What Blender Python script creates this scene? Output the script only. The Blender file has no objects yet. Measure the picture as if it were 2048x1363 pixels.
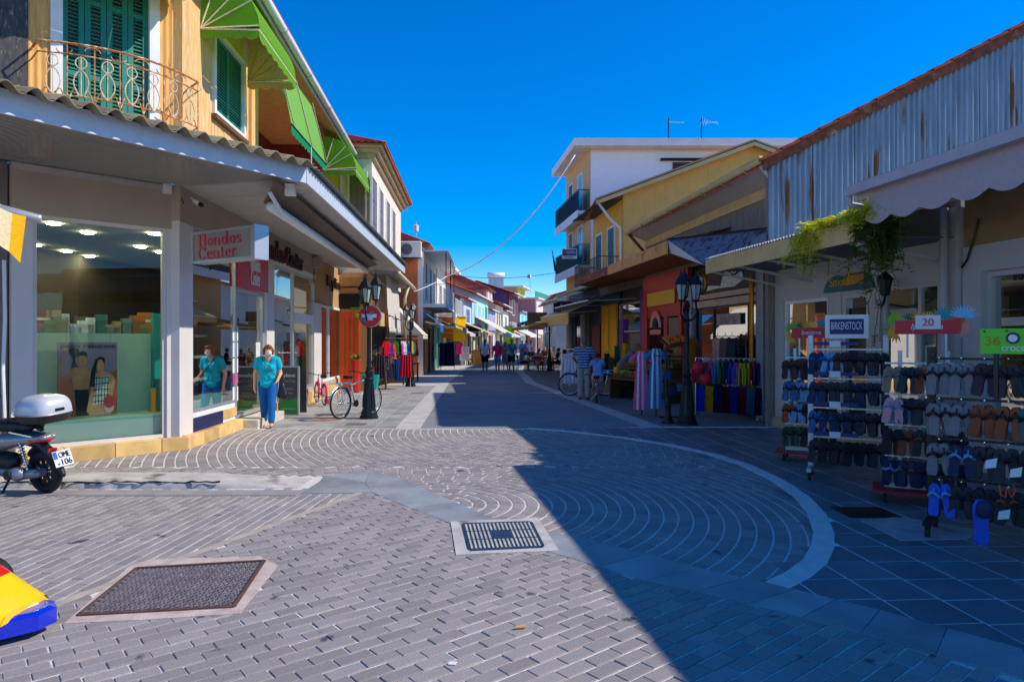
import bpy, math, random
from mathutils import Vector, Matrix
R = math.radians
random.seed(11)
sc = bpy.context.scene
COL = sc.collection
# ------------------------------------------------------------------ camera, sky, sun, exposure
F, CX, CY, H = 1365.33, 1024.0, 681.5, 1.65     # focal length and centre of the photo in pixels, eye height
cam_d = bpy.data.cameras.new('camera'); cam = bpy.data.objects.new('camera', cam_d); COL.objects.link(cam)
cam_d.sensor_width = 36; cam_d.lens = 24; cam_d.clip_start = .05; cam_d.clip_end = 3000
cam.location = (0, 0, H); cam.rotation_euler = (R(90), 0, 0); sc.camera = cam
SUN_EL, SUN_AZ = R(40), R(92)                   # azimuth measured from +Y towards +X
w = bpy.data.worlds.new('World'); sc.world = w; w.use_nodes = True
nt = w.node_tree; bg = nt.nodes['Background']
sky = nt.nodes.new('ShaderNodeTexSky'); sky.sky_type = 'NISHITA'; sky.sun_disc = False
sky.sun_elevation = SUN_EL; sky.sun_rotation = SUN_AZ; sky.air_density = 1.0; sky.dust_density = 0; sky.ozone_density = 6.0
gm = nt.nodes.new('ShaderNodeHueSaturation'); gm.inputs['Saturation'].default_value = 1.6; gm.inputs['Hue'].default_value = .51; gm.inputs['Value'].default_value = 1.0
nt.links.new(sky.outputs[0], gm.inputs['Color']); nt.links.new(gm.outputs[0], bg.inputs[0]); bg.inputs[1].default_value = .145
sd = bpy.data.lights.new('sun', 'SUN'); sd.energy = 3.4; sd.angle = R(.5); sd.color = (1, .93, .82)
so = bpy.data.objects.new('sun', sd); COL.objects.link(so)
so.rotation_euler = Vector((-math.sin(SUN_AZ) * math.cos(SUN_EL), -math.cos(SUN_AZ) * math.cos(SUN_EL), -math.sin(SUN_EL))).to_track_quat('-Z', 'Y').to_euler()
so.location = (20, 0, 30)
sc.view_settings.view_transform = 'Standard'; sc.view_settings.look = 'None'
sc.view_settings.exposure = .45; sc.view_settings.gamma = 1; sc.view_settings.use_curve_mapping = False
sc.cycles.max_bounces = 8; sc.cycles.transparent_max_bounces = 16
# ------------------------------------------------------------------ helpers
def G(px, py, z=0):
    Y = (H - z) * F / (py - CY); return Vector(((px - CX) / F * Y, Y, z))
def D(px, py, Y): return Vector(((px - CX) / F * Y, Y, H + (CY - py) / F * Y))
def V(*a): return Vector(a)
class Fr:
    """upright plane through a and b (left to right as seen); u along, n out of it, z up"""
    def __init__(s, a, b):
        a, b = Vector(a[:2]), Vector(b[:2]); s.o = a; s.L = (b - a).length; s.u = (b - a).normalized(); s.nn = Vector((s.u.y, -s.u.x))
    def p(s, u, n, z):
        q = s.o + s.u * u + s.nn * n; return Vector((q.x, q.y, z))
    def hit(s, px, py, n=0):
        k = (px - CX) / F; o = s.o + s.nn * n
        # o + u t = Y (k,1)
        t = (k * o.y - o.x) / (s.u.x - k * s.u.y); Y = o.y + s.u.y * t
        return t, H + (CY - py) / F * Y
    def hu(s, px, n=0): return s.hit(px, 0, n)[0]
    def hz(s, px, py, n=0): return s.hit(px, py, n)[1]
def lin(c):
    def f(v):
        v /= 255.0; return v / 12.92 if v <= .04045 else ((v + .055) / 1.055) ** 2.4
    return (f(c[0]), f(c[1]), f(c[2]))
MATS = {}
def mat(name, c, rough=.6, metal=0, var=.12, scale=6, bump=0, bscale=40, stain=None, sscale=1.2, sth=.55, swid=.12, emit=0, trans=0, rnd=None, spec=.5, stretch=None, coat=0):
    if name in MATS: return MATS[name]
    m = bpy.data.materials.new(name); m.use_nodes = True; MATS[name] = m
    n, l = m.node_tree.nodes, m.node_tree.links; b = n['Principled BSDF']; col = lin(c)
    b.inputs['Roughness'].default_value = rough; b.inputs['Metallic'].default_value = metal
    b.inputs['Specular IOR Level'].default_value = spec; b.inputs['Coat Weight'].default_value = coat
    geo = n.new('ShaderNodeNewGeometry'); vec = geo.outputs['Position']
    if stretch:
        mp = n.new('ShaderNodeMapping'); mp.inputs['Scale'].default_value = stretch; l.new(vec, mp.inputs[0]); vec = mp.outputs[0]
    def noise(s, det=5):
        t = n.new('ShaderNodeTexNoise'); t.inputs['Scale'].default_value = s; t.inputs['Detail'].default_value = det; l.new(vec, t.inputs['Vector']); return t.outputs['Fac']
    def mix(a, bb, fac):
        x = n.new('ShaderNodeMix'); x.data_type = 'RGBA'
        for sk, val in ((6, a), (7, bb)):
            if isinstance(val, tuple): x.inputs[sk].default_value = val + (1,)
            else: l.new(val, x.inputs[sk])
        l.new(fac, x.inputs[0]); return x.outputs[2]
    cur = col
    if var:
        rp = n.new('ShaderNodeMapRange'); rp.inputs[1].default_value = .3; rp.inputs[2].default_value = .7; l.new(noise(scale), rp.inputs[0])
        cur = mix(tuple(min(1, v * (1 - var)) for v in col), tuple(min(1, v * (1 + var)) for v in col), rp.outputs[0])
    if stain:
        for i, (sc_, th) in enumerate(((sscale, sth),)):
            rp = n.new('ShaderNodeMapRange'); rp.inputs[1].default_value = th; rp.inputs[2].default_value = th + swid; l.new(noise(sc_, 7), rp.inputs[0])
            cur = mix(cur, lin(stain), rp.outputs[0])
    if rnd:
        if rnd == 'obj': src = n.new('ShaderNodeObjectInfo').outputs['Random']
        else:
            at = n.new('ShaderNodeAttribute'); at.attribute_name = 'rnd'; src = at.outputs['Fac']
        rp = n.new('ShaderNodeMapRange'); rp.inputs[3].default_value = .82; rp.inputs[4].default_value = 1.15; l.new(src, rp.inputs[0])
        x = n.new('ShaderNodeMix'); x.data_type = 'RGBA'; x.blend_type = 'MULTIPLY'; x.inputs[0].default_value = 1
        if isinstance(cur, tuple): x.inputs[6].default_value = cur + (1,)
        else: l.new(cur, x.inputs[6])
        l.new(rp.outputs[0], x.inputs[7]); cur = x.outputs[2]
    if isinstance(cur, tuple): b.inputs['Base Color'].default_value = cur + (1,)
    else: l.new(cur, b.inputs['Base Color'])
    if bump:
        bp = n.new('ShaderNodeBump'); bp.inputs['Strength'].default_value = bump; bp.inputs['Distance'].default_value = .01
        l.new(noise(bscale, 6), bp.inputs['Height']); l.new(bp.outputs[0], b.inputs['Normal'])
    if emit:
        b.inputs['Emission Color'].default_value = col + (1,); b.inputs['Emission Strength'].default_value = emit
    if trans:
        tr = n.new('ShaderNodeBsdfTranslucent'); ms = n.new('ShaderNodeMixShader'); ms.inputs[0].default_value = trans
        if isinstance(cur, tuple): tr.inputs[0].default_value = cur + (1,)
        else: l.new(cur, tr.inputs[0])
        l.new(b.outputs[0], ms.inputs[1]); l.new(tr.outputs[0], ms.inputs[2]); l.new(ms.outputs[0], n['Material Output'].inputs[0])
    return m
def glass(name, tint=(235, 245, 240), ior=1.5, lo=.0, hi=1.0):
    if name in MATS: return MATS[name]
    m = bpy.data.materials.new(name); m.use_nodes = True; MATS[name] = m
    n, l = m.node_tree.nodes, m.node_tree.links; n.remove(n['Principled BSDF'])
    fr = n.new('ShaderNodeFresnel'); fr.inputs[0].default_value = ior
    rp = n.new('ShaderNodeMapRange'); rp.inputs[3].default_value = lo; rp.inputs[4].default_value = hi; l.new(fr.outputs[0], rp.inputs[0])
    t = n.new('ShaderNodeBsdfTransparent'); t.inputs[0].default_value = lin(tint) + (1,)
    g = n.new('ShaderNodeBsdfGlossy'); g.inputs['Roughness'].default_value = .01
    ms = n.new('ShaderNodeMixShader'); l.new(rp.outputs[0], ms.inputs[0]); l.new(t.outputs[0], ms.inputs[1]); l.new(g.outputs[0], ms.inputs[2])
    l.new(ms.outputs[0], n['Material Output'].inputs[0]); return m
class MB:
    """collects shapes (in world coordinates, or in the coordinates of a facade frame)"""
    def __init__(s, fr=None): s.v = []; s.f = []; s.m = []; s.fr = fr; s.mi = 0; s.M = None
    def add(s, vs, fs):
        b = len(s.v)
        for p in vs:
            p = Vector(p)
            if s.M: p = s.M @ p
            s.v.append(s.fr.p(*p) if s.fr else p)
        for f in fs: s.f.append([b + i for i in f]); s.m.append(s.mi)
        return s
    def box(s, x0, x1, y0, y1, z0, z1):
        return s.add([(x0, y0, z0), (x1, y0, z0), (x1, y1, z0), (x0, y1, z0), (x0, y0, z1), (x1, y0, z1), (x1, y1, z1), (x0, y1, z1)],
                     [(0, 3, 2, 1), (4, 5, 6, 7), (0, 1, 5, 4), (1, 2, 6, 5), (2, 3, 7, 6), (3, 0, 4, 7)])
    def bev(s, x0, x1, y0, y1, z0, z1, b=.02):
        """box with its upper and vertical edges chamfered"""
        o = [(x0 + b, y0), (x1 - b, y0), (x1, y0 + b), (x1, y1 - b), (x1 - b, y1), (x0 + b, y1), (x0, y1 - b), (x0, y0 + b)]
        cx, cy = (x0 + x1) / 2, (y0 + y1) / 2
        i = [(cx + (x - cx) * (1 - 2 * b / max(x1 - x0, 1e-6)), cy + (y - cy) * (1 - 2 * b / max(y1 - y0, 1e-6))) for x, y in o]
        vs = [(x, y, z0) for x, y in o] + [(x, y, z1 - b) for x, y in o] + [(x, y, z1) for x, y in i]
        fs = [tuple(range(7, -1, -1)), tuple(range(16, 24))]
        for k in (0, 8):
            fs += [(k + j, k + (j + 1) % 8, k + 8 + (j + 1) % 8, k + 8 + j) for j in range(8)]
        return s.add(vs, fs)
    def face(s, pts): return s.add(pts, [tuple(range(len(pts)))])
    def plate(s, pts, d):
        """polygon (any plane) given thickness d (a vector)"""
        d = Vector(d); n = len(pts); a = [Vector(p) for p in pts]
        return s.add(a + [p + d for p in a], [tuple(range(n - 1, -1, -1)), tuple(range(n, 2 * n))] + [(i, (i + 1) % n, n + (i + 1) % n, n + i) for i in range(n)])
    def ext(s, uz, n0, n1): return s.plate([(u, n0, z) for u, z in uz], (0, n1 - n0, 0))
    def prism(s, xy, z0, z1): return s.plate([(x, y, z0) for x, y in xy], (0, 0, z1 - z0))
    def bar(s, a, b, w=.03, h=None, up=(0, 0, 1)):
        a, b = Vector(a), Vector(b); h = h or w; d = (b - a).normalized(); x = d.cross(Vector(up))
        if x.length < 1e-4: x = d.cross(Vector((1, 0, 0)))
        x.normalize(); y = x.cross(d); vs = []
        for p in (a, b): vs += [p + x * (i * w / 2) + y * (j * h / 2) for i, j in ((-1, -1), (1, -1), (1, 1), (-1, 1))]
        return s.add(vs, [(0, 3, 2, 1), (4, 5, 6, 7)] + [(i, (i + 1) % 4, 4 + (i + 1) % 4, 4 + i) for i in range(4)])
    def tube(s, path, r, n=6, closed=False, cap=True):
        P = [Vector(p) for p in path]; k = len(P); vs = []; rr = r if isinstance(r, (list, tuple)) else [r] * k; ref = None
        for i, p in enumerate(P):
            a = P[i - 1] if (i or closed) else P[0]; b = P[(i + 1) % k] if (i < k - 1 or closed) else P[-1]
            d = (b - a)
            d = d.normalized() if d.length > 1e-9 else Vector((0, 0, 1))
            if ref is None: ref = d.orthogonal().normalized()
            x = ref - d * ref.dot(d)
            x = x.normalized() if x.length > 1e-6 else d.orthogonal().normalized()
            ref = x; y = d.cross(x)
            vs += [p + (x * math.cos(t) + y * math.sin(t)) * rr[i] for t in [2 * math.pi * j / n for j in range(n)]]
        fs = []
        for i in range(k if closed else k - 1):
            q = (i + 1) % k
            fs += [(i * n + j, i * n + (j + 1) % n, q * n + (j + 1) % n, q * n + j) for j in range(n)]
        if cap and not closed: fs += [tuple(range(n - 1, -1, -1)), tuple(range((k - 1) * n, k * n))]
        return s.add(vs, fs)
    def lathe(s, prof, n=12, c=(0, 0, 0), M=None):
        c = Vector(c); vs = []; k = len(prof)
        for r, z in prof:
            for j in range(n):
                t = 2 * math.pi * j / n; q = Vector((r * math.cos(t), r * math.sin(t), z))
                vs.append(c + (M @ q if M else q))
        fs = [(i * n + j, i * n + (j + 1) % n, (i + 1) * n + (j + 1) % n, (i + 1) * n + j) for i in range(k - 1) for j in range(n)]
        return s.add(vs, fs + [tuple(range(n - 1, -1, -1)), tuple(range((k - 1) * n, k * n))])
    def ell(s, c, r, n=10, k=7, M=None):
        pr = [(math.sin(math.pi * i / k), -math.cos(math.pi * i / k)) for i in range(k + 1)]
        pr[0] = (.02, -1); pr[-1] = (.02, 1); A = Matrix.Diagonal((r[0], r[1], r[2])); A = (M @ A) if M else A
        return s.lathe(pr, n, c, A)
    def cap(s, a, ra, b, rb, n=10):
        """tapered capsule"""
        a, b = Vector(a), Vector(b); d = b - a; L = d.length
        if L < 1e-5: return s.ell(a, (ra,) * 3)
        q = d.to_track_quat('Z', 'Y').to_matrix(); pr = []
        for t in (-90, -60, -30, 0): pr.append((max(ra * math.cos(R(t)), ra * .05), ra * math.sin(R(t))))
        for t in (0, 30, 60, 90): pr.append((max(rb * math.cos(R(t)), rb * .05), L + rb * math.sin(R(t))))
        return s.lathe(pr, n, a, q)
    def sheet(s, fn, nu, nv, thick=None):
        vs = [fn(i / nu, j / nv) for i in range(nu + 1) for j in range(nv + 1)]; w_ = nv + 1
        return s.add(vs, [(i * w_ + j, (i + 1) * w_ + j, (i + 1) * w_ + j + 1, i * w_ + j + 1) for i in range(nu) for j in range(nv)])
    def build(s, name, m, parent=None, smooth=False, origin=None, kind=None):
        me = bpy.data.meshes.new(name); org = Vector((0, 0, 0))
        if parent is not None:
            root = parent
            while root.parent: root = root.parent
            org = Vector(root.location)
        elif origin is not None: org = Vector(origin)
        me.from_pydata([tuple(p - org) for p in s.v], [], s.f)
        for k in (m if isinstance(m, (list, tuple)) else [m]): me.materials.append(k)
        if any(s.m): me.polygons.foreach_set('material_index', s.m)
        if smooth: me.polygons.foreach_set('use_smooth', [True] * len(s.f))
        me.update(); o = bpy.data.objects.new(name, me); COL.objects.link(o)
        if smooth == 'auto':
            try: me.set_sharp_from_angle(angle=R(38))
            except Exception: pass
        if parent is not None: o.parent = parent
        else: o.location = org
        if kind: o['kind'] = kind
        return o
def tag(o, label, cat, group=None):
    o['label'] = label; o['category'] = cat
    if group: o['group'] = group
    return o
def thing(name, label, cat, loc=(0, 0, 0), group=None, rz=0):
    o = bpy.data.objects.new(name, None); o.empty_display_size = .2; COL.objects.link(o); o.location = loc; o.rotation_euler = (0, 0, rz); return tag(o, label, cat, group)
def dup(root, loc, rz=0, label=None, group=None, sc_=None):
    r = root.copy(); COL.objects.link(r); r.location = loc; r.rotation_euler = (0, 0, rz)
    if sc_: r.scale = (sc_,) * 3
    if label: r['label'] = label
    if group: r['group'] = group
    for ch in list(root.children):
        c = ch.copy(); COL.objects.link(c); c.parent = r
        for g in ch.children:
            d = g.copy(); COL.objects.link(d); d.parent = c
    return r
def dupm(o, parent, loc=None, rot=None, scale=None):
    c = o.copy(); COL.objects.link(c); c.parent = parent
    if loc is not None: c.location = loc
    if rot is not None: c.rotation_euler = rot
    if scale is not None: c.scale = scale
    return c
TMP = bpy.data.scenes.new('scratch')
def evalmesh(o):
    TMP.collection.objects.link(o)
    with bpy.context.temp_override(scene=TMP, view_layer=TMP.view_layers[0]): me = bpy.data.meshes.new_from_object(o.evaluated_get(bpy.context.evaluated_depsgraph_get()))
    TMP.collection.objects.unlink(o); return me
def text(t, p, ux, h, w, m, parent, uz=(0, 0, 1), name='lettering', depth=.006, shear=0):
    """raised lettering centred on p, running along ux, of height h and width w"""
    cu = bpy.data.curves.new('t', 'FONT'); cu.body = t; cu.extrude = .02; cu.shear = shear; o = bpy.data.objects.new('t', cu)
    me = evalmesh(o); bpy.data.objects.remove(o)
    xs = [v.co.x for v in me.vertices]; ys = [v.co.y for v in me.vertices]; x0, x1, y0, y1 = min(xs), max(xs), min(ys), max(ys)
    ux = Vector(ux).normalized(); uz = Vector(uz).normalized(); n = ux.cross(uz); root = parent
    while root.parent: root = root.parent
    p = Vector(p) - Vector(root.location)
    for v in me.vertices:
        v.co = p + ux * ((v.co.x - (x0 + x1) / 2) / (x1 - x0) * w) + uz * ((v.co.y - (y0 + y1) / 2) / (y1 - y0) * h) + n * ((v.co.z / .02) * depth / 2 + depth / 2 + .002)
    me.materials.clear(); me.materials.append(m)
    o = bpy.data.objects.new(name, me); COL.objects.link(o); o.parent = parent; return o
def ring(mb, cx, cy, rx, ry, tx, ty, a0, a1, put, k=14):
    o = []; i = []
    for j in range(k + 1):
        t = R(a0 + (a1 - a0) * j / k); o.append((cx + rx * math.cos(t), cy + ry * math.sin(t))); i.append((cx + (rx - tx) * math.cos(t), cy + (ry - ty) * math.sin(t)))
    for j in range(k): put([o[j], o[j + 1], i[j + 1], i[j]])
def serif(t, p, ux, h, w, m, parent, depth=.01, name='lettering'):
    """tall serif lettering drawn stroke by stroke"""
    GW = dict(H=.72, o=.5, n=.6, d=.6, s=.42, C=.74, e=.5, t=.36, r=.44)
    tot = sum(GW[c] + .05 for c in t) - .05; ux = Vector(ux).normalized(); nrm = ux.cross(Vector((0, 0, 1))); p = Vector(p); mb = MB(); x = 0
    for c in t:
        def put(q, x=x):
            pts = [p + ux * (((a + x) / tot - .5) * w) + Vector((0, 0, (b - .5) * h)) + nrm * .003 for a, b in q]; mb.plate(pts, nrm * depth)
        def rc(a, b, c_, d, x=x): put([(a, b), (c_, b), (c_, d), (a, d)], x)
        if c == 'H':
            for a in (.08, .5): rc(a, 0, a + .14, 1); rc(a - .07, 0, a + .21, .05); rc(a - .07, .95, a + .21, 1)
            rc(.2, .46, .52, .55)
        elif c in 'od':
            ring(mb, .25, .33, .24, .35, .13, .06, 0, 360, put)
            if c == 'd': rc(.4, 0, .52, 1.06); rc(.32, 1.03, .45, 1.06); rc(.5, 0, .6, .035)
        elif c == 'n':
            rc(.06, 0, .18, .66); rc(0, 0, .24, .035); rc(0, .63, .1, .66); ring(mb, .29, .4, .23, .27, .12, .05, 0, 160, put, 8); rc(.4, 0, .52, .4); rc(.34, 0, .58, .035)
        elif c == 's':
            ring(mb, .2, .5, .17, .17, .1, .06, 20, 260, put, 8); ring(mb, .2, .17, .19, .18, .1, .06, -160, 85, put, 8)
        elif c == 'C':
            ring(mb, .38, .5, .37, .52, .16, .06, 42, 320, put, 18); rc(.64, .68, .68, 1)
        elif c == 'e':
            ring(mb, .25, .33, .24, .35, .12, .06, 0, 320, put); rc(.1, .33, .47, .39)
        elif c == 't':
            rc(.1, .05, .22, .86); rc(0, .61, .34, .65); ring(mb, .24, .12, .14, .13, .1, .04, 180, 340, put, 6)
        elif c == 'r':
            rc(.06, 0, .18, .66); rc(0, 0, .24, .035); rc(0, .63, .1, .66); ring(mb, .3, .45, .13, .22, .08, .1, 20, 160, put, 6)
        x += GW[c] + .05
    return mb.build(name, m, parent)
ORD = ['first', 'second', 'third', 'fourth', 'fifth', 'sixth', 'seventh', 'eighth', 'ninth', 'tenth', 'eleventh', 'twelfth', 'thirteenth', 'fourteenth', 'fifteenth', 'sixteenth']
def inpoly(x, y, P):
    c = False; j = len(P) - 1
    for i in range(len(P)):
        if (P[i][1] > y) != (P[j][1] > y) and x < (P[j][0] - P[i][0]) * (y - P[i][1]) / (P[j][1] - P[i][1]) + P[i][0]: c = not c
        j = i
    return c
def struct(mb, name, m, smooth=False):
    o = mb.build(name, m, None, smooth); o['kind'] = 'structure'; return o
# ------------------------------------------------------------------ common materials
M_paver = mat('paver_grey', (150, 141, 137), .85, var=.16, scale=90, bump=.25, bscale=160, stain=(75, 72, 80), sscale=3.5, sth=.66, swid=.05, rnd='obj')
M_paverj = mat('paver_grey_joined', (150, 141, 137), .85, var=.16, scale=90, bump=.25, bscale=160, stain=(75, 72, 80), sscale=3.5, sth=.66, swid=.05, rnd='att')
M_grout = mat('pale_joint_sand', (216, 208, 200), .9, var=.2, scale=30)
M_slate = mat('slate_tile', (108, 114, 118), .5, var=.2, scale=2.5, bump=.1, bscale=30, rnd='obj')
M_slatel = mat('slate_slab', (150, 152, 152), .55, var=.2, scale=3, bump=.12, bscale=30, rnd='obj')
M_asph = mat('road_asphalt', (132, 134, 136), .85, var=.12, scale=1.5, bump=.2, bscale=120, stain=(105, 104, 108), sscale=.6, sth=.55, swid=.2)
M_conc = mat('concrete', (190, 182, 174), .85, var=.2, scale=4, bump=.4, bscale=40, stain=(110, 105, 100), sscale=3, sth=.58)
M_concp = mat('pinkish_mortar', (196, 176, 164), .9, var=.2, scale=8, bump=.4, bscale=60)
M_white = mat('white_paint', (232, 228, 224), .5, var=.05, scale=2)
M_black = mat('black_metal', (24, 26, 30), .35, metal=.4, var=.2, scale=20)
M_lampg = mat('dark_cast_iron', (34, 40, 46), .42, metal=.5, var=.25, scale=30, bump=.1, bscale=50)
M_rubber = mat('black_rubber', (22, 22, 24), .75, var=.1)
M_chrome = mat('bright_steel', (205, 208, 212), .22, metal=1, var=.05)
M_alu = mat('aluminium', (188, 190, 196), .4, metal=.6, var=.06)
M_glass = glass('shop_glass', (228, 240, 234), 1.5, .0, .62)
M_gdark = mat('dark_window', (18, 22, 26), .08, var=.2, scale=1.5, spec=.8)
M_dark = mat('shop_dark', (30, 28, 28), .8, var=.2, scale=2)
M_wood = mat('brown_wood', (112, 74, 44), .6, var=.3, scale=6, stretch=(8, 8, 1))
M_tile = mat('roof_tile', (176, 84, 58), .8, var=.3, scale=5, bump=.2, rnd='obj')
M_tilej = mat('roof_tile_far', (182, 92, 64), .8, var=.35, scale=4)
M_ind = mat('indigo_denim', (30, 52, 100), .8, var=.2, scale=12)
def cloth(name, c, tr=0, var=.12): return mat('cloth_' + name, c, .85, var=var, scale=25, trans=tr, spec=.2)
# ================================================================== GROUND
mb = MB(); mb.face([(-900, -60, -.05), (900, -60, -.05), (900, 1500, -.05), (-900, 1500, -.05)]); ground = struct(mb, 'ground', mat('far_ground', (168, 160, 150), .9, var=.2, scale=.2))
def strip_poly(mb, L, Rr, z):
    for i in range(len(L) - 1): mb.face([(L[i][0], L[i][1], z), (Rr[i][0], Rr[i][1], z), (Rr[i + 1][0], Rr[i + 1][1], z), (L[i + 1][0], L[i + 1][1], z)])
# road beyond the paved crossing; it bends gently to the right far away
RL = [(-2.15, 12.86), (-2.9, 27), (-3.2, 38), (-2.9, 50), (-1.4, 64), (.8, 82), (4.5, 110)]
RR = [(2.95, 12.86), (.95, 27), (.6, 38), (1.4, 50), (2.8, 64), (4.8, 82), (8.5, 110)]
mb = MB(); strip_poly(mb, RL, RR, -.006); road = struct(mb, 'road', M_asph)
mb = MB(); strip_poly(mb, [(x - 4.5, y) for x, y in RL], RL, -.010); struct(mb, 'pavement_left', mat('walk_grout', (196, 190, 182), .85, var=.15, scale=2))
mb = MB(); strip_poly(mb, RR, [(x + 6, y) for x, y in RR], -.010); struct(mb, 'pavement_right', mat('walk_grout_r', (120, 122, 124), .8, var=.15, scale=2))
mb = MB(); strip_poly(mb, [(x, y) for x, y in RL[:4]], [(x + .42, y) for x, y in RL[:4]], -.002)
struct(mb, 'kerb_strip_left', mat('kerb_band', (190, 184, 178), .8, var=.15, scale=3, bump=.2))
mb = MB(); strip_poly(mb, [(x - .4, y) for x, y in RR[:4]], [(x, y) for x, y in RR[:4]], -.002); struct(mb, 'kerb_strip_right', MATS['kerb_band'])
# bedding under the pieces
mb = MB(); mb.face([(-12, .5, -.007), (9, .5, -.007), (9, 12.86, -.007), (-12, 12.86, -.007)])
paving = struct(mb, 'brick_paving', M_grout)
# lines traced on the ground
UP = [G(835, 972), G(1010, 1045), G(1200, 1083), G(1400, 1135), G(1590, 1178), G(1760, 1219), G(2048, 1297), V(4.2, 2.6, 0)]
LO = [G(745, 985), G(915, 1052), G(1115, 1108), G(1290, 1160), G(1500, 1206), G(1720, 1266), G(2048, 1358), V(3.5, 2.0, 0)]
ARC0 = [G(*p) for p in ((1530, 1163), (1572, 1143), (1606, 1118), (1622, 1090), (1626, 1062), (1614, 1025), (1586, 992), (1540, 960), (1480, 930), (1410, 908), (1330, 890), (1240, 876), (1140, 864), (1050, 857))]
JT, JB = V(-1.45, 7.95, 0), V(-3.66, 2.2, 0)
A0 = V(-6.48, 8.81, 0); AC = V(-4.93, 10.4, 0)            # shop front: left part, corner
Npoly = [(JT.x, JT.y)] + [(p.x, p.y) for p in LO] + [(3.5, .6), (-4.3, .6), (JB.x, JB.y)]
Wpoly = [(JT.x, JT.y), (JB.x, JB.y), (-4.3, .6), (-11, .6), (-11, 7.25), (-5.5, 7.45), G(640, 982)[:2]]
Fpoly = [(-5.05, 12.8), (-4.93, 10.4), (-7.6, 7.9), (-6.2, 7.95), G(300, 945)[:2], G(640, 950)[:2], G(740, 943)[:2], G(815, 960)[:2]] + [(p.x, p.y) for p in UP[:5]] + [(p.x, p.y) for p in ARC0]
Tpoly = [(p.x, p.y) for p in UP[4:]] + [(8, 2.0), (8, 13.2), (2.95, 13.2), (.3, 12.83)] + [(p.x, p.y) for p in reversed(ARC0)]
HOLES = []
def quad_px(pts): return [(G(*p).x, G(*p).y) for p in pts]
COVER = quad_px(((157, 1231), (468, 1214), (529, 1122), (273, 1137)))
COLLAR = quad_px(((128, 1246), (300, 1238), (480, 1226), (556, 1130), (520, 1112), (300, 1118), (262, 1130)))
GRID = quad_px(((936, 1103), (1091, 1096), (1064, 1043), (922, 1047)))
GRIDC = quad_px(((912, 1110), (1118, 1101), (1076, 1036), (901, 1043)))
HOLES = [COLLAR, GRIDC]
OFF = [(0, 0), (1, 0), (-1, 0), (0, 1), (0, -1)]
def near_in(x, y, P, m): return any(inpoly(x + a * m, y + b * m, P) for a, b in OFF)
def in_hole(x, y): return any(all(inpoly(x + a * .07, y + b * .07, h) for a, b in OFF) for h in HOLES)
um = MB(); um.bev(-.5, .5, -.5, .5, -1, 0, .03)
def unit(L, W, d=.045, b=.004):
    m_ = MB(); m_.bev(-L / 2, L / 2, -W / 2, W / 2, -d, 0, b); return m_
def lay(name, items, L, W, parent, mA, mJ, keep=300):
    """items: (x, y, angle, length scale); the nearest ones are objects of their own, the rest one joined part"""
    items.sort(key=lambda t: t[0] ** 2 + t[1] ** 2)
    vis = [t for t in items if abs(t[0]) / t[1] < .77 and t[1] > 3.25]; near = set(map(id, vis[:keep]))
    base = unit(L, W); first = None; J = MB(); rn = []
    for t in items:
        x, y, a, s = t; z = random.uniform(-.0022, .002); q = random.uniform(-.006, .006)
        if id(t) in near:
            if first is None: first = base.build(name, mA, parent); o = first
            else: o = bpy.data.objects.new(name, first.data); COL.objects.link(o); o.parent = parent
            o.location = (x, y, z); o.rotation_euler = (q, q * .7, a); o.scale = (s, 1, 1)
        else:
            J.M = Matrix.Translation((x, y, z)) @ Matrix.Rotation(a, 4, 'Z') @ Matrix.Diagonal((s, 1, 1, 1)); b0 = len(J.f)
            J.bev(-L / 2, L / 2, -W / 2, W / 2, -.045, 0, .004); rn += [random.random()] * (len(J.f) - b0)
    if J.v:
        o = J.build(name + 's', mJ, parent, kind='stuff'); at = o.data.attributes.new('rnd', 'FLOAT', 'FACE'); at.data.foreach_set('value', rn)
# near bricks in running bond, rows heading to the right
def bond(poly, d, L, W, gx, gy, jit=.004, m=.1, avoid=None):
    d = Vector(d).normalized(); n_ = Vector((-d.y, d.x)); a = math.atan2(d.y, d.x); out = []
    us = [Vector(p[:2]).dot(d) for p in poly]; vs = [Vector(p[:2]).dot(n_) for p in poly]; r = 0; v = min(vs)
    while v < max(vs):
        u = min(us) + (r % 2) * (L + gx) / 2 + random.uniform(-.01, .01)
        while u < max(us):
            p = d * u + n_ * v
            if p.y > 1.2 and near_in(p.x, p.y, poly, m) and not in_hole(p.x, p.y) and not (avoid and inpoly(p.x, p.y, avoid)):
                out.append((p.x + random.uniform(-jit, jit), p.y + random.uniform(-jit, jit), a + random.uniform(-.015, .015), 1))
            u += L + gx
        v += W + gy; r += 1
    return out
lay('brick', bond(Npoly, (.77, .64), .198, .092, .005, .011, avoid=Wpoly), .198, .092, paving, M_paver, M_paverj)
mb = MB(); mb.face([(p[0], p[1], -.0055) for p in Wpoly]); wed = struct(mb, 'side_street_paving', M_grout)
lay('brick', bond(Wpoly, (.07, 1), .2, .092, .004, .011, .002, avoid=Npoly), .2, .092, wed, M_paver, M_paverj)
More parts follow.
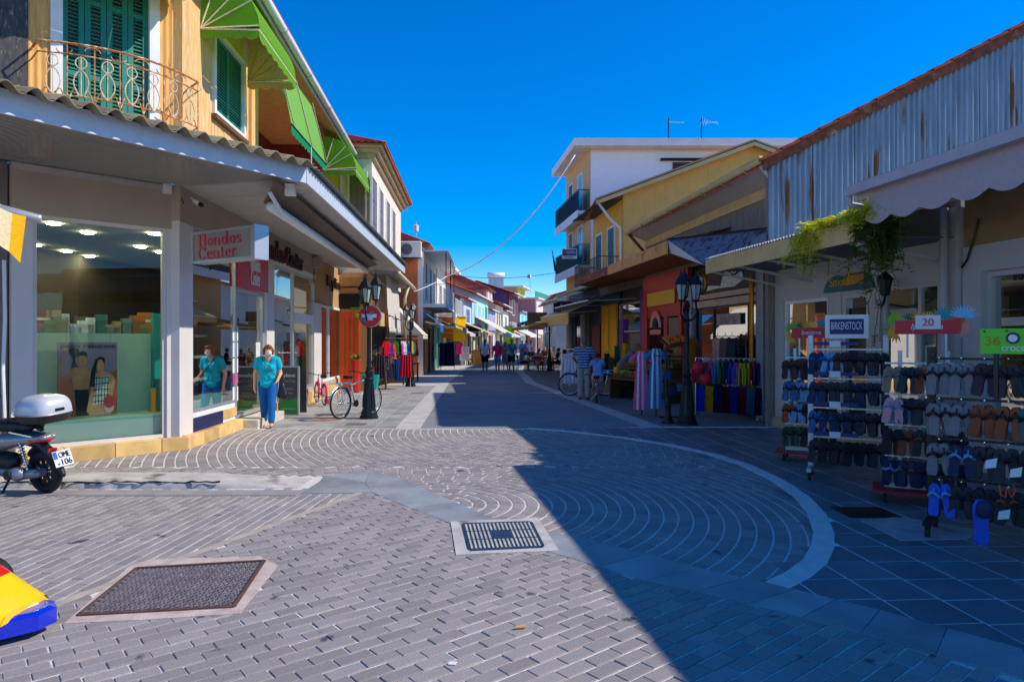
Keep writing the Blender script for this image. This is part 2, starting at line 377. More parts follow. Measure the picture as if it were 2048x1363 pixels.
# curved cobbles of the crossing
def rings(poly, c, W, L, lo, hi):
    out = []; r = .2
    while r < 11.5:
        n_ = max(6, int(2 * math.pi * r / (L + .008))); ph = random.random()
        for k in range(n_):
            t = 2 * math.pi * (k + ph) / n_; x, y = c[0] + r * math.cos(t), c[1] + r * math.sin(t)
            if lo <= y < hi and near_in(x, y, poly, .09) and y < 12.8 and not in_hole(x, y): out.append((x, y, t + math.pi / 2, (2 * math.pi * r / n_ - .009) / L))
        r += W + .016
    return out
mb = MB(); mb.face([(p[0], p[1], -.0045) for p in Fpoly]); fan = struct(mb, 'cobble_crossing', M_grout)
lay('cobble', rings(Fpoly, (-.8, 6.9), .118, .17, 0, 8.95) + rings(Fpoly, (2.6, 12.9), .118, .17, 8.95, 20), .17, .118, fan, M_paver, M_paverj)
# slate gutter slabs, apron and kerb
gut = MB(); gut.face([(p.x, p.y, -.0035) for p in UP] + [(p.x, p.y, -.008) for p in reversed(LO)]); gut = struct(gut, 'slate_gutter', M_grout)
def slab(name, pts, parent, m, z=0, d=.04, shrink=.006):
    c = sum((Vector(p[:2]) for p in pts), Vector((0, 0))) / len(pts); q = []
    for p in pts:
        p = Vector(p[:2]); k = p - c; q.append(p - k.normalized() * shrink)
    m_ = MB(); m_.prism([(p.x, p.y) for p in q], z - d, z); return m_.build(name, m, parent)
for i in range(len(UP) - 1):
    k = 2 if i < 6 else 1
    for j in range(k):
        f = lambda a, t: a[i].lerp(a[i + 1], t)
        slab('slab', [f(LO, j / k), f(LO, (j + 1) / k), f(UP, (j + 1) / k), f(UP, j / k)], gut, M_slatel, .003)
ap = MB(); APR = [G(*p) for p in ((600, 987), (745, 985), (835, 972), (815, 960), (740, 943), (650, 950), (640, 962))]
ap.face([(p.x, p.y, -.003) for p in APR]); ap = struct(ap, 'slate_apron', M_grout)
mid = G(730, 965)
for i in range(len(APR)): slab('slab', [APR[i], APR[(i + 1) % len(APR)], mid], ap, M_slatel, .005, shrink=.004)
# old concrete kerb on the left with a ragged front
kb = MB(); xk = G(625, 955).x; random.seed(21); wob = [random.uniform(-.012, .012) for _ in range(60)]
def kerbf(s_, q):
    x = -8.2 + (xk + 8.2) * s_; f = s_ * 48; i = int(f); wv = wob[i] + (wob[i + 1] - wob[i]) * (f - i); fade = min(1, (1 - s_) / .22 + .05); yb, yf = 8.2, 7.66 + wv * .7 + .2 * max(0, s_ - .8)
    prof = [(yb + .02, -.03), (yb, .07), (yb - .05, .085), (yf + .07, .083 + wv * .2), (yf + .02, .072), (yf - .005 + wv * .3, .045), (yf - .02, .0), (yf - .03, -.04)]; k = prof[round(q * 7)]; return (x, k[0], k[1] * fade if k[1] > 0 else k[1])
kb.sheet(kerbf, 96, 7); kerb = struct(kb, 'kerb', M_conc, True)
ck = MB(); pts = [V(-8.2 + (xk + 8.2) * (.3 + .55 * k / 40), 7.655 + random.uniform(-.018, .018), .072 + random.uniform(-.012, .006)) for k in range(41)]
ck.tube(pts, [random.uniform(.004, .014) for _ in pts], 5); ck.build('crack', M_dark, kerb)
kb = MB(); kb.box(-8.2, G(600, 985).x, 7.28, 7.55, -.03, .006); struct(kb, 'kerb_channel', mat('channel', (150, 144, 140), .85, var=.2, scale=3))
jb = MB(); dj = (JT - JB).normalized(); nj = Vector((-dj.y, dj.x, 0)) * .035
jb.plate([JB - nj, JB + nj, JT + nj, JT - nj], (0, 0, .004)); struct(jb, 'joint_strip', mat('joint_tan', (176, 164, 150), .9, var=.15))
# white arc band and line
def off(P, w_):
    out = []
    for i, p in enumerate(P):
        d = (P[min(i + 1, len(P) - 1)] - P[max(i - 1, 0)]).normalized(); out.append(p + Vector((d.y, -d.x, 0)) * w_)
    return out
ARC1 = off(ARC0, .17)
mb = MB(); mb.face([(p.x, p.y, -.004) for p in ARC0] + [(p.x, p.y, -.004) for p in reversed(ARC1)])
arc = struct(MB().box(ARC0[-1].x - 5.4, ARC0[-1].x, 12.80, 12.86, -.03, .003), 'pale_border', mat('pale_stone', (216, 212, 206), .7, var=.12, scale=6, bump=.15))
for i in range(len(ARC0) - 1): slab('border_stone', [ARC0[i], ARC1[i], ARC1[i + 1], ARC0[i + 1]], arc, MATS['pale_stone'], .004, shrink=.002)
# slate tiles, right side
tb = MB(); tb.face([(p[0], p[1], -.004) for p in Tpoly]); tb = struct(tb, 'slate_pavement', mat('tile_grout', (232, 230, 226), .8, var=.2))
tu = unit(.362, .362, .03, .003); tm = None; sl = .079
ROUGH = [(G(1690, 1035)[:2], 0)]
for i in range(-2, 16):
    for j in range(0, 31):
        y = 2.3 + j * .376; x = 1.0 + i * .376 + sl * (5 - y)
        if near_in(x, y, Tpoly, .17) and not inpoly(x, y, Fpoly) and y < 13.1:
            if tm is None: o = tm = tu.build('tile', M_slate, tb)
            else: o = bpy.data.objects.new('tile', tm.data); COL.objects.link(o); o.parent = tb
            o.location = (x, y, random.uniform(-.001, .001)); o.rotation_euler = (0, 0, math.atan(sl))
# left pavement tiles
mb = MB(); tl = None; lw = bpy.data.objects['pavement_left']
for i in range(7):
    for j in range(30):
        y = 13.1 + j * .41; x = -2.4 - i * .41 - .05 * (y - 12.8)
        if x < -5.0 - .05 * (y - 12.8): continue
        if tl is None: o = tl = unit(.4, .4, .03, .004).build('tile', mat('walk_slate', (158, 156, 152), .6, var=.2, scale=2.5, bump=.1, rnd='obj'), lw)
        else: o = bpy.data.objects.new('tile', tl.data); COL.objects.link(o); o.parent = lw
        o.location = (x, y, random.uniform(-.002, .001)); o.rotation_euler = (0, 0, .05)
# manhole covers
def bil(Q, s, t):
    Q = [Vector(p[:2]) for p in Q]; a = Q[0].lerp(Q[1], s); b = Q[3].lerp(Q[2], s); return a.lerp(b, t)
M_iron = mat('worn_iron', (124, 114, 114), .6, metal=.35, var=.3, scale=12, bump=.2)
c = bil(COVER, .5, .5); t = thing('manhole_cover', 'large dark iron chequered manhole cover in a pinkish mortar surround', 'manhole cover', (c.x, c.y, 0))
mb = MB(); mb.prism(COLLAR, -.03, .0025); mb.build('mortar_surround', M_concp, t)
mb = MB(); mb.prism(COVER, -.02, .006); mb.build('plate', mat('dark_iron', (66, 58, 60), .7, metal=.2, var=.3, scale=12), t)
mb = MB()
for i in range(30):
    for j in range(26):
        s_, t_ = (i + .5 + (j % 2) * .25) / 31, (j + .5) / 26
        if not (.02 < s_ < .98 and .03 < t_ < .97): continue
        p = bil(COVER, s_, t_); a = R(25 if (i + j) % 2 else 115); mb.M = Matrix.Translation((p.x, p.y, 0)) @ Matrix.Rotation(a, 4, 'Z')
        mb.add([(-.019, -.008, .006), (.019, -.008, .006), (.019, .008, .006), (-.019, .008, .006), (0, 0, .016)], [(0, 1, 4), (1, 2, 4), (2, 3, 4), (3, 0, 4)])
mb.M = None; mb.build('studs', M_iron, t, kind='stuff')
mb = MB()
for k in range(4):
    a, b = bil(COVER, *((0, 0), (1, 0), (1, 1), (0, 1))[k]), bil(COVER, *((1, 0), (1, 1), (0, 1), (0, 0))[k]); mb.bar((a.x, a.y, .006), (b.x, b.y, .006), .022, .014)
mb.build('frame', mat('rust_iron', (92, 66, 58), .8, var=.3, scale=10), t)
c = bil(GRID, .5, .5); t = thing('drain_cover', 'bluish iron ribbed drain cover set in pale concrete', 'drain cover', (c.x, c.y, 0))
mb = MB(); mb.prism(GRIDC, -.03, .006); mb.build('concrete_collar', M_conc, t)
M_blu = mat('blue_iron', (58, 66, 84), .45, metal=.5, var=.3, scale=10)
mb = MB(); q = [bil(GRID, s_, t_) for s_, t_ in ((.04, 0), (.96, 0), (1, .06), (1, .94), (.96, 1), (.04, 1), (0, .94), (0, .06))]; mb.prism([(p.x, p.y) for p in q], -.02, .010); mb.build('plate', M_blu, t)
M_gr = mat('sandy_groove', (186, 178, 160), .9, var=.2)
for i in range(17):
    s_ = .06 + .88 * i / 16
    for t0, t1 in ((.06, .34), (.37, .64), (.67, .94)):
        if 5 < i < 11 and t0 == .37: continue
        a, b = bil(GRID, s_, t0), bil(GRID, s_, t1); mb = MB(); mb.bar((a.x, a.y, .0105), (b.x, b.y, .0105), .016, .004); mb.build('rib', M_gr, t)
# litter
c = G(1040, 1258); tag(MB().tube([(c.x - .03, c.y, .012), (c.x + .03, c.y + .012, .012)], .009, 8).build('cigarette_butt', mat('tan_filter', (206, 168, 96), .8), None, origin=(c.x, c.y, 0)), 'tan cigarette end lying on the sunlit grey bricks', 'litter')
c = G(904, 1328); tag(MB().plate([(c.x - .02, c.y - .01, .004), (c.x + .02, c.y - .015, .004), (c.x + .025, c.y + .02, .004), (c.x - .015, c.y + .02, .004)], (0, 0, .003)).build('paper_scrap', M_white, None, origin=(c.x, c.y, 0)), 'small white paper scrap lying on the near bricks', 'litter')
c = G(740, 820, 0); mb = MB(); p = G(644, 836); q = G(672, 845)
tag(MB().lathe([(.34, .0), (.34, .006), (.33, .008)], 24, (G(655, 838).x, G(655, 838).y, 0)).build('round_cover', mat('pink_cover', (170, 132, 118), .8, var=.2), None, origin=(G(655, 838).x, G(655, 838).y, 0)), 'round reddish cover flush in the left pavement tiles', 'manhole cover')
for (a, b), lb in (((712, 848), 'small dark square grate in the sunlit left pavement'), ((835, 786), 'farther dark grate in the left pavement past the lamp')):
    p = G(a, b); tag(MB().bev(p.x - .2, p.x + .2, p.y - .16, p.y + .16, -.02, .006, .004).build('grate', M_iron, None, origin=(p.x, p.y, 0)), lb, 'grate')
p = G(1730, 1024); tag(MB().bev(p.x - .25, p.x + .25, p.y - .2, p.y + .2, -.02, .006, .004).build('grate', M_black, None, origin=(p.x, p.y, 0)), 'dark rectangular grate in the shaded slate beside the shoe racks', 'grate')
p = [G(*k) for k in ((1722, 1040), (1800, 1033), (1960, 1060), (1935, 1078), (1800, 1080))]
mb = MB(); mb.prism([(k.x, k.y) for k in p], -.01, .004); struct(mb, 'cement_patch', mat('cement_patch', (168, 160, 158), .9, var=.2, scale=6, stain=(90, 88, 92), sscale=8, sth=.62))
# ================================================================== LEFT CORNER BUILDING (perfume shop below, dwelling above)
dA = (AC - A0).normalized(); LA = 4.2
FA = Fr(AC - dA * LA, AC); FB = Fr(AC, (-5.54, 22.6))
WN = -.1                                               # wall plane lies this far behind the plinth
M_wallb = mat('beige_render', (172, 156, 138), .8, var=.08, scale=1.5, bump=.08)
M_pillar = mat('pillar_white', (216, 208, 202), .6, var=.06, scale=1.2)
M_plinth = mat('honey_marble', (214, 176, 112), .45, var=.2, scale=4, rnd='obj')
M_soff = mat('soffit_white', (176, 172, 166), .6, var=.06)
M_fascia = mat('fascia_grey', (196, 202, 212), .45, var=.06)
M_clad = mat('ochre_cladding', (226, 168, 92), .7, var=.16, scale=5, stretch=(6, 6, .6), stain=(150, 110, 66), sscale=3, sth=.62)
M_boards = mat('ochre_boards', (230, 182, 116), .7, var=.16, scale=4, stretch=(9, 9, .7), stain=(236, 214, 180), sscale=5, sth=.56)
M_weath = mat('weathered_black', (70, 68, 70), .85, var=.4, scale=8, stretch=(5, 5, 1), stain=(150, 146, 120), sscale=6, sth=.6)
M_green = mat('shutter_green', (14, 122, 102), .5, var=.12, scale=3)
M_trim = mat('white_trim', (232, 230, 226), .55, var=.08, scale=4)
M_mint = mat('mint_panel', (184, 222, 210), .4, var=.04)
M_teal = mat('teal_panel', (20, 160, 170), .4, var=.05)
M_ctile = mat('canopy_tile', (140, 126, 100), .85, var=.3, scale=8, bump=.2, rnd='obj')
M_rust = mat('rusty_iron', (190, 120, 60), .8, var=.4, scale=20, stain=(228, 206, 176), sscale=14, sth=.52)
M_navy = mat('navy_panel', (26, 30, 82), .5)
shop = thing('corner_shop_house', 'ochre two storey corner house with a perfume shop below and green shutters', 'building', (AC.x, AC.y, 0))
def fbox(fr, name, m, u0, u1, n0, n1, z0, z1, parent=shop, bev=0):
    mb = MB(fr)
    if bev: mb.bev(u0, u1, n0, n1, z0, z1, bev)
    else: mb.box(u0, u1, n0, n1, z0, z1)
    return mb.build(name, m, parent)
def panel(fr, name, m, u0, u1, n0, n1, z0, z1, parent=shop): return fbox(fr, name, m, u0, u1, n0, n1, z0, z1, parent)
def pane(fr, u0, u1, n, z0, z1, parent, m=None): return fbox(fr, 'pane', m or M_glass, u0, u1, n - .006, n + .006, z0, z1, parent)
def frame(fr, u0, u1, n0, n1, z0, z1, wd, m, parent, name='window_frame', mull=(), trans=()):
    mb = MB(fr)
    mb.box(u0, u0 + wd, n0, n1, z0, z1); mb.box(u1 - wd, u1, n0, n1, z0, z1); mb.box(u0 + wd, u1 - wd, n0, n1, z0, z0 + wd); mb.box(u0 + wd, u1 - wd, n0, n1, z1 - wd, z1)
    for u in mull: mb.box(u - wd / 2, u + wd / 2, n0 + .004, n1 - .004, z0 + wd, z1 - wd)
    for z in trans: mb.box(u0 + wd, u1 - wd, n0 + .006, n1 - .006, z - wd / 2, z + wd / 2)
    return mb.build(name, m, parent)
ZS = 4.0                                               # soffit height at the wall
uL, uG0, uG1 = FA.hu(22, WN), FA.hu(66, WN), FA.hu(334, WN)
zg = FA.hz(200, 442, WN)
# plinth blocks
u = .1
while u < LA - .05:
    k = min(.62, LA - u); fbox(FA, 'plinth_block', M_plinth, u + .003, u + k - .003, -.3, 0, 0, .2, bev=.008); u += k
u = .0; uD0, uD1 = FB.hu(476, WN), FB.hu(529, WN)
while u < uD0 - .1:
    k = min(.62, uD0 - u); fbox(FB, 'plinth_block', M_plinth, u + .003, u + k - .003, -.3, 0, 0, .2, bev=.008); u += k
u = uD1
while u < FB.L - .1:
    k = min(.9, FB.L - u); fbox(FB, 'plinth_block', M_plinth, u + .003, u + k - .003, -.3, -.02, 0, .3, bev=.008); u += k
# front A
fbox(FA, 'pier', M_pillar, uL, uG0, WN - .3, WN, .2, zg)
fbox(FA, 'pier', mat('pier_grey', (120, 112, 108), .7), -1.5, uL - .02, WN - .35, WN - .1, 0, ZS)
fbox(FA, 'pier', M_pillar, uG1, LA - .07, WN - .25, WN, .2, zg)
fbox(FA, 'header', M_wallb, uL, LA - .075, WN - .25, WN + .01, zg, ZS)
fbox(FA, 'moulding', M_soff, uL, LA - .06, WN + .012, WN + .04, ZS - .1, ZS - .02)
w1 = frame(FA, uG0, uG1, WN - .12, WN - .04, .2, zg, .05, M_pillar, shop)
pane(FA, uG0 + .05, uG1 - .05, WN - .08, .25, zg - .05, w1)
w1['label'] = 'wide display window with a poster'
# front B
z1 = FB.hz(430, 470, WN)
fbox(FB, 'pier', M_pillar, -.075, FB.hu(386, WN), WN - .25, WN, .2, z1)
uB1 = FB.hu(386, WN)
fbox(FB, 'header', M_wallb, -.08, FB.hu(632, WN), WN - .25, WN + .01, z1, ZS)
fbox(FB, 'sill_panel', M_navy, uB1 + .02, FB.hu(447, WN), WN - .03, WN - .005, .2, .42)
fbox(FB, 'sill_panel', M_plinth, FB.hu(447, WN) + .004, uD0 - .06, WN - .03, WN - .005, .26, .42)
fbox(FB, 'sill_panel', M_trim, uB1 + .02, uD0 - .06, WN - .12, WN - .03, .2, .5)
w2 = frame(FB, uB1, uD0, WN - .1, WN - .03, .5, z1, .05, M_alu, shop); pane(FB, uB1 + .05, uD0 - .05, WN - .06, .55, z1 - .05, w2)
# entrance: red sign panel, door glass, marble step
zr0, zr1 = FB.hz(500, 578, WN), FB.hz(500, 500, WN)
rs = fbox(FB, 'sign_panel', mat('crimson_sign', (196, 20, 62), .4, var=.04), uD0, uD1 + .1, WN - .02, WN + .05, zr0, z1)
uc = (uD0 + uD1) / 2 + .05
serif('Hondos', FB.p(uc, WN + .05, zr0 + (z1 - zr0) * .66), FB.p(1, 0, 0) - FB.p(0, 0, 0), .3, .62, M_white, rs)
serif('Center', FB.p(uc, WN + .05, zr0 + (z1 - zr0) * .3), FB.p(1, 0, 0) - FB.p(0, 0, 0), .3, .56, M_white, rs)
dr = frame(FB, uD0, uD1 + .1, WN - .14, WN - .04, .2, zr0, .07, M_alu, shop, 'door_frame'); pane(FB, uD0 + .07, uD1, WN - .09, .27, zr0 - .07, dr)
mb = MB(FB); mb.box(uD1 - .35, uD1 - .08, WN - .07, WN - .065, 1.25, 1.62); mb.build('notice', mat('notice', (210, 220, 214), .6), dr)
mb = MB(FB); mb.box(uD0 + .2, uD1, WN - .5, WN - .45, .3, .5); mb.build('red_shelf', mat('red_gloss', (150, 14, 34), .3), dr)
fbox(FB, 'step', mat('step_marble', (206, 196, 176), .5, var=.15), uD0 - .02, uD1 + .12, -.55, .28, 0, .17, bev=.01)
fbox(FB, 'pier', M_pillar, uD1 + .1, FB.hu(547, WN), WN - .2, WN + .02, .2, z1)
uW0, uW1 = FB.hu(547, WN), FB.hu(629, WN); um_ = FB.hu(588, WN)
w3 = frame(FB, uW0, uW1, WN - .1, WN, .42, z1 - .1, .06, M_alu, shop, mull=(um_,)); pane(FB, uW0 + .06, um_ - .03, WN - .05, .48, z1 - .16, w3); pane(FB, um_ + .03, uW1 - .06, WN - .05, .48, z1 - .16, w3)
mb = MB(FB); mb.box(um_ + .03, uW1 - .06, WN - .03, WN + .01, 2.1, 2.35); mb.build('transom', M_trim, w3)
fbox(FB, 'sill_panel', M_wallb, uW0, uW1, WN - .15, WN + .01, .2, .42); fbox(FB, 'lintel', M_trim, uW0, uW1, WN - .12, WN + .03, z1 - .1, z1)
# wall lettering above window
le = MB(FB)
ux = FB.p(1, 0, 0) - FB.p(0, 0, 0)
M_let = mat('maroon_letters', (70, 30, 34), .5)
uh0, uh1 = FB.hu(514, WN), FB.hu(601, WN)
serif('Hondos', FB.p(uh0 + (uh1 - uh0) * .27, WN + .02, 3.63), ux, .42, (uh1 - uh0) * .5, M_let, shop, depth=.06); serif('Center', FB.p(uh0 + (uh1 - uh0) * .78, WN + .02, 3.63), ux, .42, (uh1 - uh0) * .44, M_let, shop, depth=.06)
# second shop
uK0, uK1 = FB.hu(634, WN), FB.hu(694, WN); uk0, uk1 = FB.hu(641, WN), FB.hu(684, WN)
zk = FB.hz(660, 612, WN)
fbox(FB, 'header', mat('tan_render', (182, 146, 100), .8, var=.1, scale=2), uK0 - .3, uK1, WN - .3, WN - .05, zk, ZS)
fbox(FB, 'pier', M_pillar, uK0 - .45, uk0, WN - .2, WN + .03, 0, zk); fbox(FB, 'pier', M_wallb, uk1, uK1, WN - .2, WN + .02, 0, zk)
w4 = frame(FB, uk0, uk1, WN - .12, WN - .02, .45, zk, .07, M_trim, shop, mull=((uk0 + uk1) / 2 - .3,)); pane(FB, uk0 + .07, uk1 - .07, WN - .07, .52, zk - .07, w4)
fbox(FB, 'sill_panel', M_wallb, uk0, uk1, WN - .2, WN + .01, 0, .45)
text('Kylin', FB.p(FB.hu(668, WN), WN - .03, FB.hz(668, 569, WN)), ux, .45, FB.hu(680, WN) - FB.hu(655, WN), mat('dark_letters', (50, 34, 24), .4), shop, depth=.05, name='lettering')
# interior
it = MB()
def P3(v, z): return (v.x, v.y, z)
b0 = FA.p(-1.2, -4.2, 0); b1 = V(-9.2, 14.5, 0); b2 = V(-8.6, 22.4, 0)
mb = MB(); pts = [FA.p(-1.2, WN - .1, 0), FA.p(LA - .08, WN - .1, 0), FB.p(FB.L, WN - .1, 0), b2, b1, b0]
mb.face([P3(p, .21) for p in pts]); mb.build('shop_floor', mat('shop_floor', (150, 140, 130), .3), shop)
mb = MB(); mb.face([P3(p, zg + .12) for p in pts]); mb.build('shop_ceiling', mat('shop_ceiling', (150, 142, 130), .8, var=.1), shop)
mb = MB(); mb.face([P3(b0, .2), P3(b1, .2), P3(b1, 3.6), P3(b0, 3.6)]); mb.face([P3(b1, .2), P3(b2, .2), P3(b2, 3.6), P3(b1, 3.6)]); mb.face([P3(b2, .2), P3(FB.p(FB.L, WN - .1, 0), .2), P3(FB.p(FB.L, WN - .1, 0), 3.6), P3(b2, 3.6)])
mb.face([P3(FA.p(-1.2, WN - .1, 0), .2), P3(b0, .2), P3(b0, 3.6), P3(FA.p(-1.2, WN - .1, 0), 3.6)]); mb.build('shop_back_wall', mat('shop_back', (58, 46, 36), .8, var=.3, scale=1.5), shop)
M_spot = mat('spot_light', (255, 236, 190), .5, var=0, emit=110)
for i, (px, py) in enumerate(((107, 448), (175, 466), (254, 450), (309, 468), (132, 503), (281, 494), (179, 513), (322, 505), (71, 491))):
    Y = (zg + .1 - H) * F / (CY - py); x = (px - CX) / F * Y
    mb = MB(); mb.lathe([(.09, zg + .095), (.09, zg + .118)], 12, (x, Y, 0)); mb.build('ceiling_lamp', M_spot, shop)
# shop fittings seen through the big window
def sthing(name, label, cat, mb, m, o, group=None): return tag(mb.build(name, m, None, origin=o), label, cat, group)
t = thing('display_plinth', 'white window platform with mint top in the perfume shop window', 'display', FA.p(1, -.4, .2))
fbox(FA, 'front_panel', mat('bright_white', (240, 240, 240), .5, var=0), uG0 + .02, uG1 - .02, -.38, -.25, .25, .5, t); fbox(FA, 'mint_top', M_mint, uG0 + .02, uG1 - .02, -1.1, -.25, .5, .54, t)
t = thing('display_screen', 'mint green backdrop panel behind the perfume poster', 'display', FA.p(1, -1, .2)); uS1 = FA.hu(303, -1)
zt = FA.hz(180, 666, -1.0)
for k in range(4):
    a, b = uG0 - .6 + (uS1 - uG0 + .6) * k / 4, uG0 - .6 + (uS1 - uG0 + .6) * (k + 1) / 4; fbox(FA, 'panel', M_mint, a + .003, b - .003, -1.04, -1.0, .54, zt, t)
fbox(FA, 'ledge', M_mint, uG0 - .6, uS1, -1.5, -1.045, zt - .04, zt, t)
u0, u1 = FA.hu(306, -.9), FA.hu(326, -.9)
t = thing('teal_column', 'tall teal display column at the end of the mint backdrop', 'display', FA.p((u0 + u1) / 2, -.95, .5)); fbox(FA, 'upper_panel', M_teal, u0, u1, -1.0, -.88, .9, FA.hz(310, 626, -.9), t); fbox(FA, 'lower_panel', mat('grey_teal', (90, 150, 150), .5), u0 + .03, u1 + .06, -.87, -.72, .54, 1.05, t)
cols = [(120, 60, 110), (90, 110, 60), (110, 96, 60), (190, 190, 200), (170, 170, 190), (200, 196, 206), (206, 206, 214), (60, 110, 110), (120, 120, 116), (150, 120, 90), (92, 120, 122), (160, 90, 40), (110, 120, 90)]
nm = ['plum', 'olive', 'brown', 'slim pale grey', 'short lilac', 'tall white', 'square white', 'dark teal', 'stacked grey', 'tan', 'wide slate', 'orange', 'mossy']
for i, (cc, n_) in enumerate(zip(cols, nm)):
    px = 70 + i * 17.5; u0 = FA.hu(px, -1.2); wd = .1 + .05 * ((i * 7) % 3); hh = .14 + .05 * ((i * 5) % 4)
    mb = MB(FA); mb.box(u0, u0 + wd, -1.3, -1.18, zt + .001, zt + hh); mb.mi = 1; mb.box(u0 - .001, u0 + wd + .001, -1.302, -1.178, zt + hh * .7, zt + hh + .002)
    sthing('perfume_box', n_ + ' perfume box standing on the mint backdrop ledge', 'box', mb, [mat('box_%d' % i, cc, .5), mat('boxlid_%d' % i, tuple(min(255, int(v * 1.25)) for v in cc), .5)], FA.p(u0, -1.24, zt), 'perfume boxes on the ledge')
for i, (px, py, cc, n_) in enumerate(((72, 636, (150, 20, 20), 'red'), (92, 640, (190, 140, 90), 'tan'), (280, 640, (190, 120, 10), 'amber'))):
    u0 = FA.hu(px, -1.6); mb = MB(FA); mb.box(u0, u0 + .2, -1.75, -1.6, zt + .1, zt + .36); mb.mi = 1; mb.box(u0 - .002, u0 + .202, -1.752, -1.598, zt + .2, zt + .24); mb.mi = 0; mb.box(u0 - .05, u0 + .25, -1.8, -1.55, .2, zt + .1)
    sthing('gift_box', n_ + ' gift box on a stand deep behind the mint backdrop', 'box', mb, [mat('gift_%d' % i, cc, .5), M_white], FA.p(u0, -1.6, .2))
# poster: two simplified figures before a sunset
pu0, pu1 = FA.hu(116, -.6), FA.hu(235, -.6); pz0, pz1 = .56, FA.hz(170, 684, -.6); pt = thing('perfume_poster', 'window poster of a man holding a trophy and a woman in a checked dress', 'poster', FA.p((pu0 + pu1) / 2, -.6, .55))
fbox(FA, 'sheet', mat('poster_sky', (160, 140, 168), .5, var=.12, scale=1.5, stretch=(.3, .3, 2)), pu0, pu1, -.66, -.62, pz0, pz1, pt); PW, PH = pu1 - pu0, pz1 - pz0
def flat(name, m, pts, k): 
    mb = MB(FA); mb.ext([(pu0 + a * PW, pz0 + b * PH) for a, b in pts], -.62, -.615 + .003 * k); return mb.build(name, m, pt)
def oval(cx, cy, rx, ry, n=12): return [(cx + rx * math.cos(2 * math.pi * i / n), cy + ry * math.sin(2 * math.pi * i / n)) for i in range(n)]
sk = mat('poster_skin', (204, 138, 100), .6, var=.15, scale=12); sk2 = mat('poster_skin_b', (226, 160, 124), .6, var=.15, scale=12); hr = mat('poster_dark', (28, 20, 24), .6)
flat('dunes', mat('poster_dune', (176, 96, 66), .6, var=.25, scale=4), [(0, 0), (1, 0), (1, .62), (.8, .55), (.6, .5), (.3, .48), (0, .58)], 1)
flat('man_print', sk, [(.26, .36), (.5, .36), (.54, .58), (.48, .66), (.3, .66), (.12, .62), (.05, .66), (.1, .82), (.16, .9), (.1, .9), (.02, .7), (.02, .62), (.22, .55)], 2)
flat('man_print', sk, oval(.4, .76, .075, .1), 3); flat('hair_print', hr, [(.32, .8), (.34, .86), (.42, .88), (.48, .85), (.48, .79), (.44, .82), (.36, .82)], 4)
flat('trousers_print', hr, [(.3, 0), (.52, 0), (.5, .36), (.27, .36)], 3)
flat('trophy_print', mat('poster_trophy', (70, 60, 62), .35), [(.22, .66), (.32, .66), (.29, .74), (.28, .78), (.34, .86), (.33, .92), (.17, .92), (.18, .86), (.25, .78), (.25, .74)], 4)
flat('woman_print', sk2, [(.52, 0), (.88, 0), (.92, .3), (.96, .48), (.9, .56), (.76, .6), (.6, .56), (.54, .36), (.47, .06)], 4)
flat('dress_print', mat('poster_dress', (232, 222, 222), .7, var=.3, scale=30), [(.56, .14), (.84, .16), (.82, .34), (.86, .54), (.6, .52), (.62, .34)], 5)
for k in range(5): flat('dress_line', hr, [(.57, .18 + k * .08), (.85, .19 + k * .08), (.85, .2 + k * .08), (.57, .19 + k * .08)], 6)
for k in range(5): flat('dress_line', hr, [(.61 + k * .05, .15), (.62 + k * .05, .15), (.64 + k * .05, .53), (.63 + k * .05, .53)], 6)
flat('woman_print', sk2, oval(.7, .67, .065, .095), 5); flat('hair_print', hr, [(.52, .4), (.6, .38), (.62, .6), (.66, .76), (.74, .77), (.77, .7), (.78, .78), (.7, .8), (.62, .76), (.56, .62)], 6)
flat('bottle_print', mat('poster_red', (214, 70, 80), .4), oval(.85, .18, .1, .09), 7); flat('bottle_print', mat('poster_pale', (236, 190, 190), .4), oval(.85, .1, .09, .08), 6)
text('paco rabanne', FA.p((pu0 + pu1) / 2, -.61, pz1 - .06), FA.p(1, 0, 0) - FA.p(0, 0, 0), .075, PW * .92, mat('ink', (28, 20, 40), .5), pt)
# window B fittings
ub = FB.hu(392, -.6); t = thing('shelf_unit', 'white and teal shelf unit behind the side shop window', 'shelf', FB.p(ub, -.8, .2))
fbox(FB, 'back', M_white, ub - .3, ub + .25, -.9, -.85, .2, 1.75, t)
for z in (.55, .95, 1.35, 1.72): fbox(FB, 'shelf', M_white, ub - .3, ub + .25, -.85, -.5, z, z + .04, t)
fbox(FB, 'cabinet', M_teal, ub - .28, ub + .2, -.8, -.55, .2, .54, t)
t = thing('window_ledge', 'mint ledge inside the side shop window', 'display', FB.p(ub, -.4, .2)); fbox(FB, 'top', M_mint, uB1 + .02, uD0 - .5, -.45, -.2, .5, .72, t); fbox(FB, 'base', M_white, uB1 + .03, uD0 - .52, -.42, -.22, .21, .495, t)
u = FB.hu(460, -.2); t = thing('window_notices', 'column of white and magenta notices taped to the side shop window', 'notice', FB.p(u, -.2, .8))
for k, (z, cc) in enumerate(((1.55, (225, 230, 236)), (1.25, (206, 222, 238)), (.95, (232, 232, 236)), (.74, (222, 20, 140)), (.42, (234, 234, 234)))): fbox(FB, 'sheet', mat('notice_%d' % k, cc, .6, var=.05), u, u + .28, WN - .052, WN - .048, z + .1, z + (.27 if k != 3 else .19) + .1, t)
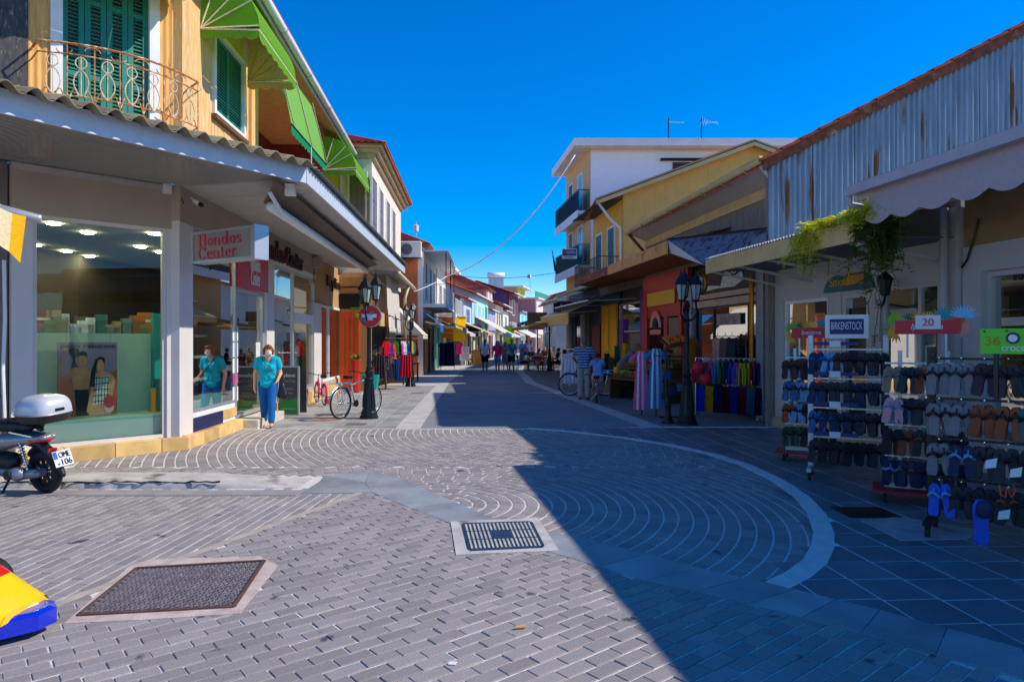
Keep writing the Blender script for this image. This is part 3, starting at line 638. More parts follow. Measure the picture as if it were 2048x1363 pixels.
for k, (px, lb) in enumerate(((566, 'pale blue fashion poster in the left half of the second shop window'), (604, 'pale blue fashion poster in the right half of the second shop window'))):
    u = FB.hu(px, -.4); t = thing('jeans_poster', lb, 'poster', FB.p(u, -.5, .4)); fbox(FB, 'sheet', mat('poster_blue%d' % k, (168, 196, 214), .6, var=.35, scale=2.5), u - .35, u + .4, -.55, -.5, .45, 1.85, t); fbox(FB, 'jeans_print', mat('poster_jeans', (96, 130, 160), .6, var=.3, scale=5), u - .12, u + .2, -.498, -.494, .6, 1.6, t)
    fbox(FB, 'border', M_white, u - .38, u - .35, -.55, -.48, .45, 1.85, t)
fbox(FB, 'blind', mat('yellow_blind', (214, 170, 30), .7), FB.hu(592, -.3), FB.hu(622, -.3), -.36, -.34, 2.4, 3.0, shop)
# ---- canopy
EA = V(-4.71 - 1.0, 6.28 - 1.42, 0); EC = V(-2.75, 9.06, 0); EB = V(-3.35, 21.2, 0); ZE = 3.8
wa0, wa1, wb1 = FA.p(-1.6, WN, 0), FA.p(LA - .07, WN, 0), FB.p(FB.L - .9, WN, 0)
mb = MB(); n_ = 300
for i in range(n_):
    a, b = i / n_, (i + 1) / n_; d = .006 if i % 2 else 0; p, q, r_, s_ = wa0.lerp(wa1, a), wa0.lerp(wa1, b), EA.lerp(EC, b), EA.lerp(EC, a)
    mb.add([P3(p, ZS + d), P3(q, ZS + d), P3(r_, ZE + d), P3(s_, ZE + d)], [(3, 2, 1, 0)])
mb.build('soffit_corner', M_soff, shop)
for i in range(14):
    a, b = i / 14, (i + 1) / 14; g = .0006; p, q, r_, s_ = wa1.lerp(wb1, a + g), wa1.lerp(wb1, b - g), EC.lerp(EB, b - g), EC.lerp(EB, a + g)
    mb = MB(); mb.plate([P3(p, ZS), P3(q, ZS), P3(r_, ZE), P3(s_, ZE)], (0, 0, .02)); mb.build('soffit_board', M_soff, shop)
nA = FA.nn; nEA = Vector((EC - EA).normalized().to_2d()); nEA = Vector((nEA.y, -nEA.x, 0)); nEB = (EB - EC).normalized(); nEB = Vector((nEB.y, -nEB.x, 0))
for a, b, n_ in ((EA, EC, nEA), (EC, EB, nEB)):
    mb = MB(); mb.plate([P3(a, ZE - .06), P3(b, ZE - .06), P3(b, ZE + .17), P3(a, ZE + .17)], n_ * .03); mb.build('fascia', M_fascia, shop)
# canopy roof under the tiles
mb = MB(); mb.face([P3(EA, ZE + .15), P3(EC, ZE + .15), P3(wa1, 4.42), P3(wa0, 4.42)]); mb.build('canopy_deck', M_ctile, shop)
e = (EC - EA); eL = e.length; ed = e / eL; inn = -nEA; nt_ = int(eL / .235)
def barrel(L, w_, h_, n=8, th=.014):
    m_ = MB()
    prof = []
    for i in range(13):
        x = -w_ / 2 + w_ * i / 12; prof.append((x, h_ * (.5 + .5 * math.cos(2 * math.pi * (i / 12 - .35)))))
    vs = [(x, 0, z) for x, z in prof] + [(x * .96, L, z) for x, z in prof] + [(x, 0, z - th) for x, z in prof] + [(x * .96, L, z - th) for x, z in prof]; k = 13
    fs = [(i, i + 1, k + i + 1, k + i) for i in range(12)] + [(2 * k + i + 1, 2 * k + i, 3 * k + i, 3 * k + i + 1) for i in range(12)] + [(i + 1, i, 2 * k + i, 2 * k + i + 1) for i in range(12)]
    return m_.add(vs, fs)
tm = None; slope = math.atan2(4.42 - (ZE + .15), 1.9)
for row in range(3):
    for i in range(nt_ + 1):
        if tm is None: o = tm = barrel(.46, .245, .085).build('roof_tile', M_ctile, None, smooth=True); o.parent = shop
        else: o = bpy.data.objects.new('roof_tile', tm.data); COL.objects.link(o); o.parent = shop
        p = EA + ed * (i * .235 + .1) + inn * (row * .4 - .23); o.location = Vector((p.x, p.y, ZE + .165 + math.tan(slope) * (row * .4 - .23) + row * .004)) - shop.location
        o.rotation_euler = (Matrix.Rotation(math.atan2(ed.y, ed.x), 3, 'Z') @ Matrix.Rotation(slope, 3, 'X')).to_euler()
mb = MB(); eb = EB - EC; nb = 260
def cor(s_, t_):
    p = EC.lerp(EB, s_) + nEB * .12; q = wa1.lerp(wb1, s_); k = p.lerp(q, t_); return (k.x, k.y, ZE + .19 + t_ * .5 + .022 * math.sin(s_ * eb.length / .16 * 2 * math.pi))
mb.sheet(cor, 620, 2); mb.build('corrugated_roof', mat('grey_fibre_sheet', (122, 122, 116), .8, var=.2, scale=5), shop, smooth=True)
# ---- upper storey walls
ZU = 4.1; ZT = 7.9
def corrug(fr, name, m, u0, u1, n, z0, z1, pitch=.09, amp=.012, parent=shop):
    mb = MB(fr); k = max(4, int((u1 - u0) / pitch) * 6); mb.sheet(lambda a, b: (u0 + (u1 - u0) * a, n + amp * math.sin((u1 - u0) * a / pitch * 2 * math.pi), z0 + (z1 - z0) * b), k, 1); return mb.build(name, m, parent, smooth=True)
g = lambda px: FA.hu(px, WN)
fbox(FA, 'corner_post', M_weath, -1.5, g(55), WN - .3, WN + .04, ZU, ZT)
corrug(FA, 'cladding', M_clad, g(55), g(102), WN, ZU, ZT); corrug(FA, 'cladding', M_clad, g(316), g(350), WN, ZU, ZT)
corrug(FA, 'cladding', mat('grey_cladding', (74, 76, 84), .6, var=.2), g(350), g(377), WN, ZU, ZT)
fbox(FA, 'wall_core', M_wallb, -1.5, LA - .1, WN - .6, WN - .3, ZU, ZT)
fbox(FA, 'corner_post', M_boards, g(377), LA - .05, WN - .25, WN + .03, ZU, ZT)
fbox(FB, 'corner_post', M_boards, -.06, FB.hu(416, WN), WN - .25, WN + .035, ZU, ZT)
df = frame(FA, g(100), g(318), WN - .1, WN + .04, 4.62, 7.75, .14, M_trim, shop, 'door_frame')
da, db = g(100) + .14, g(318) - .14
for k in range(4):
    a = da + (db - da) * k / 4; b = da + (db - da) * (k + 1) / 4; lf = frame(FA, a + .004, b - .004, WN - .09, WN - .03, 4.64, 7.6, .07, M_green, shop, 'shutter', trans=(5.35, 6.4))
    mb = MB(FA); z = 4.72
    while z < 7.5: mb.add([(a + .07, WN - .075, z), (b - .07, WN - .075, z), (b - .07, WN - .04, z - .03), (a + .07, WN - .04, z - .03), (a + .07, WN - .075, z + .01), (b - .07, WN - .075, z + .01), (b - .07, WN - .04, z - .02), (a + .07, WN - .04, z - .02)], [(0, 3, 2, 1), (4, 5, 6, 7), (3, 7, 6, 2)]); z += .055
    mb.build('slats', M_green, lf, kind='stuff')
# balcony
bt = 4.62; c0, c1 = g(62), g(376)
def bow(t): return .62 * (math.sin(math.pi * t) ** .55) + .12 if 0 < t < 1 else 0
pts = [(c0, WN)] + [(c0 + (c1 - c0) * t, WN + .15 + .62 * math.sin(math.pi * (.12 + .76 * t)) ** .8) for t in [i / 16 for i in range(17)]] + [(c1, WN)]
bal = MB(FA); bal.plate([(u, n, bt - .16) for u, n in pts], (0, 0, .14)); bal = bal.build('balcony', mat('peeling_cream', (214, 196, 160), .85, var=.2, scale=6, stain=(120, 112, 96), sscale=5, sth=.58), shop)
mb = MB(FA)
for i in range(1, len(pts) - 2):
    for t in (.25, .75):
        a = Vector(pts[i]).lerp(Vector(pts[i + 1]), t); mb.ext([(a.x - .028, bt - .16), (a.x + .028, bt - .16), (a.x + .02, bt - .22), (a.x, bt - .25), (a.x - .02, bt - .22)], a.y - .03, a.y - .015)
mb.build('scalloped_trim', M_trim, bal)
rail = [(u, n - .04) for u, n in pts]
for z, r_ in ((bt + .9, .016), (bt + .76, .01), (bt + .22, .01), (bt + .08, .013)):
    MB(FA).tube([(u, n, z) for u, n in rail], r_, 6).build('rail', M_rust, bal)
def along(t):
    t *= (len(rail) - 3); i = min(int(t), len(rail) - 4); a, b = Vector(rail[1 + i]), Vector(rail[2 + i]); return a.lerp(b, t - i), (b - a).normalized()
for k in range(7):
    (p, d) = along((k + .5) / 7); loc = lambda s_, z: (p.x + d.x * s_, p.y + d.y * s_, z); mb = MB(FA)
    mb.tube([loc(.065 * math.cos(R(a)), bt + .66 + .075 * math.sin(R(a))) for a in range(0, 360, 30)], .008, 5, True)
    for s_ in (-1, 1): mb.tube([loc(s_ * .085 * math.sin(math.pi * j / 8) ** .8, bt + .585 - .36 * j / 8) for j in range(9)], .008, 5)
    mb.tube([loc(0, bt + .76), loc(0, bt + .22)], .007, 5); mb.build('baluster', mat('pale_iron', (222, 196, 160), .7, var=.3, scale=20, stain=(170, 96, 40), sscale=16, sth=.58), bal)
    mb = MB(FA)
    for s_ in (-1, 1): mb.tube([loc(s_ * (.03 + .13 * j / 8), bt + .22 + .1 * math.sin(j / 8 * 4.2) - .04 * j / 8) for j in range(9)], .008, 5)
    mb.tube([loc(.12 * math.cos(R(a)) , bt + .12 + .06 * math.sin(R(a))) for a in range(180, 361, 20)], .007, 5); mb.tube([loc(.13 + .09 * math.cos(R(a)), bt + .76 + .1 * math.sin(R(a)) * (1 if k % 2 else -1) * .6 + (.06 if k % 2 == 0 else .06)) for a in range(0, 181, 20)], .007, 5)
    mb.build('scroll', M_rust, bal)
    (p, d) = along(min(1, (k + 1) / 7)); MB(FA).tube([(p.x, p.y, bt + .9), (p.x, p.y, bt)], .009, 5).build('post', M_rust, bal)
# upper storey, street side: boards, window, loggia
gb = lambda px: FB.hu(px, WN)
uw0, uw1 = gb(424), gb(487); zw0, zw1 = 5.5, 7.0; uc0 = gb(497)
def boards(fr, u0, u1, z0, z1, m, parent, w_=.14, n=WN):
    k = max(1, round((u1 - u0) / w_)); w_ = (u1 - u0) / k
    for i in range(k): fbox(fr, 'board', m, u0 + i * w_ + .003, u0 + (i + 1) * w_ - .003, n - .03, n + random.uniform(-.003, .004), z0, z1, parent)
boards(FB, gb(416), uc0, ZU, zw0, M_boards, shop); boards(FB, gb(416), uw0, zw0, ZT, M_boards, shop); boards(FB, uw1, uc0, zw0, ZT, M_boards, shop); boards(FB, uw0, uw1, zw1, ZT, M_boards, shop)
wf = frame(FB, uw0, uw1, WN - .08, WN + .05, zw0, zw1, .09, M_trim, shop); fbox(FB, 'sill', M_wood, uw0 - .04, uw1 + .04, WN, WN + .09, zw0 - .07, zw0, shop)
for k in range(2):
    a = uw0 + .09 + k * ((uw1 - uw0) / 2 - .09); b = a + (uw1 - uw0) / 2 - .09; lf = frame(FB, a + .003, b - .003, WN - .06, WN - .01, zw0 + .09, zw1 - .09, .06, M_green, shop, 'shutter'); mb = MB(FB); z = zw0 + .18
    while z < zw1 - .12: mb.box(a + .06, b - .06, WN - .05, WN - .025, z, z + .03); z += .055
    mb.build('slats', M_green, lf, kind='stuff')
fbox(FB, 'backing', M_dark, uw0, uw1, WN - .14, WN - .09, zw0, zw1)
fbox(FB, 'column', M_boards, uc0, gb(511), WN - .15, WN + .06, ZU, ZT)
ul0, ul1 = gb(511), FB.L - 2.9
fbox(FB, 'loggia_wall', mat('oxblood_wall', (120, 28, 20), .8, var=.15), ul0, ul1, WN - 1.5, WN - 1.4, ZU, 7.3); fbox(FB, 'loggia_ceiling', mat('apricot_ceiling', (216, 140, 70), .8), ul0, ul1, WN - 1.5, WN, 7.3, 7.4)
fbox(FB, 'loggia_frieze', M_boards, ul0, ul1, WN - .12, WN, 7.4, ZT)
lw_ = Fr(FB.p(ul1, -1.5, 0), FB.p(ul1, 0, 0)); fbox(FB, 'loggia_side', MATS['oxblood_wall'], ul1, ul1 + .1, WN - 1.5, WN, ZU, 7.3)
fbox(FB, 'loggia_cornice', M_trim, ul0, ul1, WN - 1.39, WN - 1.33, 6.55, 6.7); fbox(FB, 'loggia_door', M_dark, ul0 + .8, ul0 + 2.6, WN - 1.39, WN - 1.34, ZU, 6.0)
corrug(FB, 'cladding', M_clad, ul1 + .1, FB.L - .2, WN, ZU, ZT); fbox(FB, 'floor_edge', M_trim, ul0, ul1, WN - 1.4, WN, ZU, ZU + .15)
# eaves, gutter, roof
GX = lambda Y: -3.48 - .0725 * Y
ge0, ge1 = V(GX(8.6), 8.6, 0), V(GX(22.4), 22.4, 0)
q0, q1 = FB.p(-2.5, WN, 0), FB.p(FB.L - .2, WN, 0)
mb = MB(); mb.plate([P3(ge0, 7.66), P3(ge1, 7.66), P3(q1, 7.85), P3(q0, 7.85)], (0, 0, .03)); mb.build('eaves_soffit', mat('eaves_ochre', (206, 160, 84), .7, var=.12), shop)
MB().tube([(ge0.x, ge0.y, 7.70), (ge1.x, ge1.y, 7.70)], .075, 10).build('gutter', M_trim, shop, smooth=True)
mb = MB(); mb.bar((ge0.x - .1, ge0.y, 7.68), (ge1.x - .1, ge1.y, 7.68), .03, .2); mb.build('eaves_board', M_fascia, shop)
for k in range(7):
    p = ge0.lerp(ge1, k / 6.3 + .02); MB().tube([(p.x + .08 * math.cos(R(a)), p.y, 7.70 + .085 * math.sin(R(a))) for a in range(-200, 21, 20)], .01, 5).build('gutter_bracket', M_chrome, shop)
mb = MB(); mb.plate([P3(ge0, 7.8), P3(ge1, 7.8), (-9.5, 22.4, 9.8), (-9.0, 8.6, 9.8)], (0, 0, .08)); mb.build('roof', M_tilej, shop)
mb = MB(); mb.plate([P3(FA.p(-1.6, .55, 0), 7.8), P3(FA.p(LA, .55, 0), 7.8), (-9.0, 10.5, 9.7), (-10.0, 9.0, 9.7)], (0, 0, .06)); mb.build('roof', M_tilej, shop)
# ================================================================== AWNINGS, SIGNS AND SMALL THINGS ON THE CORNER HOUSE
M_aw = cloth('awning_green', (122, 186, 52), .45, .08); M_awu = cloth('awning_lining', (206, 178, 110), .35, .1); M_awl = cloth('awning_light_green', (140, 206, 92), .4, .08)
M_pip = cloth('cream_piping', (236, 226, 190))
def hood(fr, u0, u1, n0, r, zp, label, val=.16, rise=1.05, parent_cat='awning'):
    """dutch hood: barrel fabric between two fan sides, ribs, scalloped valance"""
    t = thing('hood_awning', label, parent_cat, fr.p((u0 + u1) / 2, n0, zp), 'green awnings of the corner house'); A = [R(4 + 84 * i / 10) for i in range(11)]
    pr = [(n0 + r * math.cos(a), zp + r * rise * math.sin(a)) for a in A]
    mb = MB(fr); mb.sheet(lambda s_, q: (u0 + (u1 - u0) * s_, pr[round(q * 10)][0] + .01, pr[round(q * 10)][1]), 6, 10); mb.build('canopy', M_aw, t, smooth=True)
    for k, u in enumerate((u0, u1)):
        mb = MB(fr); vs = [(u, n0, zp)] + [(u, p[0], p[1]) for p in pr]; mb.add(vs, [(0, i, i + 1) if k else (0, i + 1, i) for i in range(1, 11)]); mb.build('fan_side', M_awu if k else M_aw, t)
        for a in (0, 3, 5, 8):
            MB(fr).tube([(u + (-.012 if k == 0 else .012), n0, zp), (u + (-.012 if k == 0 else .012), pr[a][0], pr[a][1])], .012, 5).build('rib', M_pip, t)
        mb = MB(fr); ns = 9; vs = []
        for i in range(ns * 4 + 1):
            n_ = n0 + (r) * i / (ns * 4); vs += [(u, n_, zp + .02), (u, n_, zp - val * (.72 + .28 * abs(math.sin(math.pi * 4 * i / (ns * 4)))))]
        mb.add(vs, [(2 * i, 2 * i + 1, 2 * i + 3, 2 * i + 2) for i in range(ns * 4)]); mb.build('side_valance', M_awu if k else M_aw, t)
        MB(fr).tube([(u, n0, zp), (u, n0 + r, zp)], .014, 6).build('side_bar', M_pip, t)
    mb = MB(fr); m_ = 48; vs = []; k_ = round((u1 - u0) / .3)
    for i in range(m_ + 1):
        u = u0 + (u1 - u0) * i / m_; vs += [(u, n0 + r + .01, zp + .06), (u, n0 + r + .01, zp - val * (.72 + .28 * abs(math.sin(math.pi * k_ * i / m_))))]
    mb.add(vs, [(2 * i, 2 * i + 1, 2 * i + 3, 2 * i + 2) for i in range(m_)]); mb.build('front_valance', M_aw, t)
    MB(fr).tube([(u0, n0 + r, zp), (u1, n0 + r, zp)], .018, 6).build('front_bar', M_pip, t); return t
hood(FB, FB.hu(409, 0), FB.hu(501, 0), WN + .04, .92, 6.68, 'near green hood awning with fan ribs over the street side window')
hood(FB, FB.hu(651, 0), FB.L - .1, WN + .04, .92, 6.6, 'far green hood awning at the end of the corner house')
hood(FA, FA.hu(95, 0), LA - .22, WN + .04, .85, 6.75, 'green hood awning over the balcony door, cut by the picture top')
t = thing('drop_awning', 'flat sloping green awning over the red loggia', 'awning', FB.p(5, 0, 6.9), 'green awnings of the corner house')
ua, ub = 3.2, 6.3; zt, zb = 7.4, 5.97
mb = MB(FB); mb.sheet(lambda s_, q: (ua + (ub - ua) * s_, .34 + .34 * q + .03 * math.sin(q * 3), zt + (zb - zt) * q), 8, 8); mb.build('canopy', M_awl, t, smooth=True)
mb = MB(FB); m_ = 60; vs = []
for i in range(m_ + 1):
    u = ua + (ub - ua) * i / m_; vs += [(u, .69, zb + .02), (u, .69, zb - .2 * (.7 + .3 * abs(math.sin(math.pi * 13 * i / m_))))]
mb.add(vs, [(2 * i, 2 * i + 1, 2 * i + 3, 2 * i + 2) for i in range(m_)]); mb.build('valance', cloth('valance_green', (20, 150, 96), .3), t)
MB(FB).tube([(ua, .69, zb), (ub, .69, zb)], .02, 6).build('front_bar', M_black, t)
for u in (ua + .05, (ua + ub) / 2, ub - .05): MB(FB).tube([(u, .37, 7.45), (u, .73, zb)], .012, 6).build('arm', M_black, t)
MB(FB).tube([((ua + ub) / 2, .7, zb), ((ua + ub) / 2, .72, 4.5)], .014, 6).build('crank_rod', M_alu, t)
# hanging lit sign
u0 = FB.hu(383, .2); z0, z1_ = FA.hz(440, 524, .7), 0
S0 = D(384, 460, 10.25); S1 = D(506, 452, 9.55); FS = Fr(S0, S1); z0 = D(440, 522, 9.9).z; z1_ = D(440, 458, 9.9).z
t = thing('hanging_sign', 'grey projecting box sign with crimson serif lettering on the corner pier', 'sign', FS.p(0, 0, z0))
M_sg = mat('sign_grey', (150, 140, 136), .5, var=.05)
fbox(FS, 'face', M_sg, .03, FS.L - .03, -.2, 0, z0 + .03, z1_ - .03, t)
frame(FS, 0, FS.L, -.21, .012, z0, z1_, .035, M_alu, t, 'box_frame'); fbox(FS, 'end_panel', M_alu, FS.L, FS.L + .06, -.22, .02, z0 - .01, z1_ + .01, t)
for z in (z0 + .02, z1_ - .05): MB(FS).tube([(-.12, -.1, z), (0, -.1, z)], .02, 6).build('bracket', M_black, t)
uxs = FS.p(1, 0, 0) - FS.p(0, 0, 0); hs = z1_ - z0; M_cr = mat('crimson', (206, 14, 70), .4)
serif('Hondos', FS.p(FS.L * .47, 0, z0 + hs * .7), uxs, hs * .36, FS.L * .72, M_cr, t); serif('Center', FS.p(FS.L * .43, 0, z0 + hs * .3), uxs, hs * .36, FS.L * .64, M_cr, t)
# camera, junction box, roller awning, gadgets under the canopy
p = FB.p(.12, .04, FB.hz(383, 402, 0)); t = thing('security_camera', 'small pale security camera on the corner pier', 'camera', p); MB().cap(p, .03, p + V(.1, -.03, -.05), .035).build('body', M_trim, t, smooth=True); MB().cap(p + V(.1, -.03, -.05), .036, p + V(.13, -.04, -.065), .036).build('lens_hood', M_black, t); MB().tube([p, p + V(-.05, 0, .06)], .014, 6).build('arm', M_trim, t)
p = FA.p(FA.hu(337, 0), -.06, FA.hz(337, 376, 0)); mb = MB(FA); u = FA.hu(337, 0); mb.bev(u - .06, u + .06, WN, WN + .09, p.z - .07, p.z + .07, .012); t = tag(mb.build('junction_box', M_trim, None, origin=p), 'pale junction box on the shop header at the corner', 'junction box'); MB(FA).tube([(u + .06, WN + .03, p.z), (u + .2, WN + .04, p.z - .08), (LA - .05, WN + .06, p.z - .2)], .008, 5).build('cable', M_black, t)
t = thing('roller_awning', 'rolled up white awning cassette on arms under the shop canopy', 'awning', V(-3.4, 10, 3.5)); a, b = V(-3.36, 9.5, 3.52), V(-3.95, 18.6, 3.56)
MB().tube([a, b], .07, 8).build('cassette', M_trim, t, smooth=True); mb = MB(); mb.plate([a + V(-.1, 0, .05), b + V(-.1, 0, .05), b + V(.28, 0, .16), a + V(.28, -.6, .22)], (0, 0, .015)); mb.build('cover_sheet', mat('brown_sheet', (110, 92, 76), .7), t)
for k in range(4):
    p = a.lerp(b, k / 3.4 + .05); MB().bar(p + V(0, 0, .05), p + V(-.05, .1, .32), .04).build('bracket', M_rust, t)
MB().tube([a + V(.1, -.3, .12), a + V(.05, .3, -.02), a.lerp(b, .25) + V(.12, 0, -.06)], .03, 6).build('folding_arm', M_trim, t)
p = V(-3.05, 9.4, ZE + .01); mb = MB(); mb.bev(p.x - .07, p.x + .07, p.y - .05, p.y + .05, p.z - .16, p.z, .01); mb.tube([(p.x, p.y, p.z), (p.x + .1, p.y + .3, p.z)], .008, 5); tag(mb.build('alarm_box', M_trim, None, origin=p), 'small white box fixed beneath the canopy corner', 'alarm box')
p = FB.p(FB.hu(637, 0), .05, FB.hz(637, 525, 0)); t = thing('speaker_box', 'beige wall unit with wiring between the two shops', 'wall unit', p); MB(FB).bev(FB.hu(633, 0) - .1, FB.hu(633, 0) + .22, WN, WN + .2, p.z - .16, p.z + .12, .02).build('housing', M_wallb, t); MB(FB).tube([(FB.hu(632, 0), WN + .05, p.z - .1), (FB.hu(632, 0), WN + .04, p.z - .6)], .012, 5).build('cable', M_black, t)
# yellow awning of the neighbour at the left edge
p0, p1 = D(-60, 402, 6.6), D(74, 436, 7.1); t = thing('striped_awning', 'cream and yellow awning end on a steel rod at the left edge', 'awning', p0)
MB().tube([p0, p1, p1 + V(.03, .02, -.005)], .045, 10).build('rod', M_alu, t, smooth=True); MB().bar(p0, FA.p(-1.25, WN, p0.z), .05).build('wall_bracket', M_alu, t)
pts = [(-60, 395), (0, 408), (25, 422), (52, 428)]; bot = [(-60, 470), (-5, 488), (18, 503), (40, 525)]
for k, (i0, i1, m_) in enumerate(((0, 2, cloth('cream', (236, 218, 176), .3)), (2, 3, cloth('sun_yellow', (244, 186, 30), .3)))):
    a = [D(px, py, 6.6 + .5 * (px + 60) / 134 - .03) for px, py in pts[i0:i1 + 1]]; b = [D(px, py, 6.55 + .5 * (px + 60) / 134 - .16) for px, py in bot[i0:i1 + 1]]; mb = MB()
    for j in range(len(a) - 1): mb.plate([a[j], a[j + 1], b[j + 1], b[j]], (0, .006, 0))
    mb.build('stripe', m_, t)
# curtain edge strip at far left wall
tag(MB().tube([D(8, 520, 8.3), D(10, 640, 8.3), D(6, 740, 8.25), D(9, 835, 8.3)], .02, 6).build('white_cable', M_trim, None, origin=D(9, 835, 8.3)), 'white conduit running down the grey pier at the left edge', 'cable')
# ================================================================== SECOND HOUSE ON THE LEFT AND THE FAR ROW
def flatbox(fr, name, m, u0, u1, n0, n1, z0, z1, parent): return fbox(fr, name, m, u0, u1, n0, n1, z0, z1, parent)
def shutters(fr, u0, u1, n, z0, z1, parent, m, mf=None, backing=True, open_=False):
    """window with louvred shutters: frame > two leaves"""
    w_ = frame(fr, u0, u1, n - .02, n + .05, z0, z1, .07, mf or M_trim, parent, 'window'); mid = (u0 + u1) / 2
    for a, b in ((u0 + .07, mid - .005), (mid + .005, u1 - .07)):
        mb = MB(fr); mb.box(a, b, n - .01, n + .02, z0 + .07, z1 - .07)
        for k in range(3):
            z = z0 + .12 + (z1 - z0 - .2) * k / 3; mb.box(a + .03, b - .03, n + .02, n + .03, z, z + (z1 - z0) * .25)
        mb.build('shutter', m, w_)
    return w_
def tileroof(name, parent, a, b, c, d, m=None, th=.06, w_=.22):
    """corrugated tile surface: a,b eave, c,d ridge"""
    a, b, c, d = map(Vector, (a, b, c, d)); L = (b - a).length; n_ = max(4, int(L / w_)) * 4; nn = (b - a).cross(d - a).normalized()
    if nn.z < 0: nn = -nn
    mb = MB(); mb.sheet(lambda s_, q: a.lerp(b, s_).lerp(d.lerp(c, s_), q) + nn * (.035 * math.sin(s_ * n_ / 4 * 2 * math.pi) + .03 * ((q * 12) % 1)), n_, 12)
    mb.plate([a - nn * .05, b - nn * .05, c - nn * .05, d - nn * .05], -nn * .04); return mb.build(name, m or M_tilej, parent)
def shop_awning(label, a, b, proj, z0, z1, n, m, group=None, val=.18, name='shop_awning', sides=False, arms=True):
    """a, b ground points of the wall line; n outward; falls from z0 at the wall to z1"""
    a, b = Vector((a[0], a[1], 0)), Vector((b[0], b[1], 0)); n = Vector((n[0], n[1], 0)).normalized(); t = thing(name, label, 'awning', (a + b) / 2 + V(0, 0, z0), group)
    mb = MB(); mb.plate([a + V(0, 0, z0), b + V(0, 0, z0), b + n * proj + V(0, 0, z1), a + n * proj + V(0, 0, z1)], (0, 0, .012)); mb.build('canopy', m, t)
    mb = MB(); q = n * proj; k = max(6, int((b - a).length / .12)); vs = []
    for i in range(k + 1):
        p = a.lerp(b, i / k) + q; vs += [p + V(0, 0, z1), p + V(0, 0, z1 - val * (.75 + .25 * abs(math.sin(i * 1.57))))]
    mb.add(vs, [(2 * i, 2 * i + 1, 2 * i + 3, 2 * i + 2) for i in range(k)]); mb.build('valance', m, t)
    MB().tube([a + q + V(0, 0, z1), b + q + V(0, 0, z1)], .025, 6).build('front_bar', M_trim, t)
    if sides:
        for p in (a, b): MB().plate([p + V(0, 0, z0), p + q + V(0, 0, z1), p + V(0, 0, z1)], (b - a).normalized() * .01).build('side', m, t)
    if arms:
        for s_ in (.08, .92): p = a.lerp(b, s_); MB().bar(p + V(0, 0, z1 + .1), p + q + V(0, 0, z1), .03).build('arm', M_alu, t)
    return t
M_cream = mat('cream_wall', (236, 224, 200), .8, var=.08, scale=1.5); M_wht = mat('white_wall', (228, 226, 226), .8, var=.06, scale=1.5)
M_brn = mat('brown_shutter', (96, 52, 42), .6, var=.1); M_grs = mat('grey_shutter', (120, 110, 116), .6, var=.15); M_canv = cloth('canvas_white', (236, 230, 216), .3, .06); M_canb = cloth('canvas_beige', (222, 200, 160), .3, .06)
# --- house 2
H2a, H2b = V(-4.62, 22.5, 0), V(-5.15, 31.6, 0); F2 = Fr(H2a, H2b)
h2 = thing('shuttered_house', 'cream house with a deep cornice and tall grey brown shutters past the corner house', 'building', H2a)
flatbox(F2, 'wall', M_cream, 0, F2.L, -5, 0, 3.9, 7.65, h2); flatbox(F2, 'lower_wall', mat('tan_wall', (206, 166, 112), .8, var=.1), .0, F2.L, -4, -.25, 0, 3.9, h2)
for k in range(3):
    e = .12 + .14 * k; mb = MB(F2); mb.box(-e, F2.L + e, -5, e, 7.65 + .14 * k, 7.79 + .14 * k); mb.build('cornice', mat('cornice_tan', (206, 178, 132), .7, var=.12), h2)
tileroof('roof', h2, F2.p(-.5, .5, 8.07), F2.p(F2.L + .5, .5, 8.07), F2.p(F2.L - 1.5, -3, 9.2), F2.p(1.5, -3, 9.2)); tileroof('roof', h2, F2.p(-.5, -6, 8.07), F2.p(-.5, .5, 8.07), F2.p(1.5, -3, 9.2), F2.p(1.5, -3.2, 9.2))
for px0, px1 in ((741, 752), (757, 765), (771, 778), (783, 789)):
    shutters(F2, F2.hu(px0), F2.hu(px1), 0, F2.hz((px0 + px1) / 2, CY, 0) * 0 + 4.75, 7.1, h2, M_grs)
Fs = Fr((-6.6, 22.42), (-4.62, 22.42)); w_ = shutters(Fs, 1.2, 1.85, 0, 4.9, 7.2, h2, M_grs)
flatbox(Fs, 'side_wall', mat('side_tan', (198, 150, 92), .8, var=.12, scale=2), 0, 1.98, -.05, 0, 0, 3.75, h2)
dd = flatbox(Fs, 'door', mat('orange_door', (226, 84, 14), .6, var=.1), .95, 1.6, .005, .05, 0, 2.6, h2)
for k in range(4): flatbox(Fs, 'plank', mat('orange_door', (226, 84, 14), .6), 1.0 + k * .15, 1.12 + k * .15, .052, .07, .1, 2.5, dd)
flatbox(Fs, 'fanlight', M_dark, .95, 1.6, .01, .04, 2.7, 3.2, h2); flatbox(Fs, 'cable_tray', M_black, .1, 1.9, .0, .03, 3.4, 3.43, h2)
# canopy of house 2 with hanging canvas sheet
flatbox(F2, 'canopy', mat('grey_fibre_sheet', (122, 122, 116)), -.2, 6, -.1, .85, 3.85, 3.98, h2); MB(F2).tube([(-.2, .9, 3.86), (6, .9, 3.82)], .07, 8).build('gutter', mat('pale_gutter', (206, 196, 150), .6), h2, smooth=True)
MB(F2).tube([(3.9, .85, 3.8), (3.9, .7, 3.3), (3.9, .7, 1.2)], .06, 8).build('downpipe', mat('pale_gutter', (206, 196, 150), .6), h2, smooth=True)
t = thing('canvas_sheet', 'tall cream canvas sheet hanging from the canopy of the cream house', 'awning', F2.p(2, .5, 2.2)); a, b = .1, 3.7
mb = MB(F2); mb.sheet(lambda s_, q: (a + (b - a) * s_, .45 + .03 * math.sin(s_ * 9) + .1 * q, 3.85 - 1.75 * q), 24, 6); mb.build('sheet', M_canv, t, smooth=True)
mb = MB(F2); vs = []
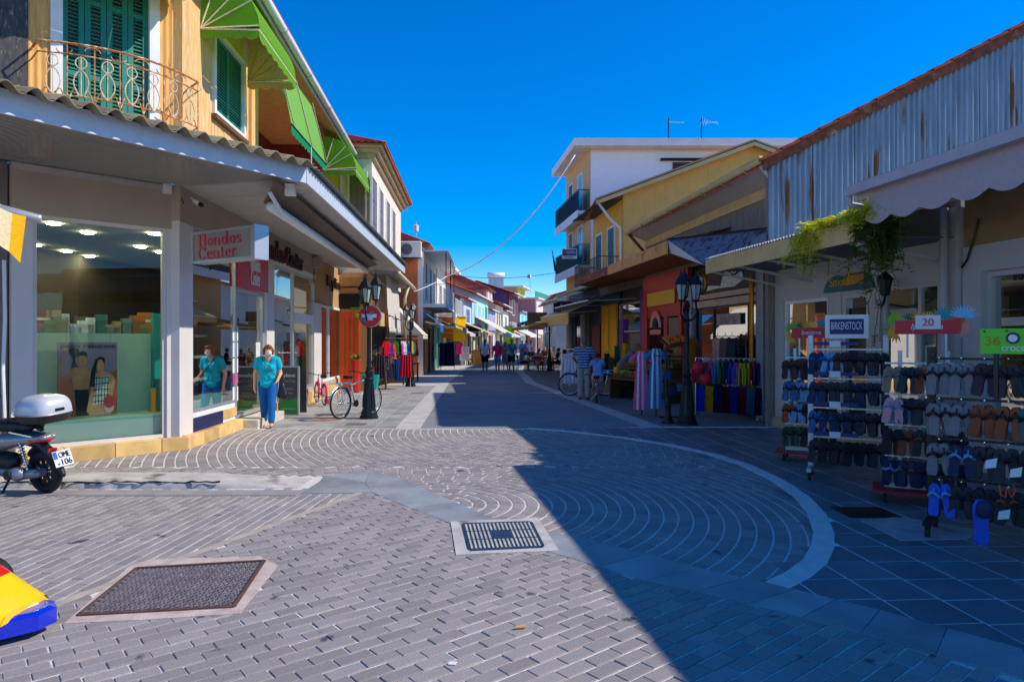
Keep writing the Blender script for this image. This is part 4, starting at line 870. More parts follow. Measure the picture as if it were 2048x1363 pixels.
for i in range(49): vs += [(a + (b - a) * i / 48, .56, 2.1), (a + (b - a) * i / 48, .57, 1.92 + (.12 if i % 2 else 0))]
mb.add(vs, [(2 * i, 2 * i + 1, 2 * i + 3, 2 * i + 2) for i in range(48)]); mb.build('fringe', M_canv, t); MB(F2).tube([(a - .1, .56, 2.5), (b + .2, .56, 2.45)], .015, 5).build('pull_cord', M_black, t)
shop_awning('small tent shaped cream awning beside the second lamp', F2.p(5.2, 0, 0), F2.p(8.2, 0, 0), 1.3, 3.2, 1.9, F2.nn, M_canv, sides=True)
# --- generic far house
def house(label, px0, Y0, px1, Y1, ytop, col, depth=6, name='house', side=None, roof='tile', rise=1.0, over=.35, shut=None, wins=(), zwin=(), m2=None, ybase=None, roofm=None):
    """front between two picture columns at known distances; ytop = eave row at the near corner"""
    a = D(px0, 0, Y0); b = D(px1, 0, Y1); fr = Fr(a, b); z = H + (CY - ytop) / F * Y0; o = fr.p(0, 0, 0); t = thing(name, label, 'building', o)
    m_ = mat('wall_' + label[:24], col, .8, var=.07, scale=1.2); mb = MB(fr); mb.box(0, fr.L, -.25, 0, 0, z); mb.build('front_wall', m_, t)
    mb = MB(fr); mb.box(-.001, .25, -depth, -.25, 0, z); mb.build('side_wall', mat('side_' + label[:24], side, .8, var=.1) if side else m_, t); mb = MB(fr); mb.box(fr.L - .25, fr.L, -depth, -.25, 0, z); mb.box(.25, fr.L - .25, -depth, -depth + .2, 0, z); mb.build('rear_wall', m_, t)
    if roof == 'tile':
        tileroof('roof', t, fr.p(-over, over, z), fr.p(fr.L + over, over, z), fr.p(fr.L + over, -depth / 2, z + rise), fr.p(-over, -depth / 2, z + rise), roofm); tileroof('roof', t, fr.p(fr.L + over, -depth - over, z), fr.p(-over, -depth - over, z), fr.p(-over, -depth / 2, z + rise), fr.p(fr.L + over, -depth / 2, z + rise), roofm)
        for u in (.0, fr.L - .12): mb = MB(fr); mb.plate([(u, 0, z), (u, -depth, z), (u, -depth / 2, z + rise * .97)], (.12, 0, 0)); mb.build('gable', mat('side_' + label[:24], side or col, .8), t)
        MB(fr).tube([(-over, over + .06, z - .03), (fr.L + over, over + .06, z - .03)], .06, 8).build('gutter', M_trim, t)
    elif roof == 'hip':
        k = min(depth / 2, fr.L / 2.2); r0, r1 = fr.p(k, -depth / 2, z + rise), fr.p(fr.L - k, -depth / 2, z + rise); e = [fr.p(-over, over, z), fr.p(fr.L + over, over, z), fr.p(fr.L + over, -depth - over, z), fr.p(-over, -depth - over, z)]
        tileroof('roof', t, e[0], e[1], r1, r0, roofm); tileroof('roof', t, e[3], e[0], r0, r0 + V(.01, 0, 0), roofm); tileroof('roof', t, e[1], e[2], r1, r1 + V(.01, 0, 0), roofm)
        mb = MB(fr); mb.box(-over * .8, fr.L + over * .8, -depth - over * .8, over * .8, z - .12, z - .02); mb.build('eaves', mat('eave_brown', (120, 96, 76), .8), t)
    else:
        mb = MB(fr); mb.box(-over, fr.L + over, -depth, over, z, z + .2); mb.build('flat_roof', M_wht, t)
    fr.t = t
    for (w0, w1, zb, zt_) in wins: shutters(fr, w0 * fr.L, w1 * fr.L, 0, zb, zt_, t, shut or M_brn)
    return t, fr, z
def balcony(fr, u0, u1, proj, z, parent, mslab, mrail, h=.95, step=.12, solid=None):
    b_ = MB(fr).box(u0, u1, 0, proj, z - .16, z); b_ = b_.build('balcony', mslab, parent); mb = MB(fr)
    for p, q in (((u0, 0), (u0, proj)), ((u0, proj), (u1, proj)), ((u1, proj), (u1, 0))): mb.tube([(p[0], p[1], z + h), (q[0], q[1], z + h)], .02, 5)
    mb.build('handrail', mrail, b_); mb = MB(fr); L = u1 - u0; k = int(L / step)
    for i in range(k + 1): mb.tube([(u0 + L * i / k, proj, z), (u0 + L * i / k, proj, z + h)], .01, 4)
    for i in range(int(proj / step)):
        for u in (u0, u1): mb.tube([(u, proj * (i + .5) / int(proj / step), z), (u, proj * (i + .5) / int(proj / step), z + h)], .01, 4)
    mb.build('balusters', mrail, b_, kind='stuff')
    if solid: mb = MB(fr); mb.box(u0 + .02, u1 - .02, proj - .03, proj - .015, z + .05, z + h - .05); mb.build('screen', solid, b_)
    return b_
# --- orange house
t, f3, z3 = house('peach house with red tiled hip roof and air conditioner beyond the cream house', 846, 33, 872, 41, 488, (240, 228, 216), 6, side=(226, 120, 70), roof='hip', rise=1.6, wins=((.1, .25, 3.6, 5.6), (.42, .57, 3.6, 5.6), (.74, .89, 3.6, 5.6), (.1, .25, .6, 2.6)), shut=M_brn)
balcony(f3, .1, f3.L * .98, 1.1, 3.45, t, M_wht, M_trim, solid=None); mb = MB(f3); mb.box(.1, f3.L, 0, 1.2, 6.0, 6.06); mb.build('porch_roof', mat('pale_sheet', (200, 206, 214), .5), t)
for u in (.15, f3.L * .5, f3.L * .95): MB(f3).tube([(u, 1.1, 3.4), (u, 1.1, 6.0)], .025, 5).build('porch_post', M_black, t)
p = D(822, 500, 32.9); a_ = thing('air_conditioner', 'white air conditioner unit on the peach side wall', 'air conditioner', p + V(0, 0, -.35)); fz = Fr(p - V(.55, 0, 0), p + V(.55, 0, 0))
MB(fz).bev(0, 1.1, 0, .35, p.z - .38, p.z + .38, .03).build('casing', M_trim, a_); MB(fz).lathe([(.27, 0), (.27, .02), (.1, .02), (.1, .03)], 18, (.4, .35, p.z), Matrix.Rotation(R(-90), 3, 'X')).build('fan_grille', M_grs, a_); MB(fz).bar((.1, .2, p.z - .42), (1, .2, p.z - .42), .05).build('bracket', M_black, a_)
p = D(832, 486, 35); t_ = thing('roof_mast', 'thin aerial mast with a small white dish on the peach house', 'antenna', p); MB().tube([p, p + V(0, 0, 1.1)], .03, 6).build('pole', M_alu, t_); MB().lathe([(.12, 0), (.14, .3), (.05, .34)], 10, p + V(0, 0, .6)).build('receiver', M_trim, t_)
t, f3b, z_ = house('narrow white house with a balcony after the peach house', 874, 41.5, 893, 47, 530, (236, 228, 214), 5, roof='flat', over=.9, wins=((.2, .4, 3.4, 5.2), (.6, .8, 3.4, 5.2)), shut=M_grs)
balcony(f3b, .1, f3b.L, 1.1, 3.3, t, M_wht, M_trim)
# --- navy gable house with pale blue front, turquoise house and the rest of the bending row
t, f4, z4 = house('blue grey gabled house with a pale blue front behind the yellow awning', 927, 47, 943, 52, 596, (190, 204, 226), 7, side=(74, 80, 104), rise=1.3, wins=((.25, .7, 2.9, 4.0),), shut=mat('blue_shutter', (86, 110, 150), .6)); fs4 = Fr(f4.p(0, -3, 0), f4.p(0, 0, 0)); shutters(fs4, 1.0, 2.0, .01, 2.6, 4.0, t, mat('blue_shutter', (86, 110, 150), .6))
M_tqs = mat('turq_shutter', (150, 206, 206), .6); M_gs = mat('bright_green_shutter', (20, 140, 104), .6)
t, f5, z5 = house('turquoise house with tall pale shutters and one bright green shutter', 944, 52.5, 976, 63, 586, (170, 222, 218), 7, rise=1.4, wins=((.1, .22, 2.6, 4.6), (.34, .46, 2.6, 4.6), (.58, .7, 2.6, 4.6)), shut=M_tqs)
fbox(f5, 'open_shutter', M_gs, f5.L * .8, f5.L * .9, .02, .07, 2.3, 4.7, t); fbox(f5, 'air_unit', M_grs, .1, 1.6, .02, .5, 2.0, 2.6, t)
t, f5b, _ = house('tall mauve house with a red hip roof rising behind the turquoise house', 973, 74, 985, 80, 576, (196, 150, 140), 9, roof='hip', rise=2.2, side=(168, 130, 130), wins=((.2, .4, 6.2, 7.2), (.6, .8, 6.2, 7.2)), shut=M_trim)
t, f5c, _ = house('dark mauve gabled house at the back of the left row', 930, 80, 945, 86, 566, (120, 100, 120), 8, rise=2.0, side=(110, 90, 110))
t, f6, _ = house('small lilac blue house with white louvred windows', 977, 64, 990, 70, 618, (166, 182, 224), 6, rise=.9, wins=((.12, .4, 2.4, 4.2), (.58, .86, 2.4, 4.2)), shut=mat('maroon_white', (196, 150, 160), .6))
t, f7, _ = house('cream house with dark brown shutters and red roof in the far row', 991, 71, 1006, 78, 608, (240, 232, 190), 6, rise=1.2, over=.9, wins=((.1, .26, 2.4, 4.8), (.36, .52, 2.4, 4.8), (.62, .78, 2.4, 4.8), (.84, .97, 2.4, 4.8)), shut=M_brn)
t, f8, _ = house('white house with porch balcony in the far row', 1006, 79, 1017, 85, 620, (226, 224, 220), 6, rise=1.0, wins=((.3, .6, 3, 4.6),), shut=M_grs); balcony(f8, .2, f8.L, 1.0, 2.9, t, M_wht, M_trim)
t, f9, _ = house('dark purple house with a red roof at the bend', 1018, 86, 1036, 94, 586, (96, 62, 60), 8, side=(92, 84, 128), rise=1.6, over=.8, wins=((.3, .6, 5, 7),), shut=M_brn)
t, f10, _ = house('pale blue house with aqua shutters at the bend', 1040, 96, 1056, 104, 622, (190, 210, 236), 7, side=(150, 176, 214), rise=.8, wins=((.15, .4, 2.8, 5.4), (.6, .85, 2.8, 5.4)), shut=mat('aqua_shutter', (70, 200, 220), .6))
t, f11, z11 = house('pink house with a pale front closing the end of the street', 1073, 106, 1102, 118, 597, (240, 206, 196), 14, side=(196, 130, 122), roof='flat', over=.4, wins=((.12, .26, 3.6, 5.6), (.4, .56, 3.6, 5.6), (.7, .86, 3.6, 5.6), (.12, .26, .8, 2.6), (.4, .56, .8, 2.6)), shut=M_trim); fbox(f11, 'parapet_screen', mat('green_net', (50, 130, 110), .7), 0, f11.L, -.2, -.1, z11 + .2, z11 + 1.2, t)
t, f12, z12 = house('mauve block with a lime yellow top floor above the far roofs', 1036, 128, 1050, 136, 574, (220, 196, 40), 16, side=(196, 150, 140), roof='flat', over=1.2, wins=((.2, .8, 9.4, 11),), shut=mat('lime_shutter', (120, 160, 20), .6))
p = D(992, 560, 126); t_ = thing('solar_tank', 'white solar water tank on the far flat roof', 'water tank', p); MB().tube([p + V(-1.6, 0, .9), p + V(1.6, 0, .9)], .5, 12).build('tank', M_wht, t_, smooth=True); MB().box(p.x - 1.4, p.x + 1.4, p.y - .1, p.y + .1, p.z - 1.4, p.z + .5).build('stand', M_alu, t_)
# --- ground floor shop fronts of the left row: dark openings, doors, awnings
def shopfront(fr, u0, u1, label, cols, z=2.7):
    mb = MB(fr); mb.box(u0, u1, .01, .04, 0, z); t = mb.build('shop_front', M_gdark, fr.t); t['label'] = label; k = len(cols)
    for i, c_ in enumerate(cols): a = u0 + (u1 - u0) * i / k; fbox(fr, 'door_panel', mat('panel_%d_%d_%d' % c_, c_, .6), a + .05, a + (u1 - u0) / k * .62, .045, .09, .02, z - .1 - .25 * (i % 2), t)
    return t
shopfront(f3, .2, f3.L, 'timber and turquoise shop front under the peach house', [(200, 130, 60), (150, 70, 30), (20, 160, 150)]); shopfront(f3b, .1, f3b.L, 'turquoise door shop front under the white balcony', [(20, 150, 140), (226, 214, 190)])
shopfront(f4, .1, f4.L, 'pale shop front below the blue grey house', [(210, 200, 180), (190, 150, 100)]); shopfront(f5, .1, f5.L, 'glazed tan shop front below the turquoise house', [(220, 206, 180), (200, 170, 120), (220, 206, 180)])
shopfront(f6, .1, f6.L, 'dark red shop front below the lilac house', [(120, 30, 30), (200, 200, 200)]); shopfront(f7, .1, f7.L, 'cream shop front below the brown shuttered house', [(220, 206, 180), (60, 80, 60)]); shopfront(f8, .1, f8.L, 'shadowy shop front below the porch house', [(100, 96, 90)]); shopfront(f10, .2, f10.L, 'white shop front below the pale blue house', [(226, 226, 226)]); shopfront(f11, .2, f11.L, 'brown shop front at the street end', [(120, 80, 60), (200, 190, 180)])
g_ = 'awnings along the left row'
shop_awning('long beige and white awning with a peach stripe under the first balcony', f3.p(.3, 0, 0), f3.p(f3.L, 0, 0), 1.9, 3.1, 2.35, f3.nn, M_canb, g_, .3); shop_awning('short blue awning below the peach house', f3.p(-2.4, .3, 0), f3.p(.2, .3, 0), .7, 2.9, 2.4, f3.nn, cloth('blue', (40, 120, 190), .3), g_, .4)
shop_awning('white sloping awning beside the turquoise doors', f3b.p(.1, 0, 0), f3b.p(f3b.L, 0, 0), 2.0, 3.0, 2.1, f3b.nn, M_canv, g_)
shop_awning('beige awning below the pale blue front', f4.p(.1, 0, 0), f4.p(f4.L, 0, 0), 1.7, 2.9, 2.2, f4.nn, M_canb, g_); shop_awning('big white awning below the turquoise house', f5.p(1.2, 0, 0), f5.p(f5.L + .4, 0, 0), 2.4, 3.6, 2.25, f5.nn, M_canv, g_, .3)
shop_awning('white awning below the cream house with brown shutters', f7.p(.1, 0, 0), f7.p(f7.L, 0, 0), 2.0, 3.1, 2.2, f7.nn, M_canv, g_); shop_awning('cream awning below the far porch', f8.p(.1, 0, 0), f8.p(f8.L, 0, 0), 2.0, 3.3, 2.4, f8.nn, M_canb, g_); shop_awning('pale awning at the bend of the street', f10.p(-4, 0, 0), f10.p(f10.L, 0, 0), 2, 3.2, 2.3, f10.nn, M_canv, g_)
# yellow box awning
Y0 = 42.5; a, b = D(898, 0, Y0), D(931, 0, Y0 + 1); fy = Fr(a, b); z0, z1 = D(0, 682, Y0).z, D(0, 632, Y0).z; t = thing('box_awning', 'bright yellow box awning with orange side in front of the blue grey house', 'awning', fy.p(.5, 0, z1))
mb = MB(fy); mb.sheet(lambda s_, q: (fy.L * (.26 + .74 * s_ - .06 * q * s_), .0 + .02 * math.sin(s_ * 8), z1 + (z0 - z1) * q), 10, 4); mb.build('front_sheet', cloth('yellow', (252, 196, 16), .3), t); mb = MB(fy); mb.sheet(lambda s_, q: (fy.L * .26 * s_, -.7 * (1 - s_), z1 + (z0 - z1) * q * (.85 + .1 * s_)), 8, 4); mb.build('side_sheet', cloth('orange', (226, 128, 8), .35), t)
MB(fy).plate([(-1.2, -2, z1 + .2), (fy.L * 1.05, -1.4, z1 + .1), (fy.L * 1.05, .15, z1), (-.6, .1, z1 + .1)], (0, 0, .05)).build('roof_sheet', M_fascia, t)
# awning balcony rail in black before it
t = thing('railing_screen', 'black and white balcony railing above the beige awning', 'railing', f3.p(f3.L - 3, 1.1, 2.9)); fbox(f3, 'dark_panel', M_black, f3.L - 3.2, f3.L - 1.2, 1.15, 1.18, 2.6, 3.3, t); fbox(f3, 'slab', M_wht, f3.L - 3.3, f3.L + .6, .2, 1.2, 2.45, 2.58, t)
for k in range(12): MB(f3).tube([(f3.L - 1.1 + k * .14, 1.16, 2.6), (f3.L - 1.1 + k * .14, 1.16, 3.3)], .012, 4).build('baluster', M_trim, t)
p = D(1019, 676, 66); t = thing('banner', 'lime green vertical banner hanging far down the street', 'banner', p); MB().box(p.x - .42, p.x + .42, p.y, p.y + .08, p.z - .6, p.z + 1.1).build('cloth', cloth('lime', (176, 220, 20), .3), t); MB().bar((p.x - .5, p.y + .1, p.z + 1.15), (p.x + .5, p.y + .1, p.z + 1.15), .08).build('arm', M_black, t)
p = D(884, 655, 50); t = thing('oval_sign', 'small dark blue projecting sign on the turquoise house', 'sign', D(950, 655, 52)); p = D(950, 655, 52); MB().lathe([(.5, -.06), (.55, 0), (.5, .06)], 16, p, Matrix.Rotation(R(90), 3, 'X') @ Matrix.Diagonal((1.2, .55, 1))).build('board', mat('sign_blue', (40, 44, 110), .4), t); MB().bar(p + V(-1.2, 0, .1), p, .04).build('arm', M_black, t)
# overhead wires
def wire(label, pts, r=.012, m=None): tag(MB().tube(pts, r, 8).build('overhead_wire', m or M_black, None, smooth=True, origin=pts[0]), label, 'cable')
def sag(a, b, s_, n=24): return [a.lerp(b, i / n) - V(0, 0, s_ * 4 * (i / n) * (1 - i / n)) for i in range(n + 1)]
wire('thick pale cable curving down from the white balcony house to the left balcony', sag(D(1150, 310, 32.4), D(894, 552, 32.2), 1.0), .03, M_trim)
wire('thin pale cable from the white balcony down to the left awning', sag(D(894, 552, 32.2), D(828, 583, 30), .05, 10), .018, M_trim)
wire('thin dark wire across the far sky above the roofs', sag(D(880, 545, 48), D(1113, 545, 40), .35), .015); 
t = thing('street_bulb', 'small street light hanging on the far wire', 'lamp', D(1059, 556, 43)); MB().lathe([(.05, 0), (.16, .02), (.12, .2), (.03, .24)], 10, D(1059, 556, 43)).build('shade', M_alu, t); MB().tube([D(1059, 552, 43), D(1062, 590, 43)], .01, 4).build('cord', M_black, t)
# ================================================================== RIGHT SIDE
NR = Vector((-.99, -.143))
FW = Fr((4.24, 21.6), (5.40, 13.25))      # timber house front (far to near)
FS_ = Fr((5.08, 13.25), (5.88, 8.95))     # beach shop front
FC = Fr((5.90, 8.9), (6.95, 1.2))         # shoe shop front
FE = Fr((4.92, 13.1), (12.0, 13.1))       # corrugated end wall of the timber house
M_cor = mat('blue_grey_zinc', (138, 152, 164), .5, metal=.3, var=.2, scale=2.5, stretch=(3, 3, .4), stain=(126, 78, 44), sscale=1.3, sth=.575, swid=.06)
M_rake = mat('rust_flashing', (120, 66, 42), .85, var=.4, scale=9, stain=(160, 128, 104), sscale=4, sth=.6)
M_rsheet = mat('rust_sheet', (130, 122, 132), .6, metal=.2, var=.25, scale=6, stretch=(4, 4, .5), stain=(104, 44, 34), sscale=2.2, sth=.5, swid=.12)
M_wboard = mat('weathered_board', (140, 128, 116), .85, var=.35, scale=4, stretch=(12, 12, .8), stain=(96, 72, 56), sscale=4, sth=.58)
M_creamp = mat('cream_fascia', (206, 178, 122), .7, var=.12, scale=3, stain=(150, 116, 70), sscale=3, sth=.66)
M_orfas = mat('orange_fascia', (220, 158, 84), .7, var=.14, scale=3, stain=(120, 74, 30), sscale=2, sth=.6)
M_greyw = mat('grey_white_wall', (188, 182, 180), .75, var=.06, scale=1.5)
# ---- timber house with corrugated end
tw = thing('timber_house', 'old timber house with corrugated zinc end wall, red tiles and rusty canopy', 'building', (5.4, 13.2, 0))
def rake(x): return 5.12 + .522 * (x - 4.92)
x = 4.92
while x < 11.9:                                      # overlapping corrugated sheets
    x1 = min(x + .83, 11.95); mb = MB(); k = 44; yo = random.uniform(-.008, .008)
    mb.sheet(lambda s_, q: (x + (x1 - x) * s_, 13.1 + yo + .03 * math.sin((x1 - x) * s_ / .105 * 2 * math.pi), 2.9 + (rake(x + (x1 - x) * s_) - 2.9) * q), k, 1); mb.build('zinc_sheet', M_cor, tw, smooth=True); x = x1 - .03
mb = MB(); mb.box(4.95, 11.9, 13.2, 13.35, 0, 5.0); mb.build('end_wall', M_wboard, tw)
mb = MB(); mb.plate([(4.8, 13.04, rake(4.8) - .16), (12, 13.04, rake(12) - .16), (12, 13.04, rake(12) + .04), (4.8, 13.04, rake(4.8) + .04)], (0, .04, 0)); mb.build('rake_flashing', M_rake, tw)
for i in range(20):
    x = 4.75 + i * .36; m_ = MB(); m_.plate([(x, 12.98, rake(x) + .05), (x + .4, 12.98, rake(x + .4) + .03), (x + .4, 12.98, rake(x + .4) + .075), (x, 12.98, rake(x) + .11)], (0, .3, 0)); m_.build('edge_tile', M_tile, tw)
tileroof('roof', tw, FW.p(-.1, .52, 5.08), FW.p(FW.L + .1, .62, 5.08), (12, 13.05, rake(12) + .03), (10.8, 21.6, rake(12)), M_tilej)
zE = 5.08
MB(FW).tube([(-.1, .62, zE - .02), (FW.L + .02, .62, zE + .06)], .075, 10).build('gutter', M_creamp, tw, smooth=True)
mb = MB(FW); mb.plate([(0, .56, zE - .06), (FW.L, .6, zE + .02), (FW.L, 0, 4.82), (0, 0, 4.78)], (0, 0, .03)); mb.build('soffit', M_greyw, tw)
for k in range(8): u = FW.L * (k + .5) / 8; MB(FW).tube([(u, .62 + .085 * math.cos(R(a)), zE + .085 * math.sin(R(a))) for a in range(-210, 1, 30)], .012, 5).build('gutter_bracket', M_creamp, tw)
fbox(FW, 'wall_plate', M_creamp, 0, FW.L, -.1, .03, 4.6, 4.82, tw); fbox(FW, 'corner_post', M_weath if False else M_greyw, FW.L - .16, FW.L, -.1, .05, 3.3, 4.7, tw)
boards(FW, 0, FW.L - .17, 3.6, 4.6, M_wboard, tw, .16, 0); fbox(FW, 'core_wall', M_dark, 0, FW.L - .2, -.4, -.12, 0, 4.8, tw)
MB(FW).tube([(FW.L - .02, .6, zE - .05), (FW.L - .0, .35, 4.75), (FW.L, .12, 4.6), (FW.L, .12, 3.6)], .05, 8).build('downpipe', M_greyw, tw, smooth=True)
MB(FW).tube([(.05, .6, zE - .05), (.05, .3, 4.7), (.05, .12, 4.5), (.05, .12, 3.9)], .05, 8).build('downpipe', M_rake, tw, smooth=True)
# rusty canopy along it
c0, c1 = V(2.42, 26.0, 0), V(3.68, 16.1, 0); zc = 3.86
mb = MB(); mb.plate([P3(c0, zc - .14), P3(c0.lerp(c1, .47), zc - .14), P3(c0.lerp(c1, .47), zc + .12), P3(c0, zc + .1)], (-.03, 0, 0)); mb.build('canopy_fascia', M_rake, tw)
mb = MB(); mb.plate([P3(c0.lerp(c1, .475), zc - .16), P3(c1, zc - .16), P3(c1, zc + .14), P3(c0.lerp(c1, .475), zc + .13)], (-.04, 0, 0)); mb.build('canopy_fascia', M_orfas, tw)
mb = MB(); mb.plate([P3(c0, zc + .08), P3(c1, zc + .1), FW.p(FW.L - 2.5, 0, 4.25), (3.5, 26.5, 4.2)], (0, 0, .03)); mb.build('canopy_roof', M_rake, tw)
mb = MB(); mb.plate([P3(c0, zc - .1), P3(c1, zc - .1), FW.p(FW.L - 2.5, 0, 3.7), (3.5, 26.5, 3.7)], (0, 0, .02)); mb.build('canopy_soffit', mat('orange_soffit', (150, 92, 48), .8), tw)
pA, pB, pC, pD_ = V(c1.x, c1.y, zc + .16), D(1545, 458, 13.15), D(1545, 505, 13.0), D(1408, 530, 13.9)
mb = MB(); mb.plate([pA, pD_, pC, pB], (.02, .04, .03)); mb.build('rust_panel', M_rsheet, tw); mb = MB(); mb.bar(pA + V(0, 0, .03), pB + V(0, 0, .03), .05, .03); mb.build('panel_edge', M_dark, tw)
mb = MB(); mb.plate([pA, pD_, V(c1.x + .05, c1.y + .1, zc - .12)], (.02, .03, 0)); mb.build('rust_panel', M_fascia, tw)
for k in range(3): p = D(1265 + k * 45, 525 - k * 22, 20 - k * 2); MB().ell(p, (.12, .12, .1)).build('floodlight', M_alu, tw)
# ---- red shop and black clothes shop under it
M_red = mat('signal_red', (186, 24, 20), .5, var=.06); M_yel = mat('mustard_yellow', (226, 172, 40), .6, var=.06)
gW = lambda px: FW.hu(px); r0, r1 = gW(1293), gW(1384)
rsx = thing('red_shop', 'red painted shop front with yellow panel and arched sign', 'shop', FW.p(r0, 0, 0)); z_ = lambda px, py: FW.hz(px, py)
fbox(FW, 'wall', M_red, r0, r1, 0, .12, z_(1330, 610) - .35, 3.6, rsx); fbox(FW, 'pier', M_red, r0, r0 + .45, 0, .14, 0, 2.9, rsx); fbox(FW, 'frame_post', M_red, gW(1336), gW(1343), 0, .13, 0, 2.4, rsx); fbox(FW, 'frame_post', M_red, gW(1366), gW(1372), 0, .13, 0, 2.4, rsx)
fbox(FW, 'yellow_panel', M_yel, gW(1305), gW(1360), .14, .17, z_(1330, 610), z_(1330, 583), rsx); fbox(FW, 'opening', M_gdark, r0 + .45, r1, .02, .05, 0, 2.5, rsx); fbox(FW, 'door', mat('taupe_door', (120, 104, 84), .6), gW(1344), gW(1365), .06, .1, 0, 2.3, rsx)
pa = FW.p(gW(1321), .16, z_(1321, 650)); q = MB(FW)
ua_, za_ = gW(1321), z_(1321, 655)
ring(q, 0, 0, 1, 1, .4, .4, 0, 180, lambda pts: q.ext([(ua_ + a * .48, za_ + b * .5) for a, b in pts], .15, .17), 12); q.build('arched_sign', mat('sign_salmon', (226, 130, 110), .6, var=.3, scale=30), rsx)
fbox(FW, 'sign_base', mat('sign_salmon', (226, 130, 110)), ua_ - .45, ua_ + .45, .15, .17, za_ - .2, za_ - .06, rsx)
b0, b1 = gW(1386), gW(1534); bsx = thing('clothes_shop', 'dark glazed clothes shop with torn white lettering and gilded pipe', 'shop', FW.p(b0, 0, 0)); M_greyp = mat('grey_pier', (132, 138, 150), .5)
fbox(FW, 'pier', M_greyp, b0, b0 + .28, 0, .16, 0, 3.1, bsx); fbox(FW, 'pier', M_greyp, gW(1526), gW(1541), 0, .16, 0, 3.3, bsx); zb = z_(1450, 592)
fbox(FW, 'lintel', mat('rosy_lintel', (190, 160, 140), .6), b0 + .28, gW(1526), 0, .12, zb - .22, zb - .06, bsx); fbox(FW, 'lintel', mat('rosy_lintel', (190, 160, 140)), b0 + .28, gW(1526), 0, .09, zb - .02, zb + .1, bsx); fbox(FW, 'sign_board', mat('charcoal_board', (66, 62, 60), .7, var=.3, scale=4), b0 + .28, gW(1526), .0, .06, zb + .12, zb + .62, bsx)
sg = MB(FW); uq = gW(1455); sg.ext([(gW(1410), zb + .16), (gW(1440), zb + .2), (gW(1475), zb + .18), (gW(1494), zb + .3), (gW(1490), zb + .5), (gW(1478), zb + .42), (gW(1452), zb + .46), (gW(1448), zb + .24), (gW(1425), zb + .3)], .065, .085); sg.build('torn_sign', mat('pale_torn', (206, 206, 204), .6, var=.25, scale=12), bsx)
text('lloo', FW.p(gW(1468), .09, zb + .55), FW.p(1, 0, 0) - FW.p(0, 0, 0), .16, .6, M_trim, bsx)
fr_ = frame(FW, b0 + .3, gW(1525), -.02, .05, .1, zb - .22, .05, M_black, bsx, mull=(gW(1430), gW(1500)))
for a, b in ((b0 + .35, gW(1430)), (gW(1430), gW(1500)), (gW(1500), gW(1525) - .05)): pane(FW, a + .03, b - .03, .01, .15, zb - .27, fr_)
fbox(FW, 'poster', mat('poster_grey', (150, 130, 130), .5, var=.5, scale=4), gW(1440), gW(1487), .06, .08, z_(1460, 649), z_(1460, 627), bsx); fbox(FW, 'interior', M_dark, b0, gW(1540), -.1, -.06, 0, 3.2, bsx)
MB(FW).tube([(gW(1521), .2, 3.0), (gW(1521), .2, .2)], .05, 8).build('gilt_pipe', mat('gilt', (190, 128, 40), .3, metal=.7, var=.3, scale=6), bsx)
p = D(1402, 565, 14.6); t = thing('ring_sign', 'round gilded ring sign hanging beside the lamp', 'sign', p); MB().tube([p + V(.14 * math.cos(R(a)), .1 * math.cos(R(a)), .24 * math.sin(R(a))) for a in range(0, 360, 20)], .035, 6, True).build('ring', mat('gilt', (190, 128, 40)), t, smooth=True); MB().cap(p + V(0, 0, -.1), .03, p + V(0, 0, .08), .04).build('emblem', M_trim, t); MB().bar(p + V(0, 0, .24), p + V(.3, -.2, .5), .02).build('hanger', M_black, t)
# ---- beach shop: single storey, pale front, cream canopy
bs = thing('beach_shop', 'low pale beach shop with arched teal sign and cream canopy', 'shop', FS_.p(0, 0, 0)); gS = lambda px, n=0: FS_.hu(px, n); zS = lambda px, py: FS_.hz(px, py)
sA, sB = V(3.80, 13.3, 0), V(4.50, 8.95, 0)
fbox(FS_, 'plinth', mat('tan_plinth', (170, 150, 128), .7), 0, FS_.L, 0, .06, 0, .2, bs)
zw0, zw1 = .32, zS(1610, 598)
def wallq(u0, u1, z0, z1): fbox(FS_, 'wall', M_greyw, u0, u1, -.2, 0, z0, z1, bs)
wa, wb_, wd0, wd1, we, wf_ = gS(1567), gS(1655), gS(1682), gS(1738), gS(1762), gS(1893)
wallq(0, FS_.L, 2.75, 3.5); wallq(0, wa, .0, 2.75); wallq(wb_, wd0, 0, 2.75); wallq(wd1, we, 0, 2.75); wallq(wf_, FS_.L, 0, 2.75); wallq(wa, wb_, 0, zw0); wallq(we, wf_, 0, zw0); wallq(wa, wb_, zw1, 2.75); zd1 = zS(1700, 585); wallq(wd0, wd1, zd1, 2.75); ze1 = zS(1800, 570); wallq(we, wf_, ze1, 2.75)
f_ = frame(FS_, wa, wb_, -.12, -.03, zw0, zw1, .06, M_trim, bs); pane(FS_, wa + .06, wb_ - .06, -.07, zw0 + .06, zw1 - .06, f_); f_ = frame(FS_, we, wf_, -.12, -.03, zw0, ze1, .06, M_greyw, bs, mull=(gS(1835),)); pane(FS_, we + .06, wf_ - .06, -.07, zw0 + .06, ze1 - .06, f_)
mb = MB(FS_); mb.box(gS(1762) + .06, gS(1866), -.1, -.09, 1.3, ze1 - .1); mb.build('blind', mat('taupe_blind', (150, 144, 132), .8), f_)
f_ = frame(FS_, wd0, wd1, -.15, -.02, 0, zd1, .09, M_greyw, bs, 'door_frame'); mb = MB(FS_); mb.box(wd0 + .09, wd1 - .09, -.12, -.08, 0, zd1 - .25); mb.build('door', M_gdark, f_)
mb = MB(FS_); mb.box(.05, FS_.L, -2.5, -2.45, 0, 2.9); mb.box(.05, FS_.L, -2.45, -.2, .0, .05); mb.build('interior', mat('teal_interior', (60, 96, 104), .8, var=.2), bs)
